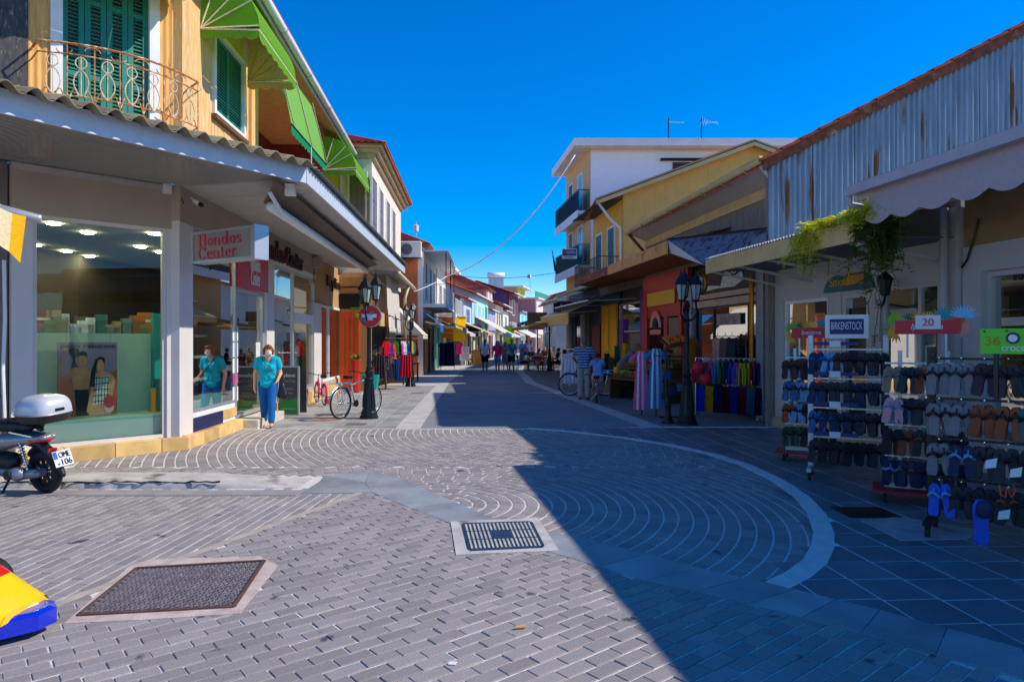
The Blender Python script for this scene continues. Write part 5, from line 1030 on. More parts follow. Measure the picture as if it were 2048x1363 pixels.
sg0, sg1, sz0, sz1 = gS(1653), gS(1752), zS(1700, 581), zS(1715, 546); sw = sg1 - sg0; pts = [(sg0, sz0)] + [(sg0 + sw * (.5 - .5 * math.cos(R(a))), sz0 + (sz1 - sz0) * min(1, 1.25 * math.sin(R(a)))) for a in range(10, 171, 10)] + [(sg1, sz0)]
s_ = MB(FS_); s_.ext(pts, .02, .06); s_ = s_.build('arched_sign', mat('teal_sign', (16, 92, 104), .5, var=.3, scale=4), bs); fbox(FS_, 'gold_band', mat('gold_paint', (196, 134, 20), .5, var=.25, scale=12), sg0 + sw * .45, sg0 + sw * .84, .062, .07, sz0 + .09, sz0 + .24, s_)
text('Smoki', FS_.p(sg0 + sw * .36, .07, sz0 + .16), FS_.p(1, 0, 0) - FS_.p(0, 0, 0), .15, sw * .4, mat('gold_letters', (214, 168, 40), .5), s_); MB(FS_).ext([(sg0 + sw * .52, sz0 + .24), (sg0 + sw * .57, sz0 + .24), (sg0 + sw * .545, sz0 + .38)], .062, .07).build('sail_mark', mat('gold_letters', (214, 168, 40)), s_)
mb = MB(); mb.plate([P3(sA, 2.95), P3(sB, 2.95), P3(sB, 3.22), P3(sA, 3.22)], (-.03, 0, 0)); mb.build('canopy_fascia', M_creamp, bs)
mb = MB(); mb.sheet(lambda s_, q: (sA.lerp(sB, s_) - V(.05, 0, 0)).lerp(FS_.p(FS_.L * s_, -.3, 0), q) + V(0, 0, 3.24 + .4 * q + .018 * math.sin(s_ * 4.5 / .09 * 2 * math.pi)), 400, 2); mb.build('canopy_roof', mat('white_sheet', (214, 214, 210), .5, var=.15, scale=4), bs, smooth=True)
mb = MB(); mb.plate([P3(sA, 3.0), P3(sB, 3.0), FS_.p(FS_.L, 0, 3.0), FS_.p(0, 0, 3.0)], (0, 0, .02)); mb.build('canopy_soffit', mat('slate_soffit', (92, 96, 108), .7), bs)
mb = MB(); mb.plate([FS_.p(-.2, -.25, 3.55), FS_.p(FS_.L, -.25, 3.55), (10, 9, 3.9), (10, 13, 3.9)], (0, 0, .05)); mb.build('roof', mat('white_sheet', (214, 214, 210)), bs)
for k in range(5): p = sA.lerp(sB, k / 4.4 + .05); q_ = FS_.p(FS_.L * (k / 4.4 + .05), 0, 0); MB().bar(P3(p, 2.97), P3(q_, 2.7), .04).build('canopy_strut', M_greyw, bs)
p = D(1722, 491, 9.0); t = thing('flood_lamp', 'white double flood lamp on the cream canopy fascia', 'lamp', p); MB().lathe([(.05, -.05), (.07, .02), (.05, .06)], 12, p, Matrix.Rotation(R(100), 3, 'X')).build('head', M_trim, t, smooth=True); MB().ell(p + V(.09, 0, -.06), (.035, .035, .045)).build('bulb', M_trim, t, smooth=True); MB().bar(p, p + V(.1, .1, .02), .03).build('bracket', M_trim, t)
# ---- shoe shop at the right edge with canopy, gutter and scalloped awning
cs = thing('shoe_shop', 'shoe shop at the right edge with grey gutter, tan wall and glazed front', 'shop', FC.p(0, 0, 0)); gC = lambda px: FC.hu(px)
cz = lambda px, py: FC.hz(px, py); w0 = gC(1966); zwn = cz(1990, 540)
fbox(FC, 'upper_wall', mat('khaki_wall', (150, 124, 82), .8, var=.1), 0, FC.L, -.3, 0, cz(1960, 490), 4.0, cs); fbox(FC, 'lintel', M_greyw, 0, FC.L, -.3, .02, zwn, cz(1960, 490), cs); fbox(FC, 'pier', M_greyw, 0, w0, -.3, .03, 0, zwn, cs); fbox(FC, 'sill', M_greyw, w0, FC.L, -.3, .03, 0, .35, cs)
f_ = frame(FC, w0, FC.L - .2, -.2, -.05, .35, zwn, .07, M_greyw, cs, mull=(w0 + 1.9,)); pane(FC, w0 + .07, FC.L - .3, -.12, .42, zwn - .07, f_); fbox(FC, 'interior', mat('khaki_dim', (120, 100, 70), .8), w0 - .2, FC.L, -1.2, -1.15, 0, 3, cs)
for z in (1.45, 1.85, 2.2): fbox(FC, 'glass_shelf', M_greyw, w0 + .1, w0 + 2.5, -1.1, -.5, z, z + .015, cs)
fbox(FC, 'end_pier', M_greyw, -.35, -.02, -.5, .1, 0, 3.4, cs)
MB(FC).tube([(-.12, .2, 3.4), (-.12, .2, .05)], .05, 8).build('downpipe', M_greyw, cs, smooth=True); MB(FC).tube([(.25, .02, 3.2), (.18, .05, 2.9), (.1, .05, 2.7), (.02, .06, 2.6)], .015, 5).build('cable', M_black, cs)
g0, g1 = V(4.34, 8.9, 3.58), V(5.78, -1.0, 3.58)
mb = MB(); mb.plate([g0 + V(0, 0, -.05), g1 + V(0, 0, -.05), g1 + V(0, 0, .07), g0 + V(0, 0, .07)], (.13, 0, 0)); mb.build('gutter', mat('lilac_grey', (176, 172, 184), .5, var=.06), cs)
mb = MB(); mb.plate([g0 + V(.14, 0, -.12), g1 + V(.14, 0, -.12), g1 + V(.14, 0, .05), g0 + V(.14, 0, .05)], (.04, 0, 0)); mb.build('eaves_board', M_greyw, cs)
mb = MB(); mb.plate([g0 + V(.1, 0, .06), g1 + V(.1, 0, .06), V(11, -1, 4.2), V(10, 8.9, 4.2)], (0, 0, .05)); mb.build('roof', M_greyp, cs); mb = MB(); mb.plate([g0 + V(.16, 0, -.1), g1 + V(.16, 0, -.1), FC.p(FC.L, 0, 3.5), FC.p(0, 0, 3.5)], (0, 0, .02)); mb.build('soffit', M_greyp, cs)
MB().tube([g0 + V(.05, .02, -.02), g0 + V(.1, .05, -.15), g0 + V(.5, .05, -.22)], .045, 8).build('gutter_outlet', mat('lilac_grey', (176, 172, 184)), cs, smooth=True)
t = thing('scalloped_awning', 'greyish pink scalloped awning valance under the shoe shop gutter', 'awning', V(4.6, 8.5, 3.3)); a, b = V(4.50, 8.62, 3.47), V(5.85, -.6, 3.47); M_sv = cloth('rose_grey', (196, 178, 182), .2, .06); mb = MB(); vs = []; n_ = 220
for i in range(n_ + 1):
    p = a.lerp(b, i / n_); vs += [p, p + V(-.03, 0, -.17), p + V(-.04, 0, -.3 - .075 * abs(math.sin(math.pi * i / n_ * 20)))]
mb.add(vs, [(3 * i + j, 3 * i + j + 1, 3 * i + j + 4, 3 * i + j + 3) for i in range(n_) for j in (0, 1)]); mb.build('valance', M_sv, t, smooth=True); MB().tube([a + V(.05, 0, .02), b + V(.05, 0, .02)], .06, 8).build('roller', M_sv, t); MB().plate([a, a + V(.12, .02, 0), a + V(.12, .02, -.1), a + V(0, 0, -.12)], (0, .03, 0)).build('end_cap', M_trim, t)
# wall lamp on the beach shop
u = gS(1760); p = FS_.p(u, .02, zS(1760, 608)); t = thing('wall_lantern', 'dark iron wall lantern on a scroll arm beside the teal sign', 'lamp', p); hd = FS_.p(gS(1770, .35), .35, zS(1770, 585)); MB().tube([p, p.lerp(hd, .4) + V(0, 0, -.12), p.lerp(hd, .85) + V(0, 0, -.14), hd + V(0, 0, -.08)], .018, 6).build('arm', M_lampg, t, smooth=True)
MB().lathe([(.05, -.08), (.07, -.06), (.11, .14), (.13, .16), (.05, .24), (.01, .28)], 6, hd).build('lantern', M_lampg, t)
# ---- low shops between the timber house and the white house
FL = Fr((3.40, 27.4), (4.22, 21.7)); lo = thing('low_shops', 'low shop row with yellow shutters and purple frame under dark awnings', 'shop', FL.p(0, 0, 0)); gL = lambda px: FL.hu(px)
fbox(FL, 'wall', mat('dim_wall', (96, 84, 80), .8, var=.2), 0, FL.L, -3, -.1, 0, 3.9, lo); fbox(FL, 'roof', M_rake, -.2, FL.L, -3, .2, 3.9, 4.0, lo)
M_pur = mat('purple_frame', (120, 60, 150), .6); M_ysh = mat('yellow_shutter', (236, 176, 6), .6, var=.08)
fbox(FL, 'purple_post', M_pur, FL.L - .3, FL.L - .05, -.1, .06, 0, 3.3, lo); fbox(FL, 'purple_post', M_pur, gL(1241), gL(1249), -.1, .06, 0, 2.4, lo); w_ = frame(FL, gL(1239), FL.L - .3, -.1, .02, 1.95, 2.95, .06, M_greyw, lo); pane(FL, gL(1239) + .06, FL.L - .36, -.05, 2.0, 2.9, w_)
fbox(FL, 'door', mat('grey_door', (120, 116, 114), .5), gL(1258), FL.L - .32, -.1, -.04, 0, 1.9, lo)
for a, b in ((1206, 1219), (1221, 1236)):
    l_ = frame(FL, gL(a), gL(b), .0, .06, .2, 3.0, .12, M_ysh, lo, 'shutter', trans=(1.6,)); fbox(FL, 'slat_panel', M_ysh, gL(a) + .12, gL(b) - .12, .01, .03, .3, 2.9, l_)
fbox(FL, 'door', mat('oxblood', (110, 20, 24), .5), gL(1182), gL(1198), -.1, -.03, 0, 2.3, lo); fbox(FL, 'teal_panel', mat('dull_teal', (40, 110, 110), .6), gL(1205), gL(1240), -.02, .01, 3.02, 3.4, lo)
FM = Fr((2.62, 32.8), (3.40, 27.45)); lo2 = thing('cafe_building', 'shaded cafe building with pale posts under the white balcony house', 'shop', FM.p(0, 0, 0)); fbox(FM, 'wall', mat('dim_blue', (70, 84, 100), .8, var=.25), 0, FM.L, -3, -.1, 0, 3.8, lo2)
for k, c_ in enumerate(((180, 180, 176), (40, 70, 110), (190, 186, 170), (70, 84, 60))): fbox(FM, 'post', mat('post_%d' % k, c_, .6), .3 + k * 1.25, .6 + k * 1.25, -.1, .02, 0, 2.8, lo2)
fbox(FM, 'door', M_gdark, 1.8, 2.7, -.08, -.02, 0, 2.3, lo2)
g_ = 'awnings along the right row'
shop_awning('dark awning with pale underside over the yellow shutters', FL.p(.2, .0, 0), FL.p(FL.L - .4, 0, 0), 1.75, 3.42, 2.95, NR, cloth('charcoal', (60, 58, 60), 0), g_); shop_awning('grey striped awning above the cafe front', FM.p(2.6, .0, 0), FM.p(FM.L, .0, 0), 1.6, 3.95, 3.35, NR, cloth('grey_stripe', (150, 146, 140), .1, .35), g_)
shop_awning('cream box awning over the cafe front', FM.p(.2, 0, 0), FM.p(FM.L + .6, 0, 0), 1.3, 3.3, 2.75, NR, cloth('butter', (236, 206, 140), .25), g_, .5); shop_awning('yellow folding arm awning over the cafe tables', FM.p(-3.2, 0, 0), FM.p(2.0, 0, 0), 2.2, 2.75, 2.3, NR, cloth('amber', (226, 164, 40), .3), g_, .15)
p = D(1126, 614, 30); t = thing('accessible_sign', 'dark navy square sign with a white wheelchair mark over the cafe', 'sign', p); fq = Fr(p - V(.42, 0, 0), p + V(.42, 0, 0)); fbox(fq, 'board', M_navy, 0, .84, -.04, 0, p.z - .22, p.z + .25, t)
mb = MB(fq); mb.tube([(.36 + .1 * math.cos(R(a)), .01, p.z - .04 + .1 * math.sin(R(a))) for a in range(100, 400, 25)], .018, 5); mb.tube([(.34, .01, p.z + .16), (.36, .01, p.z + .02), (.48, .01, p.z + .02), (.54, .01, p.z - .12)], .018, 5); mb.build('wheelchair_mark', M_trim, t); MB(fq).tube([(.8, -.02, p.z + .1), (1.2, -.02, p.z + .1)], .02, 5).build('arm', M_black, t); text('n', fq.p(.66, 0, p.z - .02), (1, 0, 0), .2, .14, M_trim, t)
# ---- yellow gabled house
M_yb = mat('yellow_board', (238, 182, 92), .7, var=.08, scale=2); yh = thing('yellow_gable_house', 'yellow boarded gable house with green shutter door and balcony', 'building', (4.37, 27, 0)); xe, ze_ = D(1190, 400, 27).x, D(1190, 400, 27).z; xr, zr = D(1502, 284, 27).x, D(1502, 284, 27).z; sl_ = (zr - ze_) / (xr - xe)
x = 4.40
while x < 14:
    x1 = x + .42; zt = lambda q: (ze_ + sl_ * (q - xe) if q < xr else zr - sl_ * (q - xr)) - .14; mb = MB(); mb.plate([(x + .002, 27, 3.6), (x1 - .002, 27, 3.6), (x1 - .002, 27, zt(x1)), (x + .002, 27, zt(x))], (0, -.02 + random.uniform(-.002, .002), 0)); mb.build('board', M_yb, yh); x = x1
mb = MB(); mb.plate([(4.4, 27.05, 0), (14, 27.05, 0), (14, 27.05, zt(14) - .05), (xr, 27.05, zt(xr) - .05), (4.4, 27.05, zt(4.4) - .05)], (0, .1, 0)); mb.build('gable_wall', M_yb, yh)
for xa, xb in ((xe, xr), (2 * xr - xe, xr)): tileroof('roof', yh, (xa, 31.6, ze_ - .0), (xa, 26.6, ze_), (xb, 26.6, zr), (xb, 31.6, zr)); mb = MB(); mb.plate([(xa, 26.6, ze_ - .25), (xb, 26.6, zr - .25), (xb, 26.6, zr - .02), (xa, 26.6, ze_ - .02)], (0, .05, 0)); mb.build('bargeboard', M_creamp, yh)
Fy = Fr((3.75, 31.5), (4.37, 27.0)); fbox(Fy, 'front_wall', mat('ochre_front', (226, 170, 50), .7), 0, Fy.L, -.2, 0, 3.6, 7.3, yh); shutters(Fy, Fy.L - 2.0, Fy.L - .9, .02, 4.1, 6.4, yh, mat('dark_green_shutter', (16, 74, 72), .5)); shutters(Fy, .6, 1.7, .02, 4.1, 6.4, yh, mat('dark_green_shutter', (16, 74, 72)))
balcony(Fy, .3, Fy.L - .1, .95, 4.05, yh, M_greyw, mat('dark_green_rail', (20, 60, 60), .5)); mb = MB(Fy); mb.plate([(0, 0, 7.25), (Fy.L, 0, 7.25), (Fy.L, 1.0, ze_ - .1), (0, 1.0, ze_ - .1)], (0, 0, .03)); mb.build('eaves_soffit', mat('dark_green_soffit', (30, 60, 50), .7), yh)
MB(Fy).tube([(Fy.L, 1.0, ze_ - .1), (Fy.L - .1, .5, 6.5), (Fy.L, .1, 6.1), (Fy.L, .08, 3.8)], .05, 8).build('downpipe', M_trim, yh, smooth=True)
# ---- white house with balconies
wh = thing('white_balcony_house', 'white three storey house with stacked balconies and flat roof', 'building', (3.77, 33, 0)); Fh = Fr((3.05, 38.4), (3.77, 33.0)); zt_ = D(0, 297, 33).z
fbox(Fh, 'front_wall', mat('apricot_wall', (216, 170, 112), .8, var=.06), 0, Fh.L, -.3, 0, 0, zt_, wh); mb = MB(); mb.box(3.8, 15, 33.0, 33.3, 0, zt_); mb.build('side_wall', mat('bright_white_wall', (250, 248, 248), .8, var=.04), wh); mb = MB(); mb.box(3.2, 15, 38.3, 38.5, 0, zt_); mb.build('rear_wall', M_wht, wh)
a = Fh.p(-.4, .75, 0); b = Fh.p(Fh.L + .35, .85, 0); mb = MB(); mb.plate([P3(a, zt_), P3(b, zt_), (15.5, 32.6, zt_), (15.5, 38.8, zt_)], (0, 0, .38)); mb.build('roof_slab', M_wht, wh)
mb = MB(); mb.plate([P3(b + V(.05, -.012, 0), zt_ + .02), (15.4, 32.585, zt_ + .02), (15.4, 32.585, zt_ - .12), P3(b + V(.05, -.012, 0), zt_ - .12)], (0, .02, 0)); mb.build('roof_trim', M_creamp, wh)
xw = D(1345, 0, 33).x; mb = MB(); mb.box(xw, xw + 3, 32.95, 32.99, D(0, 330, 33).z - 1.2, D(0, 325, 33).z); mb.build('side_window', mat('oxblood_w', (70, 34, 40), .5), wh); mb = MB(); mb.box(xw - .6, xw + 3, 32.8, 32.99, D(0, 322, 33).z, D(0, 318, 33).z); mb.build('window_hood', M_dark, wh)
for z in (D(0, 421, 33).z, D(0, 530, 33).z):
    b_ = balcony(Fh, -.2, Fh.L - .02, .58, z, wh, M_wht, M_black, 1.0, .11); shutters(Fh, .8, 1.9, .01, z + .05, z + 2.2, wh, mat('oxblood_w', (70, 34, 40))); shutters(Fh, 3.0, 4.1, .01, z + .05, z + 2.2, wh, mat('sky_pane', (120, 180, 214), .2)); fbox(Fh, 'screen', mat('navy_screen', (20, 36, 60), .7), -.15, Fh.L - .1, .53, .55, z + .04, z + .96, b_); fbox(Fh, 'slab_edge', M_wht, -.2, Fh.L, .59, .62, z - .42, z + .02, b_)
p = D(1139, 507, 32.4); t = thing('pharmacy_sign', 'blue and white board with a red dot on the balcony rail', 'sign', p); fq = Fr(p - V(.36, 0, 0), p + V(.36, 0, 0)); fbox(fq, 'board', mat('sign_white', (206, 214, 230), .5), 0, .72, -.03, 0, p.z - .24, p.z + .24, t); fbox(fq, 'blue_field', mat('sign_royal', (30, 74, 150), .5), .03, .69, .001, .004, p.z - .1, p.z + .2, t)
MB(fq).lathe([(.07, 0), (.07, .01)], 14, (.11, .002, p.z + .06), Matrix.Rotation(R(-90), 3, 'X')).build('red_dot', mat('dot_red', (190, 24, 60), .5), t); text('KOTIKA', fq.p(.43, .004, p.z + .06), (1, 0, 0), .12, .42, M_trim, t); fbox(fq, 'small_print', M_navy, .14, .55, .001, .003, p.z - .18, p.z - .15, t)
p = D(1113, 545, 34); t = thing('furled_flag', 'dark furled flag leaning out from the lower balcony', 'flag', p); MB().tube([p, D(1104, 500, 33.6)], .02, 6).build('pole', M_black, t); MB().cap(D(1111, 540, 34), .07, D(1106, 512, 33.7), .03).build('cloth', cloth('flag_navy', (24, 36, 70)), t)
for (px, Yb, kind, lb) in ((1337, 34, 0, 'television aerial with a side boom on the white house roof'), (1403, 34.5, 1, 'second television aerial with many prongs nearer the yellow gable')):
    p = D(px, 285, Yb); h_ = D(px, 236, Yb).z - p.z; t = thing('tv_aerial', lb, 'antenna', p, 'aerials on the white house'); MB().tube([p, p + V(0, 0, h_)], .028, 6).build('mast', M_black, t); q = p + V(0, 0, h_ * .85)
    MB().tube([q, q + V(.75, -.1, -.08)], .02, 5).build('boom', M_alu, t)
    for k in range(7): c_ = q.lerp(q + V(.75, -.1, -.08), k / 6); e = V(.05, .3, .1) if kind == 0 else V(.1, .15, .28 - .05 * k); MB().tube([c_ - e, c_ + e], .012, 4).build('element', M_alu, t)
p = D(1172, 283, 33); t = thing('roof_birds_wire', 'small twisted aerial bracket on the front edge of the white roof', 'antenna', p); MB().tube([p, p + V(.1, 0, .2), p + V(.2, 0, .05), p + V(.35, 0, .12)], .025, 5).build('bracket', M_alu, t)
# ---- far right: low pale houses and a kiosk roof
t, fR1, _ = house('pale low house behind the cafe tables on the right', 1086, 60, 1112, 46, 612, (206, 204, 200), 6, rise=1.0, wins=((.2, .5, .8, 2.4),), shut=M_grs)
shop_awning('black sunshade roof over the far cafe tables', (2.6, 46), (2.3, 41), 2.0, 3.2, 2.7, NR, cloth('black', (40, 38, 40)), g_)
# ================================================================== STREET LAMPS
def lamp_post(label):
    t = thing('street_lamp', label, 'street lamp', (0, 0, 0), 'cast iron street lamps')
    MB().lathe([(.2, 0), (.2, .05), (.175, .07), (.175, .13), (.15, .16), (.15, .2)], 12).build('base', M_lampg, t); mb = MB(); mb.lathe([(.135, .2), (.125, .3), (.1, .6), (.085, .78), (.1, .8), (.1, .84), (.075, .87), (.075, .95), (.09, .97), (.09, 1.0), (.06, 1.03)], 16); mb.build('pedestal', M_lampg, t, smooth='auto')
    for k in range(8): a = R(45 * k); MB().tube([(.132 * math.cos(a), .132 * math.sin(a), .24), (.108 * math.cos(a), .108 * math.sin(a), .55), (.088 * math.cos(a), .088 * math.sin(a), .76)], [.016, .013, .008], 5).build('flute', M_lampg, t)
    MB().lathe([(.055, 1.03), (.065, 1.08), (.048, 1.12), (.06, 1.2), (.048, 1.24), (.042, 1.9), (.055, 1.93), (.055, 1.97), (.04, 2.0), (.04, 2.3), (.07, 2.34), (.03, 2.45)], 12).build('shaft', M_lampg, t, smooth='auto')
    for k in range(3):
        a = R(120 * k + 20); c, s_ = math.cos(a), math.sin(a); rr = .17 if k else .15; zl = 2.42 if k else 2.5
        MB().tube([(.03 * c, .03 * s_, 2.05), (.12 * c, .12 * s_, 2.08), (rr * c * 1.1, rr * s_ * 1.1, 2.2), (rr * c, rr * s_, zl)], [.028, .022, .018, .02], 6).build('arm', M_lampg, t, smooth=True)
        MB().tube([(.03 * c, .03 * s_, 2.25), (.1 * c, .1 * s_, 2.32), (.11 * c, .11 * s_, 2.22), (.07 * c, .07 * s_, 2.2)], .012, 5).build('scroll', M_lampg, t)
        L = MB(); P_ = (rr * c, rr * s_, zl)
        for j in range(6):
            b = R(60 * j); L.bar((P_[0] + .065 * math.cos(b), P_[1] + .065 * math.sin(b), zl + .03), (P_[0] + .115 * math.cos(b), P_[1] + .115 * math.sin(b), zl + .34), .014)
        L.lathe([(.03, 0), (.07, .02), (.068, .04), (.03, .045)], 6, P_); L = L.build('lantern', M_lampg, t)
        MB().lathe([(.062, .045), (.108, .34), (.1, .345)], 6, P_).build('glass', mat('lamp_glass', (170, 178, 172), .25, var=.1, spec=.6), L); MB().lathe([(.135, .33), (.14, .36), (.115, .4), (.07, .47), (.06, .5), (.025, .53), (.03, .56), (.012, .6), (.006, .64)], 6, P_).build('cap', M_lampg, L)
    return t
lp = lamp_post('near left street lamp carrying the round red sign, a bicycle against it')
l0 = G(738, 836); l1 = G(821, 772); l2 = G(1374, 848); l3 = V(2.06, 37.5, 0)
for p, lb, k in ((l1, 'second street lamp on the left pavement beside the souvenir stand', 40), (l2, 'dark street lamp in the shade before the clothes shop', 75), (l3, 'distant street lamp by the cafe tables on the right', 10)): dup(lp, (p.x, p.y, 0), R(k), lb)
lp.location = (l0.x, l0.y, 0)
# round no entry sign covered in stickers
c = D(739, 632, l0.y - .12); t = thing('no_entry_sign', 'round red no entry sign covered in stickers on the near lamp', 'sign', c); Mx = Matrix.Rotation(R(90), 3, 'X'); 
MB().lathe([(.235, -.008), (.235, .008)], 28, c + V(.02, .03, 0), Mx).build('rim', M_alu, t); MB().lathe([(.228, -.006), (.228, .006)], 28, c, Mx).build('disc', mat('sign_red', (190, 10, 16), .4, var=.1), t); fq = Fr(c - V(.25, .012, 0), c + V(.25, -.012, 0)); fbox(fq, 'bar', mat('sign_bar', (206, 214, 228), .5, var=.12, scale=20), .09, .4, 0, .006, c.z - .03, c.z + .045, t)
for k, (a, b, z, h_, cc) in enumerate(((.07, .2, .06, .05, (90, 50, 110)), (.07, .2, -.12, .09, (60, 110, 150)), (.21, .33, -.09, .06, (170, 184, 220)), (.26, .33, .03, .06, (40, 130, 190)))): fbox(fq, 'sticker', mat('sticker_%d' % k, cc, .5, var=.3, scale=30), a, b, .007, .010, c.z + z, c.z + z + h_, t)
MB().bar(c + V(0, .02, .1), c + V(0, .12, .1), .03).build('bracket', M_alu, t)
# bollard
p = G(1336, 845); t = thing('bollard', 'short dark iron bollard beside the shaded street lamp', 'bollard', p); MB().lathe([(.11, 0), (.11, .05), (.07, .1), (.055, .3), (.07, .34), (.05, .38), (.06, .44), (.03, .5), (.01, .52)], 10, p).build('post', M_lampg, t, smooth='auto'); MB().lathe([(.14, 0), (.14, .03)], 10, p).build('foot', M_lampg, t)
# ================================================================== BICYCLES
def bicycle(label, loc, rz, col, r=.34, basket=None, rack=False, size=1.0, tilt=0, step=False, guard=True):
    t = thing('bicycle', label, 'bicycle', loc, None, rz); t.rotation_euler = (tilt, 0, rz); s = size; M_f = mat('bike_%d_%d_%d' % col, col, .3, var=.05, coat=.5)
    RA, FA_, BB = V(-.52 * s, 0, r), V(.55 * s, 0, r), V(-.06 * s, 0, r - .04); ST = V(-.2 * s, 0, r + .42 * s); HT, HB = V(.33 * s, 0, r + .46 * s), V(.38 * s, 0, r + .3 * s); L0 = t.location.copy(); t.location = (0, 0, 0); t.rotation_euler = (0, 0, 0)
    mb = MB(); mb.tube([BB, ST], .017, 7)
    if step: mb.tube([BB + V(.01, 0, .02), BB.lerp(HB, .5) + V(0, 0, -.06), HB], .022, 7); mb.tube([BB.lerp(ST, .35), BB.lerp(HB, .5) + V(0, 0, .04), HT], .018, 7)
    else: mb.tube([BB, HB], .02, 7); mb.tube([ST - V(0, 0, .06), HT], .018, 7)
    mb.tube([HT + V(-.01, 0, .03), HB], .02, 7)
    for y in (-.05, .05): mb.tube([BB, RA + V(0, y, 0)], .011, 5); mb.tube([ST - V(0, 0, .05), RA + V(0, y, 0)], .01, 5)
    mb.build('frame', M_f, t, smooth=True); mb = MB()
    for y in (-.05, .05): mb.tube([HB + V(0, y, 0), HB.lerp(FA_, .5) + V(.01, y, 0), FA_ + V(0, y, 0)], .013, 6)
    mb.tube([HB + V(0, -.05, 0), HB + V(0, .05, 0)], .015, 6); mb.build('fork', M_f if step else M_chrome, t, smooth=True)
    for c in (RA, FA_):
        w_ = MB().tube([c + V((r - .02) * math.cos(R(a)), 0, (r - .02) * math.sin(R(a))) for a in range(0, 360, 12)], .021, 7, True).build('wheel', M_rubber, t, smooth=True); MB().tube([c + V((r - .05) * math.cos(R(a)), 0, (r - .05) * math.sin(R(a))) for a in range(0, 360, 12)], .013, 6, True).build('rim', M_alu, w_, smooth=True); mb = MB()
        for k in range(18): a = R(20 * k); mb.tube([c + V(0, .025 * (1 if k % 2 else -1), 0), c + V((r - .05) * math.cos(a), 0, (r - .05) * math.sin(a))], .003, 3)
        mb.build('spokes', M_chrome, w_, kind='stuff'); MB().tube([c + V(0, -.06, 0), c + V(0, .06, 0)], .02, 8).build('hub', M_chrome, w_)
        if guard: MB().tube([c + V((r + .02) * math.cos(R(a)), 0, (r + .02) * math.sin(R(a))) for a in range(20 if c is RA else 60, 190 if c is RA else 170, 10)], .018, 5).build('mudguard', M_chrome if not step else M_f, t)
    MB().tube([HT, HT + V(-.04, 0, .12 * s)], .014, 6).build('stem', M_chrome, t); hz = HT + V(-.04, 0, .13 * s); MB().tube([hz + V(-.2, -.29, .05), hz + V(-.05, -.24, .05), hz + V(.02, -.06, 0), hz + V(.02, .06, 0), hz + V(-.05, .24, .05), hz + V(-.2, .29, .05)], .011, 6).build('handlebar', M_black, t, smooth=True)
    for y in (-1, 1): MB().tube([hz + V(-.12, y * .27, .05), hz + V(-.22, y * .295, .05)], .016, 6).build('grip', M_rubber, t)
    MB().tube([ST, ST + V(-.03, 0, .1)], .012, 6).build('seat_post', M_chrome, t); mb = MB(); c = ST + V(-.05, 0, .12); mb.add([c + V(.16, 0, .01), c + V(.0, -.045, .02), c + V(-.12, -.08, .03), c + V(-.14, 0, .035), c + V(-.12, .08, .03), c + V(0, .045, .02), c + V(.14, 0, -.03), c + V(-.1, -.07, -.04), c + V(-.1, .07, -.04)], [(0, 1, 5), (1, 2, 3), (1, 3, 5), (3, 4, 5), (0, 6, 7, 1), (1, 7, 2), (2, 7, 8, 4), (4, 8, 5), (5, 8, 6, 0), (6, 8, 7)]); mb.build('saddle', M_rubber, t)
    mb = MB(); mb.lathe([(.075, -.006), (.075, .006)], 16, BB + V(0, -.04, 0), Matrix.Rotation(R(90), 3, 'X')); mb = mb.build('chainring', M_black, t)
    for k in (-1, 1): mb2 = MB(); mb2.tube([BB + V(0, k * .06, 0), BB + V(k * .15, k * .08, -.03)], .01, 5); mb2.bar(BB + V(k * .15, k * .08, -.03), BB + V(k * .15, k * .17, -.03), .07, .02); mb2.build('pedal', M_black, t)
    if rack: mb = MB(); [mb.tube([RA + V(-.25, y, r + .08), RA + V(.25, y, r + .08), RA + V(.3, y, r + .02)], .007, 5) for y in (-.06, 0, .06)]; [mb.tube([RA + V(0, y, 0), RA + V(-.08, y, r + .08)], .007, 5) for y in (-.06, .06)]; mb.build('rear_rack', M_chrome, t); MB().bev(RA.x - r - .12, RA.x - r - .08, -.04, .04, r + .02, r + .14, .008).build('rear_reflector', mat('reflector_red', (226, 30, 20), .3), t)
    MB().tube([BB + V(-.1, .05, -.02), BB + V(-.16, .16, -BB.z + .01)], .009, 5).build('kickstand', M_alu, t)
    if basket: mb = MB(); c = HT + V(.16, 0, -.02); mb.sheet(lambda a, b: c + V(.12 * (1 + .25 * b) * math.cos(2 * math.pi * a) * 1.1, .17 * (1 + .25 * b) * math.sin(2 * math.pi * a), -.2 + .32 * b), 14, 3); mb.build('bag', basket, t)
    t.location = L0; t.rotation_euler = (tilt, 0, rz); return t
bicycle('silver and teal bicycle with a teal bag leaning on the near lamp', (-3.38, 14.85, 0), R(64), (150, 176, 190), .34, cloth('teal_bag', (20, 150, 140)), True, 1.0)
bicycle('bright pink child bicycle parked behind the tax free board', (-4.92, 17.55, .02), R(118), (226, 16, 110), .27, None, False, .82, 0, True)
bicycle('black bicycle held by the man in the striped shirt', (2.28, 20.5, 0), R(176), (30, 32, 36), .345, None, True, 1.0)
bicycle('small child bicycle with a red rear reflector', (2.28, 18.5, 0), R(84), (60, 60, 66), .26, None, True, .72)
bicycle('parked bicycle far down the left pavement', (-3.1, 50, 0), R(150), (120, 90, 60), .34)
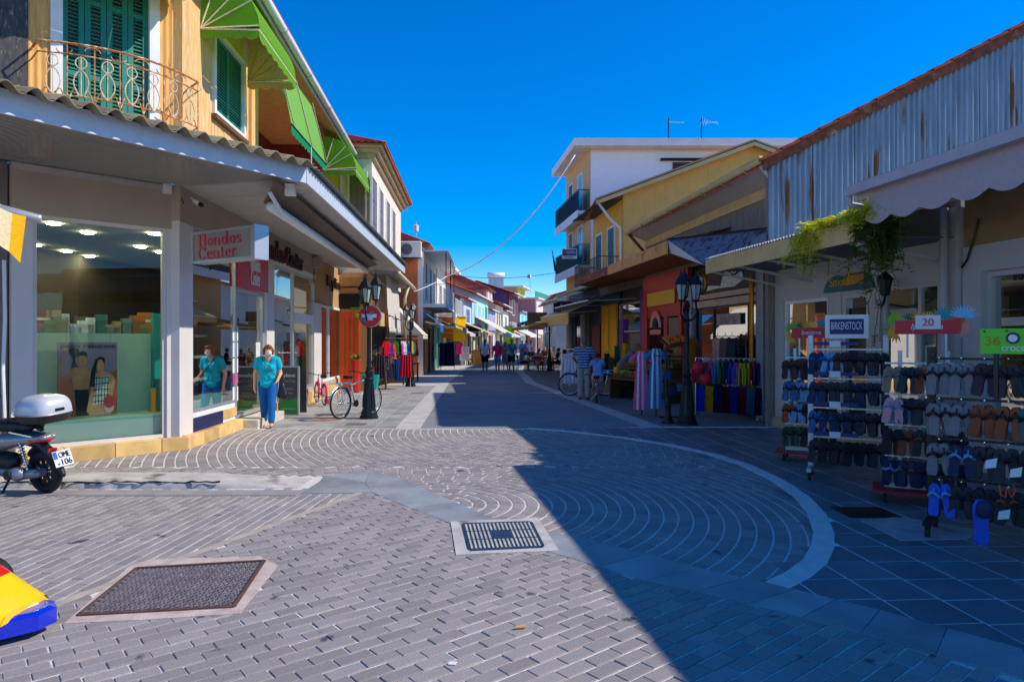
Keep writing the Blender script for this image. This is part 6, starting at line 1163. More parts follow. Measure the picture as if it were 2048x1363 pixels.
# ================================================================== PEOPLE
def blob(mb, name, m, parent, vox=.014, sm=3):
    o = mb.build(name, m, None); COL.objects.unlink(o); md = o.modifiers.new('r', 'REMESH'); md.mode = 'VOXEL'; md.voxel_size = vox; md.use_smooth_shade = True
    s_ = o.modifiers.new('s', 'SMOOTH'); s_.factor = .5; s_.iterations = sm
    me = evalmesh(o); COL.objects.link(o); o.modifiers.clear(); old = o.data; o.data = me; bpy.data.meshes.remove(old); o.parent = parent
    if not me.materials: me.materials.append(m)
    return o
SK = [mat('skin_fair', (224, 166, 134), .5, var=.06), mat('skin_tan', (190, 126, 92), .5, var=.06), mat('skin_deep', (150, 94, 66), .5, var=.06)]
HAIR = dict(auburn=mat('hair_auburn', (130, 62, 26), .45, var=.35, scale=60), dark=mat('hair_dark', (30, 22, 20), .5, var=.3, scale=60), grey=mat('hair_grey', (120, 112, 106), .6, var=.2, scale=60), brown=mat('hair_brown', (76, 48, 32), .5, var=.3, scale=60))
STAND = dict(pel=(0, 0, .52), wai=(0, 0, .615), che=(0, 0, .72), nec=(0, .005, .82), hed=(0, -.012, .918), shL=(.105, 0, .8), elL=(.135, .015, .635), wrL=(.14, -.03, .49), shR=(-.105, 0, .8), elR=(-.135, .015, .635), wrR=(-.14, -.03, .49),
             hiL=(.05, 0, .515), knL=(.057, -.012, .285), anL=(.058, .012, .05), hiR=(-.05, 0, .515), knR=(-.057, -.012, .285), anR=(-.058, .012, .05), toL=(.068, -.1, .018), toR=(-.068, -.1, .018))
WALK = dict(knL=(.05, -.075, .285), anL=(.05, -.12, .06), toL=(.055, -.22, .03), knR=(-.05, .02, .28), anR=(-.05, .11, .07), toR=(-.055, .02, .016), elL=(.135, .06, .645), wrL=(.14, .03, .5), elR=(-.135, -.02, .64), wrR=(-.13, -.11, .52))
SIT = dict(pel=(0, 0, .28), wai=(0, .01, .37), che=(0, 0, .48), nec=(0, -.01, .58), hed=(0, -.03, .675), shL=(.105, -.005, .56), elL=(.13, -.03, .41), wrL=(.08, -.17, .385), shR=(-.105, -.005, .56), elR=(-.13, -.03, .41), wrR=(-.08, -.17, .385),
           hiL=(.05, 0, .275), knL=(.07, -.24, .28), anL=(.07, -.22, .05), toL=(.075, -.32, .02), hiR=(-.05, 0, .275), knR=(-.07, -.24, .28), anR=(-.07, -.22, .05), toR=(-.075, -.32, .02))
def person(label, loc, rz, h, pose=None, shirt=(200, 200, 200), legs=('shorts', (40, 40, 44)), hair='dark', style='short', skin=1, vox=.02, near=False, mask=None, sleeve=.55, shoe=(40, 36, 34), fem=False, head_rot=0, shirt_m=None, group=None, barefoot=False):
    t = thing('person', label, 'person', (0, 0, 0), group); J = dict(STAND)
    if pose:
        for k, v in pose.items(): J[k] = v
    J = {k: Vector(v) * h for k, v in J.items()}; sk = SK[skin]; a_ = .93 if fem else 1.0
    def r(x): return x * h
    def torso(mb, e=0, low=True):
        for s_, sh, hi in ((1, 'shL', 'hiL'), (-1, 'shR', 'hiR')):
            ax = (J['shL'] - J['shR']).normalized(); c, w_, p = J['che'] + ax * s_ * r(.042), J['wai'] + ax * s_ * r(.034), J['pel'] + ax * s_ * r(.036); mb.cap(c, r(.062 * a_) + e, w_, r(.052 * (.95 if fem else 1.05)) + e); mb.cap(w_, r(.053) + e, p, r(.06 * (1.06 if fem else .98)) + e); mb.cap(c, r(.055) + e, J[sh].lerp(J['nec'], .3), r(.038) + e); mb.cap(J[sh].lerp(J['nec'], .45), r(.036) + e, J[sh] - V(0, 0, r(.012)), r(.036) + e)
        mb.cap(J['che'], r(.06) + e, J['wai'], r(.055) + e)
        if fem:
            for s_ in (-1, 1): mb.ell(J['che'] + V(s_ * r(.04), -r(.045), r(-.01)), (r(.034) + e, r(.034) + e, r(.036) + e))
    B = MB(); torso(B, 0); B.cap(J['nec'] - V(0, 0, r(.02)), r(.034), J['hed'] - V(0, 0, r(.03)), r(.031)); hc = J['hed']; Q = Matrix.Rotation(head_rot, 3, 'Z'); hd = lambda x, y, z: hc + Q @ V(r(x), r(y), r(z))
    B.ell(hd(0, .004, .012), (r(.045), r(.056), r(.058)), 12, 8); B.ell(hd(0, -.018, -.028), (r(.034), r(.036), r(.04)), 10, 7); B.cap(hd(0, -.05, .008), r(.007), hd(0, -.064, -.012), r(.0085)); B.ell(hd(0, -.045, -.034), (r(.016), r(.012), r(.007)))
    for s_ in (-1, 1): B.ell(hd(s_ * .046, .004, -.002), (r(.007), r(.012), r(.018)))
    for S, s_ in (('L', 1), ('R', -1)):
        B.cap(J['sh' + S], r(.034 * a_), J['el' + S], r(.025)); B.cap(J['el' + S], r(.0255), J['wr' + S], r(.0165)); d = (J['wr' + S] - J['el' + S]).normalized(); w_ = J['wr' + S]; side = V(-s_ * .35, -1, 0).normalized(); B.cap(w_, r(.016), w_ + d * r(.032), r(.019))
        if near or vox < .015:
            x = d.cross(side).normalized()
            for k, (o_, ln) in enumerate(((-.018, .04), (-.006, .047), (.006, .044), (.017, .035))): q = w_ + d * r(.04) + side * r(o_); B.cap(q, r(.0062), q + d * r(ln * .5) + x * r(.004) * s_, r(.006)); B.cap(q + d * r(ln * .5) + x * r(.004) * s_, r(.006), q + d * r(ln) * .92 + x * r(.016) * s_, r(.005))
            q = w_ + d * r(.014) - side * r(.016); B.cap(q, r(.0075), q + d * r(.03) - side * r(.018), r(.006))
        else: B.cap(w_ + d * r(.03), r(.018), w_ + d * r(.075), r(.012))
        B.cap(J['hi' + S], r(.058 * (1.03 if fem else 1)), J['kn' + S], r(.036)); B.cap(J['kn' + S], r(.0365), J['kn' + S].lerp(J['an' + S], .35), r(.034)); B.cap(J['kn' + S].lerp(J['an' + S], .35), r(.034), J['an' + S], r(.022)); B.cap(J['an' + S] - V(0, 0, r(.02)), r(.024), J['to' + S], r(.016))
    body = blob(B, 'body', sk, t, vox, 2); e = .012 if h > 1.3 else .009
    C = MB(); torso(C, e)
    for S in 'LR': q = J['sh' + S].lerp(J['el' + S], sleeve); C.cap(J['sh' + S], r(.038) + e, q, r(.036) + e)
    for s_ in (-1, 1): C.cap(J['pel'], r(.064) + e, (J['pel'] + (J['hiL'] - J['hiR']) * .42 * s_) - V(0, 0, r(.004)), r(.064) + e)
    blob(C, 'shirt', shirt_m or cloth('shirt_%d_%d_%d' % shirt, shirt), t, vox, 3)
    kind, lc = legs; C = MB(); e2 = e - .004
    for S in 'LR':
        end = dict(shorts=.8, trousers=1, skirt=.5)[kind]; C.cap(J['pel'] + (J['hi' + S] - J['pel']) * .8, r(.062) + e2, J['hi' + S], r(.062) + e2)
        if kind == 'shorts': C.cap(J['hi' + S], r(.062) + e2, J['hi' + S].lerp(J['kn' + S], .8), r(.05) + e2)
        elif kind == 'skirt': C.cap(J['hi' + S], r(.07) + e2, J['kn' + S], r(.075) + e2)
        else: C.cap(J['hi' + S], r(.06) + e2, J['kn' + S], r(.042) + e2); C.cap(J['kn' + S], r(.042) + e2, J['kn' + S].lerp(J['an' + S], .9), r(.034) + e2)
    blob(C, {'shorts': 'shorts', 'trousers': 'trousers', 'skirt': 'dress_skirt'}[kind], cloth('legs_%d_%d_%d' % lc, lc), t, vox, 3)
    for S in 'LR': C = MB(); C.cap(J['an' + S] + V(0, r(.012), -r(.028)), r(.02), J['to' + S] - V(0, 0, r(.004)), r(.018)); blob(C, 'shoe', mat('shoe_%d_%d_%d' % shoe, shoe, .6), t, max(.01, vox * .7), 1)
    if style != 'bald':
        C = MB(); C.ell(hd(0, .014, .028), (r(.052), r(.06), r(.05)), 12, 8)
        if style == 'bob': C.ell(hd(0, .02, .008), (r(.062), r(.058), r(.056))); [C.ell(hd(s_ * .05, -.008, -.006), (r(.018), r(.03), r(.045))) for s_ in (-1, 1)]; C.ell(hd(0, -.034, .045), (r(.045), r(.028), r(.026)))
        if style == 'long': C.cap(hd(0, .03, .02), r(.05), hd(0, .04, -.09), r(.045)); [C.cap(hd(s_ * .045, .0, .02), r(.018), hd(s_ * .05, -.01, -.1), r(.018)) for s_ in (-1, 1)]
        if style == 'short': C.ell(hd(0, .026, .004), (r(.05), r(.044), r(.05)))
        blob(C, 'hair', HAIR[hair], t, vox * .8, 2)
        if style == 'cap': pass
    for s_ in (-1, 1): MB().ell(hd(s_ * .0175, -.0515, .012), (r(.0065), r(.004), r(.0045)), 8, 5).build('eye', mat('eye_dark', (40, 30, 26), .3), t, smooth=True)
    if mask: C = MB(); C.ell(hd(0, -.034, -.022), (r(.04), r(.036), r(.034))); C = blob(C, 'face_mask', cloth('mask_%d_%d_%d' % mask, mask), t, .008, 1)
    t.location = loc; t.rotation_euler = (0, 0, rz); t.data = None
    return t, J, hd
def gl(px, py): p = G(px, py); return (p.x, p.y, 0)
# woman in turquoise
wp = dict(WALK); wp.update(elR=(-.15, .03, .64), wrR=(-.15, -.01, .49), elL=(.14, .02, .64), wrL=(.125, -.13, .575), hed=(.006, -.035, .912), nec=(0, -.008, .82))
t, J, hd = person('woman in turquoise top, blue trousers and white face mask walking past the shop door', gl(536, 853), R(14), 1.6, wp, (16, 176, 200), ('trousers', (20, 96, 170)), 'auburn', 'bob', 0, .009, True, (222, 220, 230), .5, (150, 96, 60), True, R(10))
t2 = thing('shoulder_bag', 'black leather shoulder bag hanging at the hip of the woman in turquoise', 'bag', (0, 0, 0)); C = MB(); C.cap(V(.26, -.04, .80), .055, V(.30, -.03, .60), .09); C.cap(V(.26, -.04, .80), .055, V(.24, -.05, .6), .07); blob(C, 'pouch', mat('black_leather', (22, 22, 26), .35, var=.2, scale=20, bump=.2), t2, .012); MB().tube([V(.26, -.04, .84), V(.12, -.14, 1.02), V(-.02, -.135, 1.18), V(-.1, -.075, 1.32), V(-.08, .05, 1.33), V(.1, .12, 1.1), V(.25, .04, .86)], .009, 6).build('strap', mat('black_leather', (22, 22, 26)), t2, smooth=True); t2.location = t.location; t2.rotation_euler = t.rotation_euler
# group walking towards the camera
g_ = 'people walking down the street'
person('man in white printed shirt and black shorts walking towards the camera', gl(970, 743), R(4), 1.76, WALK, (216, 210, 228), ('shorts', (24, 22, 26)), 'dark', 'short', 2, .016, group=g_)
person('woman in bright pink shirt, denim shorts and mask walking beside him', gl(995, 743), R(-4), 1.68, WALK, (240, 30, 100), ('shorts', (80, 130, 190)), 'dark', 'long', 1, .016, mask=(120, 160, 190), fem=True, group=g_)
person('man in teal shirt with a dark sling strap and navy shorts', gl(1023, 743), 0, 1.78, None, (60, 160, 190), ('shorts', (28, 28, 50)), 'brown', 'short', 1, .016, group=g_); p = gl(1023, 743); tag(MB().tube([(p[0] - .16, p[1] - .14, 1.46), (p[0] + .0, p[1] - .17, 1.2), (p[0] + .17, p[1] - .1, .98)], .022, 6).build('sling_strap', M_black, None, origin=p), 'dark strap slung across the man in the teal shirt', 'strap')
person('woman in mauve dress half hidden behind the man in teal', gl(1011, 739), R(10), 1.62, WALK, (170, 120, 150), ('skirt', (170, 110, 140)), 'brown', 'long', 1, .02, fem=True, group=g_)
for k, (px, Y, c_, lc, sx) in enumerate(((1044, 52, (90, 160, 214), (60, 60, 80), 'pale blue shirt'), (1052, 54, (230, 110, 160), (70, 90, 140), 'rose shirt'), (1061, 50, (226, 226, 236), (40, 44, 60), 'white shirt'), (985, 70, (200, 60, 60), (60, 60, 70), 'red shirt'), (1003, 60, (200, 200, 210), (80, 70, 60), 'pale grey shirt'))): person('distant pedestrian in a ' + sx + ' far down the street', (D(px, 0, Y).x, Y, 0), R(180 * (k % 2)), 1.7, WALK, c_, ('shorts', lc), vox=.03, group='distant pedestrians')
# man in striped shirt, child on the bicycle, man at the vegetables
m_ = bpy.data.materials.new('striped_blue'); m_.use_nodes = True; MATS['striped_blue'] = m_; n, l = m_.node_tree.nodes, m_.node_tree.links; b = n['Principled BSDF']; b.inputs['Roughness'].default_value = .85; wv = n.new('ShaderNodeTexWave'); wv.bands_direction = 'Z'; wv.inputs['Scale'].default_value = 4.2; geo = n.new('ShaderNodeNewGeometry'); l.new(geo.outputs['Position'], wv.inputs['Vector']); cr = n.new('ShaderNodeValToRGB'); cr.color_ramp.interpolation = 'CONSTANT'; cr.color_ramp.elements[0].color = lin((20, 60, 130)) + (1,); cr.color_ramp.elements[1].color = lin((170, 190, 214)) + (1,); cr.color_ramp.elements[1].position = .62; l.new(wv.outputs[0], cr.inputs[0]); l.new(cr.outputs[0], b.inputs['Base Color'])
sp = dict(elL=(.17, -.03, .66), wrL=(.11, -.14, .585), elR=(-.17, -.03, .66), wrR=(-.12, -.15, .59), hed=(0, -.03, .915))
person('man in blue striped shirt and pale trousers seen from behind with a bicycle', (2.02, 19.2, 0), R(172), 1.78, sp, (40, 80, 150), ('trousers', (170, 174, 170)), 'grey', 'short', 1, .014, shirt_m=m_)
cp = dict(pel=(0, 0, .47), wai=(0, -.005, .56), che=(0, -.02, .66), nec=(0, -.03, .77), hed=(0, -.05, .875), shL=(.11, -.02, .74), shR=(-.11, -.02, .74), elL=(.16, -.1, .64), wrL=(.15, -.24, .6), elR=(-.16, -.1, .64), wrR=(-.15, -.24, .6), hiL=(.055, 0, .46), hiR=(-.055, 0, .46), knL=(.09, -.17, .36), anL=(.09, -.1, .16), toL=(.09, -.2, .13), knR=(-.09, -.14, .3), anR=(-.1, -.02, .09), toR=(-.1, -.12, .06))
person('child in pale blue shirt riding the small bicycle, seen from behind', (2.3, 18.35, .2), R(176), 1.2, cp, (120, 170, 230), ('shorts', (200, 200, 214)), 'dark', 'short', 1, .012)
lp_ = dict(pel=(0, .03, .52), wai=(0, -.03, .6), che=(0, -.12, .68), nec=(0, -.2, .76), hed=(0, -.27, .835), shL=(.105, -.18, .745), shR=(-.105, -.18, .745), elL=(.13, -.26, .61), wrL=(.1, -.36, .53), elR=(-.13, -.26, .61), wrR=(-.1, -.36, .53), hiL=(.05, .03, .515), hiR=(-.05, .03, .515), knL=(.057, .01, .285), knR=(-.057, .04, .285), anL=(.058, .03, .05), anR=(-.058, .06, .05), toL=(.068, -.08, .018), toR=(-.068, -.05, .018))
person('man in grey shirt and beige shorts bending over the vegetable boxes', (3.4, 21.0, 0), R(68), 1.74, lp_, (124, 132, 134), ('shorts', (184, 156, 112)), 'grey', 'short', 1, .014)
# ---- cafe tables, chairs and seated guests
def chair(label, loc, rz, m, seatm):
    t = thing('cafe_chair', label, 'chair', (0, 0, 0), 'cafe chairs'); MB().bev(-.21, .21, -.21, .21, .42, .46, .012).build('seat', seatm, t)
    for x in (-.19, .19):
        MB().tube([(x, -.19, .42), (x * 1.05, -.21, 0)], .014, 5).build('leg', m, t); MB().tube([(x * 1.05, .23, 0), (x, .19, .44), (x, .23, .86)], .014, 5).build('leg', m, t)
    mb = MB(); mb.box(-.19, .19, .2, .22, .62, .84); mb.build('backrest', seatm, t); t.location = loc; t.rotation_euler = (0, 0, rz); return t
def table(label, loc):
    t = thing('cafe_table', label, 'table', (0, 0, 0), 'cafe tables'); MB().bev(-.35, .35, -.35, .35, .71, .74, .01).build('top', M_wood, t); MB().tube([(0, 0, .71), (0, 0, .05)], .03, 8).build('column', M_black, t); [MB().bar((0, 0, .03), (.3 * math.cos(R(90 * k)), .3 * math.sin(R(90 * k)), .02), .05, .03).build('foot', M_black, t) for k in range(4)]; t.location = loc; return t
M_rw = mat('red_seat', (150, 24, 24), .6)
guests = [(1043, 741, 100, (120, 150, 176), 'blue grey shirt', 'black', 0), (1077, 743, 160, (206, 178, 170), 'pale pink shirt and cap', 'red', 1), (1066, 735, -70, (50, 44, 70), 'dark shirt', 'black', 0), (1100, 736, 20, (110, 100, 90), 'brown shirt', 'black', 0), (1118, 741, -120, (70, 60, 60), 'black top', 'red', 0), (1128, 746, 150, (206, 180, 186), 'rose top', 'black', 0), (1090, 731, -20, (130, 40, 40), 'dark red shirt', 'red', 0), (1108, 729, 60, (160, 170, 176), 'light grey shirt', 'black', 0)]
for k, (px, py, a, c_, sx, ch, cap_) in enumerate(guests):
    p = gl(px, py); ro = R(a); chair('%s cafe chair under the guest in %s' % (ch, sx), (p[0], p[1], 0), ro, M_black, M_rw if ch == 'red' else M_black)
    person('seated cafe guest in ' + sx, (p[0], p[1], -.005), ro, 1.7, SIT, c_, ('shorts', (90, 80, 70) if k % 2 else (40, 46, 60)), 'brown' if k % 3 else 'grey', 'short' if k != 5 else 'long', 1, .022, group='seated cafe guests')
    if cap_: f = V(-math.sin(ro) * -1, -math.cos(ro), 0); c = V(p[0], p[1], 1.19); cp_ = thing('sun_cap', 'pale cap worn by the guest in pink', 'cap', c); MB().ell(c + V(0, 0, .03), (.1, .11, .07)).build('crown', M_trim, cp_, smooth=True); MB().ell(c + f * .1, (.09, .1, .012)).build('brim', M_trim, cp_, smooth=True)
for px, py, lb in ((1056, 739, 'cafe table nearest the street'), (1090, 738, 'cafe table in the middle of the guests'), (1112, 735, 'cafe table against the cafe front')): table(lb, gl(px, py))
p = gl(1056, 739)
# ================================================================== GOODS OUTSIDE THE SHOPS, RIGHT SIDE
def sole_mesh():
    mb = MB(); o = [(-.03, -.13), (.03, -.13), (.04, -.09), (.034, -.02), (.042, .06), (.038, .11), (.015, .135), (-.02, .135), (-.042, .1), (-.046, .05), (-.036, -.02), (-.04, -.09)]
    mb.plate([(x, 0, z) for x, z in o], (0, .022, 0)); return mb
SANDAL = {}
def sandal_pair(label, m1, m2, group):
    """pair hanging by the heel-less end, soles towards -Y"""
    k = (m1.name, m2.name)
    t = thing('sandals', label, 'sandals', (0, 0, 0), group)
    if k not in SANDAL:
        a = sole_mesh().build('sole', m1, t); mb = MB(); mb.tube([(-.042, -.0, .03), (-.02, -.035, .055), (0, -.04, .065), (.02, -.035, .055), (.042, 0, .03)], .012, 5); mb.tube([(0, -.04, .065), (0, 0, .1)], .006, 4); b = mb.build('strap', m2, t); SANDAL[k] = (a, b)
        c = dupm(a, t); d = dupm(b, t)
        for q in (a, b): q.location = (-.05, 0, 0); q.rotation_euler = (0, R(6), 0)
        for q in (c, d): q.location = (.05, .012, 0); q.rotation_euler = (0, R(-6), 0)
    else:
        a, b = SANDAL[k]
        for q in (a, b):
            for x, y, r_ in ((-.05, 0, 6), (.05, .012, -6)): dupm(q, t, (x, y, 0), (0, R(r_), 0))
    return t
def shoe(n, c): return mat('shoe_' + n, c, .65, var=.15, scale=20)
SC = dict(black=(24, 24, 28), navy=(26, 34, 70), brown=(70, 44, 32), grey=(126, 120, 124), camo=(60, 76, 46), blue=(40, 90, 150), tan=(160, 130, 100), pink=(220, 150, 160), royal=(30, 80, 200), rust=(150, 70, 30), charcoal=(48, 46, 50), sky=(110, 160, 200), teal=(30, 100, 100), plum=(60, 36, 50))
def shoe_rack(label, loc, rz, width, rails, rows, nick, base='red', posts=M_alu, sides=(1,), top=1.55, sign=None):
    t = thing('shoe_rack', label, 'shoe rack', (0, 0, 0), 'shoe racks outside the shops'); w2 = width / 2
    if base == 'red':
        MB().bev(-w2 - .12, w2 + .12, -.24, .24, .1, .13, .01).build('base_board', mat('red_board', (176, 20, 44), .5, var=.08), t); MB().bar((-w2, 0, .15), (w2, 0, .15), .05).build('foot_bar', M_alu, t)
        for x in (-w2 * .6, w2 * .6): MB().bev(x - .02, x + .02, -.02, .02, .14, top, .004).build('post', posts, t)
    else:
        for x in (-w2, w2): MB().bev(x - .03, x + .03, -.03, .03, .12, top, .004).build('post', posts, t); MB().bev(x - .03, x + .03, -.26, .26, .1, .15, .01).build('foot_bar', posts, t)
    for x in (-w2, w2):
        for y in (-.2, .2): MB().tube([(x - .015, y, .05), (x + .015, y, .05)], .05, 10).build('caster', M_rubber, t)
    for z in rails:
        for s_ in sides: MB().bar((-w2, -.02 * s_, z), (w2, -.02 * s_, z), .02).build('rail', posts, t)
    t.location = loc; t.rotation_euler = (0, 0, rz); RM = Matrix.Rotation(rz, 3, 'Z'); tiers = ['top', 'second', 'third', 'bottom', 'lowest']
    for i, z in enumerate(rails):
        cols = rows[i]; n_ = len(cols)
        for s_ in sides:
            for j, c_ in enumerate(cols):
                x = -w2 + width * (j + .5) / n_; cc, dd = (c_ if isinstance(c_, tuple) else (c_, 'black')); yy = -.1 if s_ == 1 else .1
                for dpt in (0, 1):
                    o = sandal_pair('%s sandals %s from left on %s rail of %s%s' % (cc, ORD[j], tiers[i], nick, ', back pair' if dpt else ''), shoe(cc, SC[cc]), shoe(dd, SC[dd]), 'sandals on the shoe racks'); q = Vector((x + random.uniform(-.012, .012), yy - .05 * s_ * (1 - dpt) + random.uniform(-.01, .01), z - .17)); o.location = Vector(loc) + RM @ q; o.rotation_euler = (R(random.uniform(-9, 6)), R(random.uniform(-7, 7)), rz + R(random.uniform(-16, 16)) + (0 if s_ == 1 else math.pi))
        for j in range(len(cols)): x = -w2 + width * (j + .5) / n_; MB().tube([Vector(loc) + RM @ V(x, 0, z), Vector(loc) + RM @ V(x, -.17, z + .01)], .006, 4).build('peg', M_chrome, None).parent = t; bpy.data.objects[-1] if False else None
    for c in t.children:                                  # pegs were made in world space
        if c.name.startswith('peg'): c.matrix_parent_inverse = (Matrix.Translation(loc) @ Matrix.Rotation(rz, 4, 'Z')).inverted()
    return t
def header(label, loc, rz, w_, txt, price=None):
    t = thing('display_header', label, 'sign', (0, 0, 0), 'parrot and leaf headers on the racks'); random.seed(len(label))
    lc = [mat('leaf_print_%d' % i, c, .5) for i, c in enumerate(((120, 160, 30), (226, 150, 20), (30, 140, 150), (40, 90, 40), (120, 190, 226), (226, 190, 60)))]
    def fan(x, z, a0, a1, n_, L, m, y):
        for k in range(n_): a = R(a0 + (a1 - a0) * k / max(1, n_ - 1)); d = V(math.cos(a), 0, math.sin(a)); s_ = V(-math.sin(a), 0, math.cos(a)) * L * .1; p = V(x, y - .0015 * k, z); MB().plate([p, p + d * L * .5 + s_, p + d * L, p + d * L * .5 - s_], (0, .004, 0)).build('leaf_print', m, t)
    fan(-w_ * .48, .07, 40, 210, 10, .12, lc[0], .0); fan(-w_ * .48, -.04, 130, 290, 9, .12, lc[1], .003); fan(-w_ * .25, .08, 30, 150, 8, .1, lc[3], .006); fan(-w_ * .1, .08, 30, 150, 7, .11, lc[1], .008); fan(w_ * .05, .08, 40, 140, 7, .1, lc[5], .009); fan(w_ * .28, .08, 50, 130, 7, .15, lc[2], .012); fan(w_ * .56, .1, 10, 160, 11, .14, lc[4], .02)
    MB().plate([(w_ * .45, .018, -.05), (w_ * .6, .018, .02), (w_ * .58, .018, .12), (w_ * .52, .018, .2), (w_ * .44, .018, .19), (w_ * .42, .018, .08)], (0, .004, 0)).build('parrot_print', mat('parrot_orange', (214, 84, 30), .5), t); MB().plate([(w_ * .5, .014, -.1), (w_ * .64, .014, -.05), (w_ * .66, .014, .04), (w_ * .56, .014, .06)], (0, .003, 0)).build('flower_print', mat('coral_print', (232, 130, 110), .5), t)
    MB().box(-w_ / 2, w_ / 2, -.02, -.008, -.06, .08).build('red_band', mat('header_red', (214, 14, 44), .45, var=.03), t); text(txt, (0, -.02, .01), (1, 0, 0), .075, w_ * .5, M_trim, t, shear=.3)
    if price: MB().box(-.1, .12, -.034, -.03, -.01, .13).build('price_card', M_white, t); text(price, (.01, -.034, .06), (1, 0, 0), .075, .1, mat('price_red', (226, 30, 60), .5), t)
    for x in (-w_ * .3, w_ * .3): MB().bar((x, .0, -.06), (x, .0, -.3), .02).build('strut', M_alu, t)
    t.location = loc; t.rotation_euler = (0, 0, rz); return t
RZ = R(-28)
p1, p2, p3, p4 = V(4.12, 9.45, 0), V(3.98, 8.1, 0), V(4.22, 7.0, 0), V(4.05, 5.55, 0)
shoe_rack('farthest shoe rack with a red base and a leafy header', p1, RZ, .62, (1.42, 1.12, .82, .5), ([('brown', 'black'), 'brown', 'charcoal', 'brown', 'plum'], [('blue', 'navy'), ('sky', 'black'), ('sky', 'black'), 'blue', 'charcoal'], [('rust', 'black'), ('sky', 'navy'), 'charcoal', 'black', 'black'], [('camo', 'black'), ('camo', 'black'), 'black', 'black', 'black']), 'farthest rack')
header('red banner with painted leaves on the farthest shoe rack', p1 + V(0, -.05, 1.75), RZ, .5, 'Ipanema')
shoe_rack('tall silver shoe rack with a blue sign', p2, RZ, .8, (1.55, 1.2, .85, .5), ([('navy', 'blue'), ('sky', 'blue'), 'charcoal', 'black', 'charcoal', 'black'], ['navy', 'charcoal', 'charcoal', 'navy', 'navy', 'navy'], [('blue', 'navy'), ('navy', 'blue'), 'navy', 'navy', 'charcoal', 'black'], ['charcoal', 'black', 'black', 'black', 'black', 'black']), 'silver rack', base='legs', top=1.72)
t = thing('brand_sign', 'navy sign board with white capitals on top of the tall silver rack', 'sign', p2 + V(0, 0, 1.7)); M_bk = mat('deep_navy', (20, 40, 110), .5); f = Fr(p2 + V(-.22, .1, 0), p2 + V(.2, -.1, 0)); fbox(f, 'board', M_bk, .05, f.L - .05, -.02, .0, 1.72, 1.92, t); frame(f, 0, f.L, -.03, .01, 1.68, 1.96, .05, M_alu, t, 'surround'); text('BIRKENSTOCK', f.p(f.L / 2, .002, 1.83), f.p(1, 0, 0) - f.p(0, 0, 0), .09, f.L * .72, M_trim, t)
t = thing('price_tags', 'blue edged price strips on the tall silver rack', 'price tag', p2)
for z in (1.6, 1.25, .9, .55): fz = Fr(p2 + V(-.36, .05, 0), p2 + V(.05, -.17, 0)); fbox(fz, 'strip', M_bk, 0, fz.L, .16, .165, z, z + .04, t); fbox(fz, 'card', M_white, fz.L * .35, fz.L * .6, .167, .17, z - .02, z + .05, t)
shoe_rack('shoe rack with a red base, pink sandals and a price card', p3, RZ, .7, (1.42, 1.1, .78, .46), ([('tan', 'grey'), 'charcoal', ('rust', 'black'), ('grey', 'charcoal'), ('grey', 'charcoal')], [('pink', 'sky'), 'navy', 'charcoal', ('grey', 'black'), ('grey', 'black')], ['black', ('rust', 'black'), ('charcoal', 'rust'), ('grey', 'black'), 'plum'], [('navy', 'sky'), ('navy', 'rust'), 'navy', 'black', 'black']), 'middle red based rack')
header('red banner with leaves, parrot and a twenty price card on the middle rack', p3 + V(0, -.05, 1.78), RZ, .56, 'Ipanema', '20')
shoe_rack('black shoe rack at the right edge hung with dark clogs', p4, R(-40), 1.1, (1.5, 1.16, .82, .48), (['grey', ('grey', 'charcoal'), 'plum', 'charcoal', 'black', 'navy', ('navy', 'grey')], ['grey', 'grey', ('rust', 'brown'), 'rust', 'teal', 'navy', 'navy'], ['grey', ('navy', 'sky'), 'charcoal', 'charcoal', 'black', 'black', 'black'], [('royal', 'sky'), 'charcoal', 'black', ('black', 'rust'), 'black', 'charcoal', 'black']), 'black rack', base='legs', posts=M_black, top=1.6)
a, b = D(1960, 682, 5.35), D(2070, 682, 5.1); f = Fr(a, b); z0, z1 = D(0, 707, 5.3).z, D(0, 657, 5.3).z; t = thing('green_sign', 'bright green sign board with white lettering on the black rack', 'sign', f.p(0, 0, z0)); fbox(f, 'board', mat('neon_green', (90, 206, 10), .4, var=.08), 0, f.L, -.02, 0, z0, z1, t); ux_ = f.p(1, 0, 0) - f.p(0, 0, 0)
u = f.hu(2026); text('crocs', f.p(u, .0, z0 + .04), ux_, .035, .14, M_trim, t); MB(f).lathe([(.045, 0), (.045, .006)], 20, (u, .0, z0 + .12), Matrix.Rotation(R(-90), 3, 'X')).build('round_mark', M_navy, t); MB(f).ell((u, .007, z0 + .12), (.03, .004, .028)).build('round_mark', M_trim, t); text('36', f.p(f.hu(1985), 0, z0 + .1), ux_, .07, .1, mat('marker_orange', (190, 130, 20), .6), t)
for u in (.03, f.L * .5): MB(f).lathe([(.008, 0), (.008, .006)], 8, (u, .0, z1 - .02), Matrix.Rotation(R(-90), 3, 'X')).build('rivet', M_black, t)
MB(f).bar((.1, -.03, z0), (.1, -.03, 1.2), .03).build('stake', M_black, t)
for k, (px, py, lb) in enumerate(((1972, 920, 'tilted white price tag hung on the clogs at the right edge'), (2022, 938, 'small white price tag beside the orange laces'), (1998, 1022, 'white price tag above the bright blue clog'))): c = D(px, py, 5.05); tag(MB().plate([c, c + V(.07, -.02, .02), c + V(.06, -.02, -.05), c + V(-.01, 0, -.06)], (0, .003, 0)).build('price_tag', M_white, None, origin=c), lb, 'price tag')
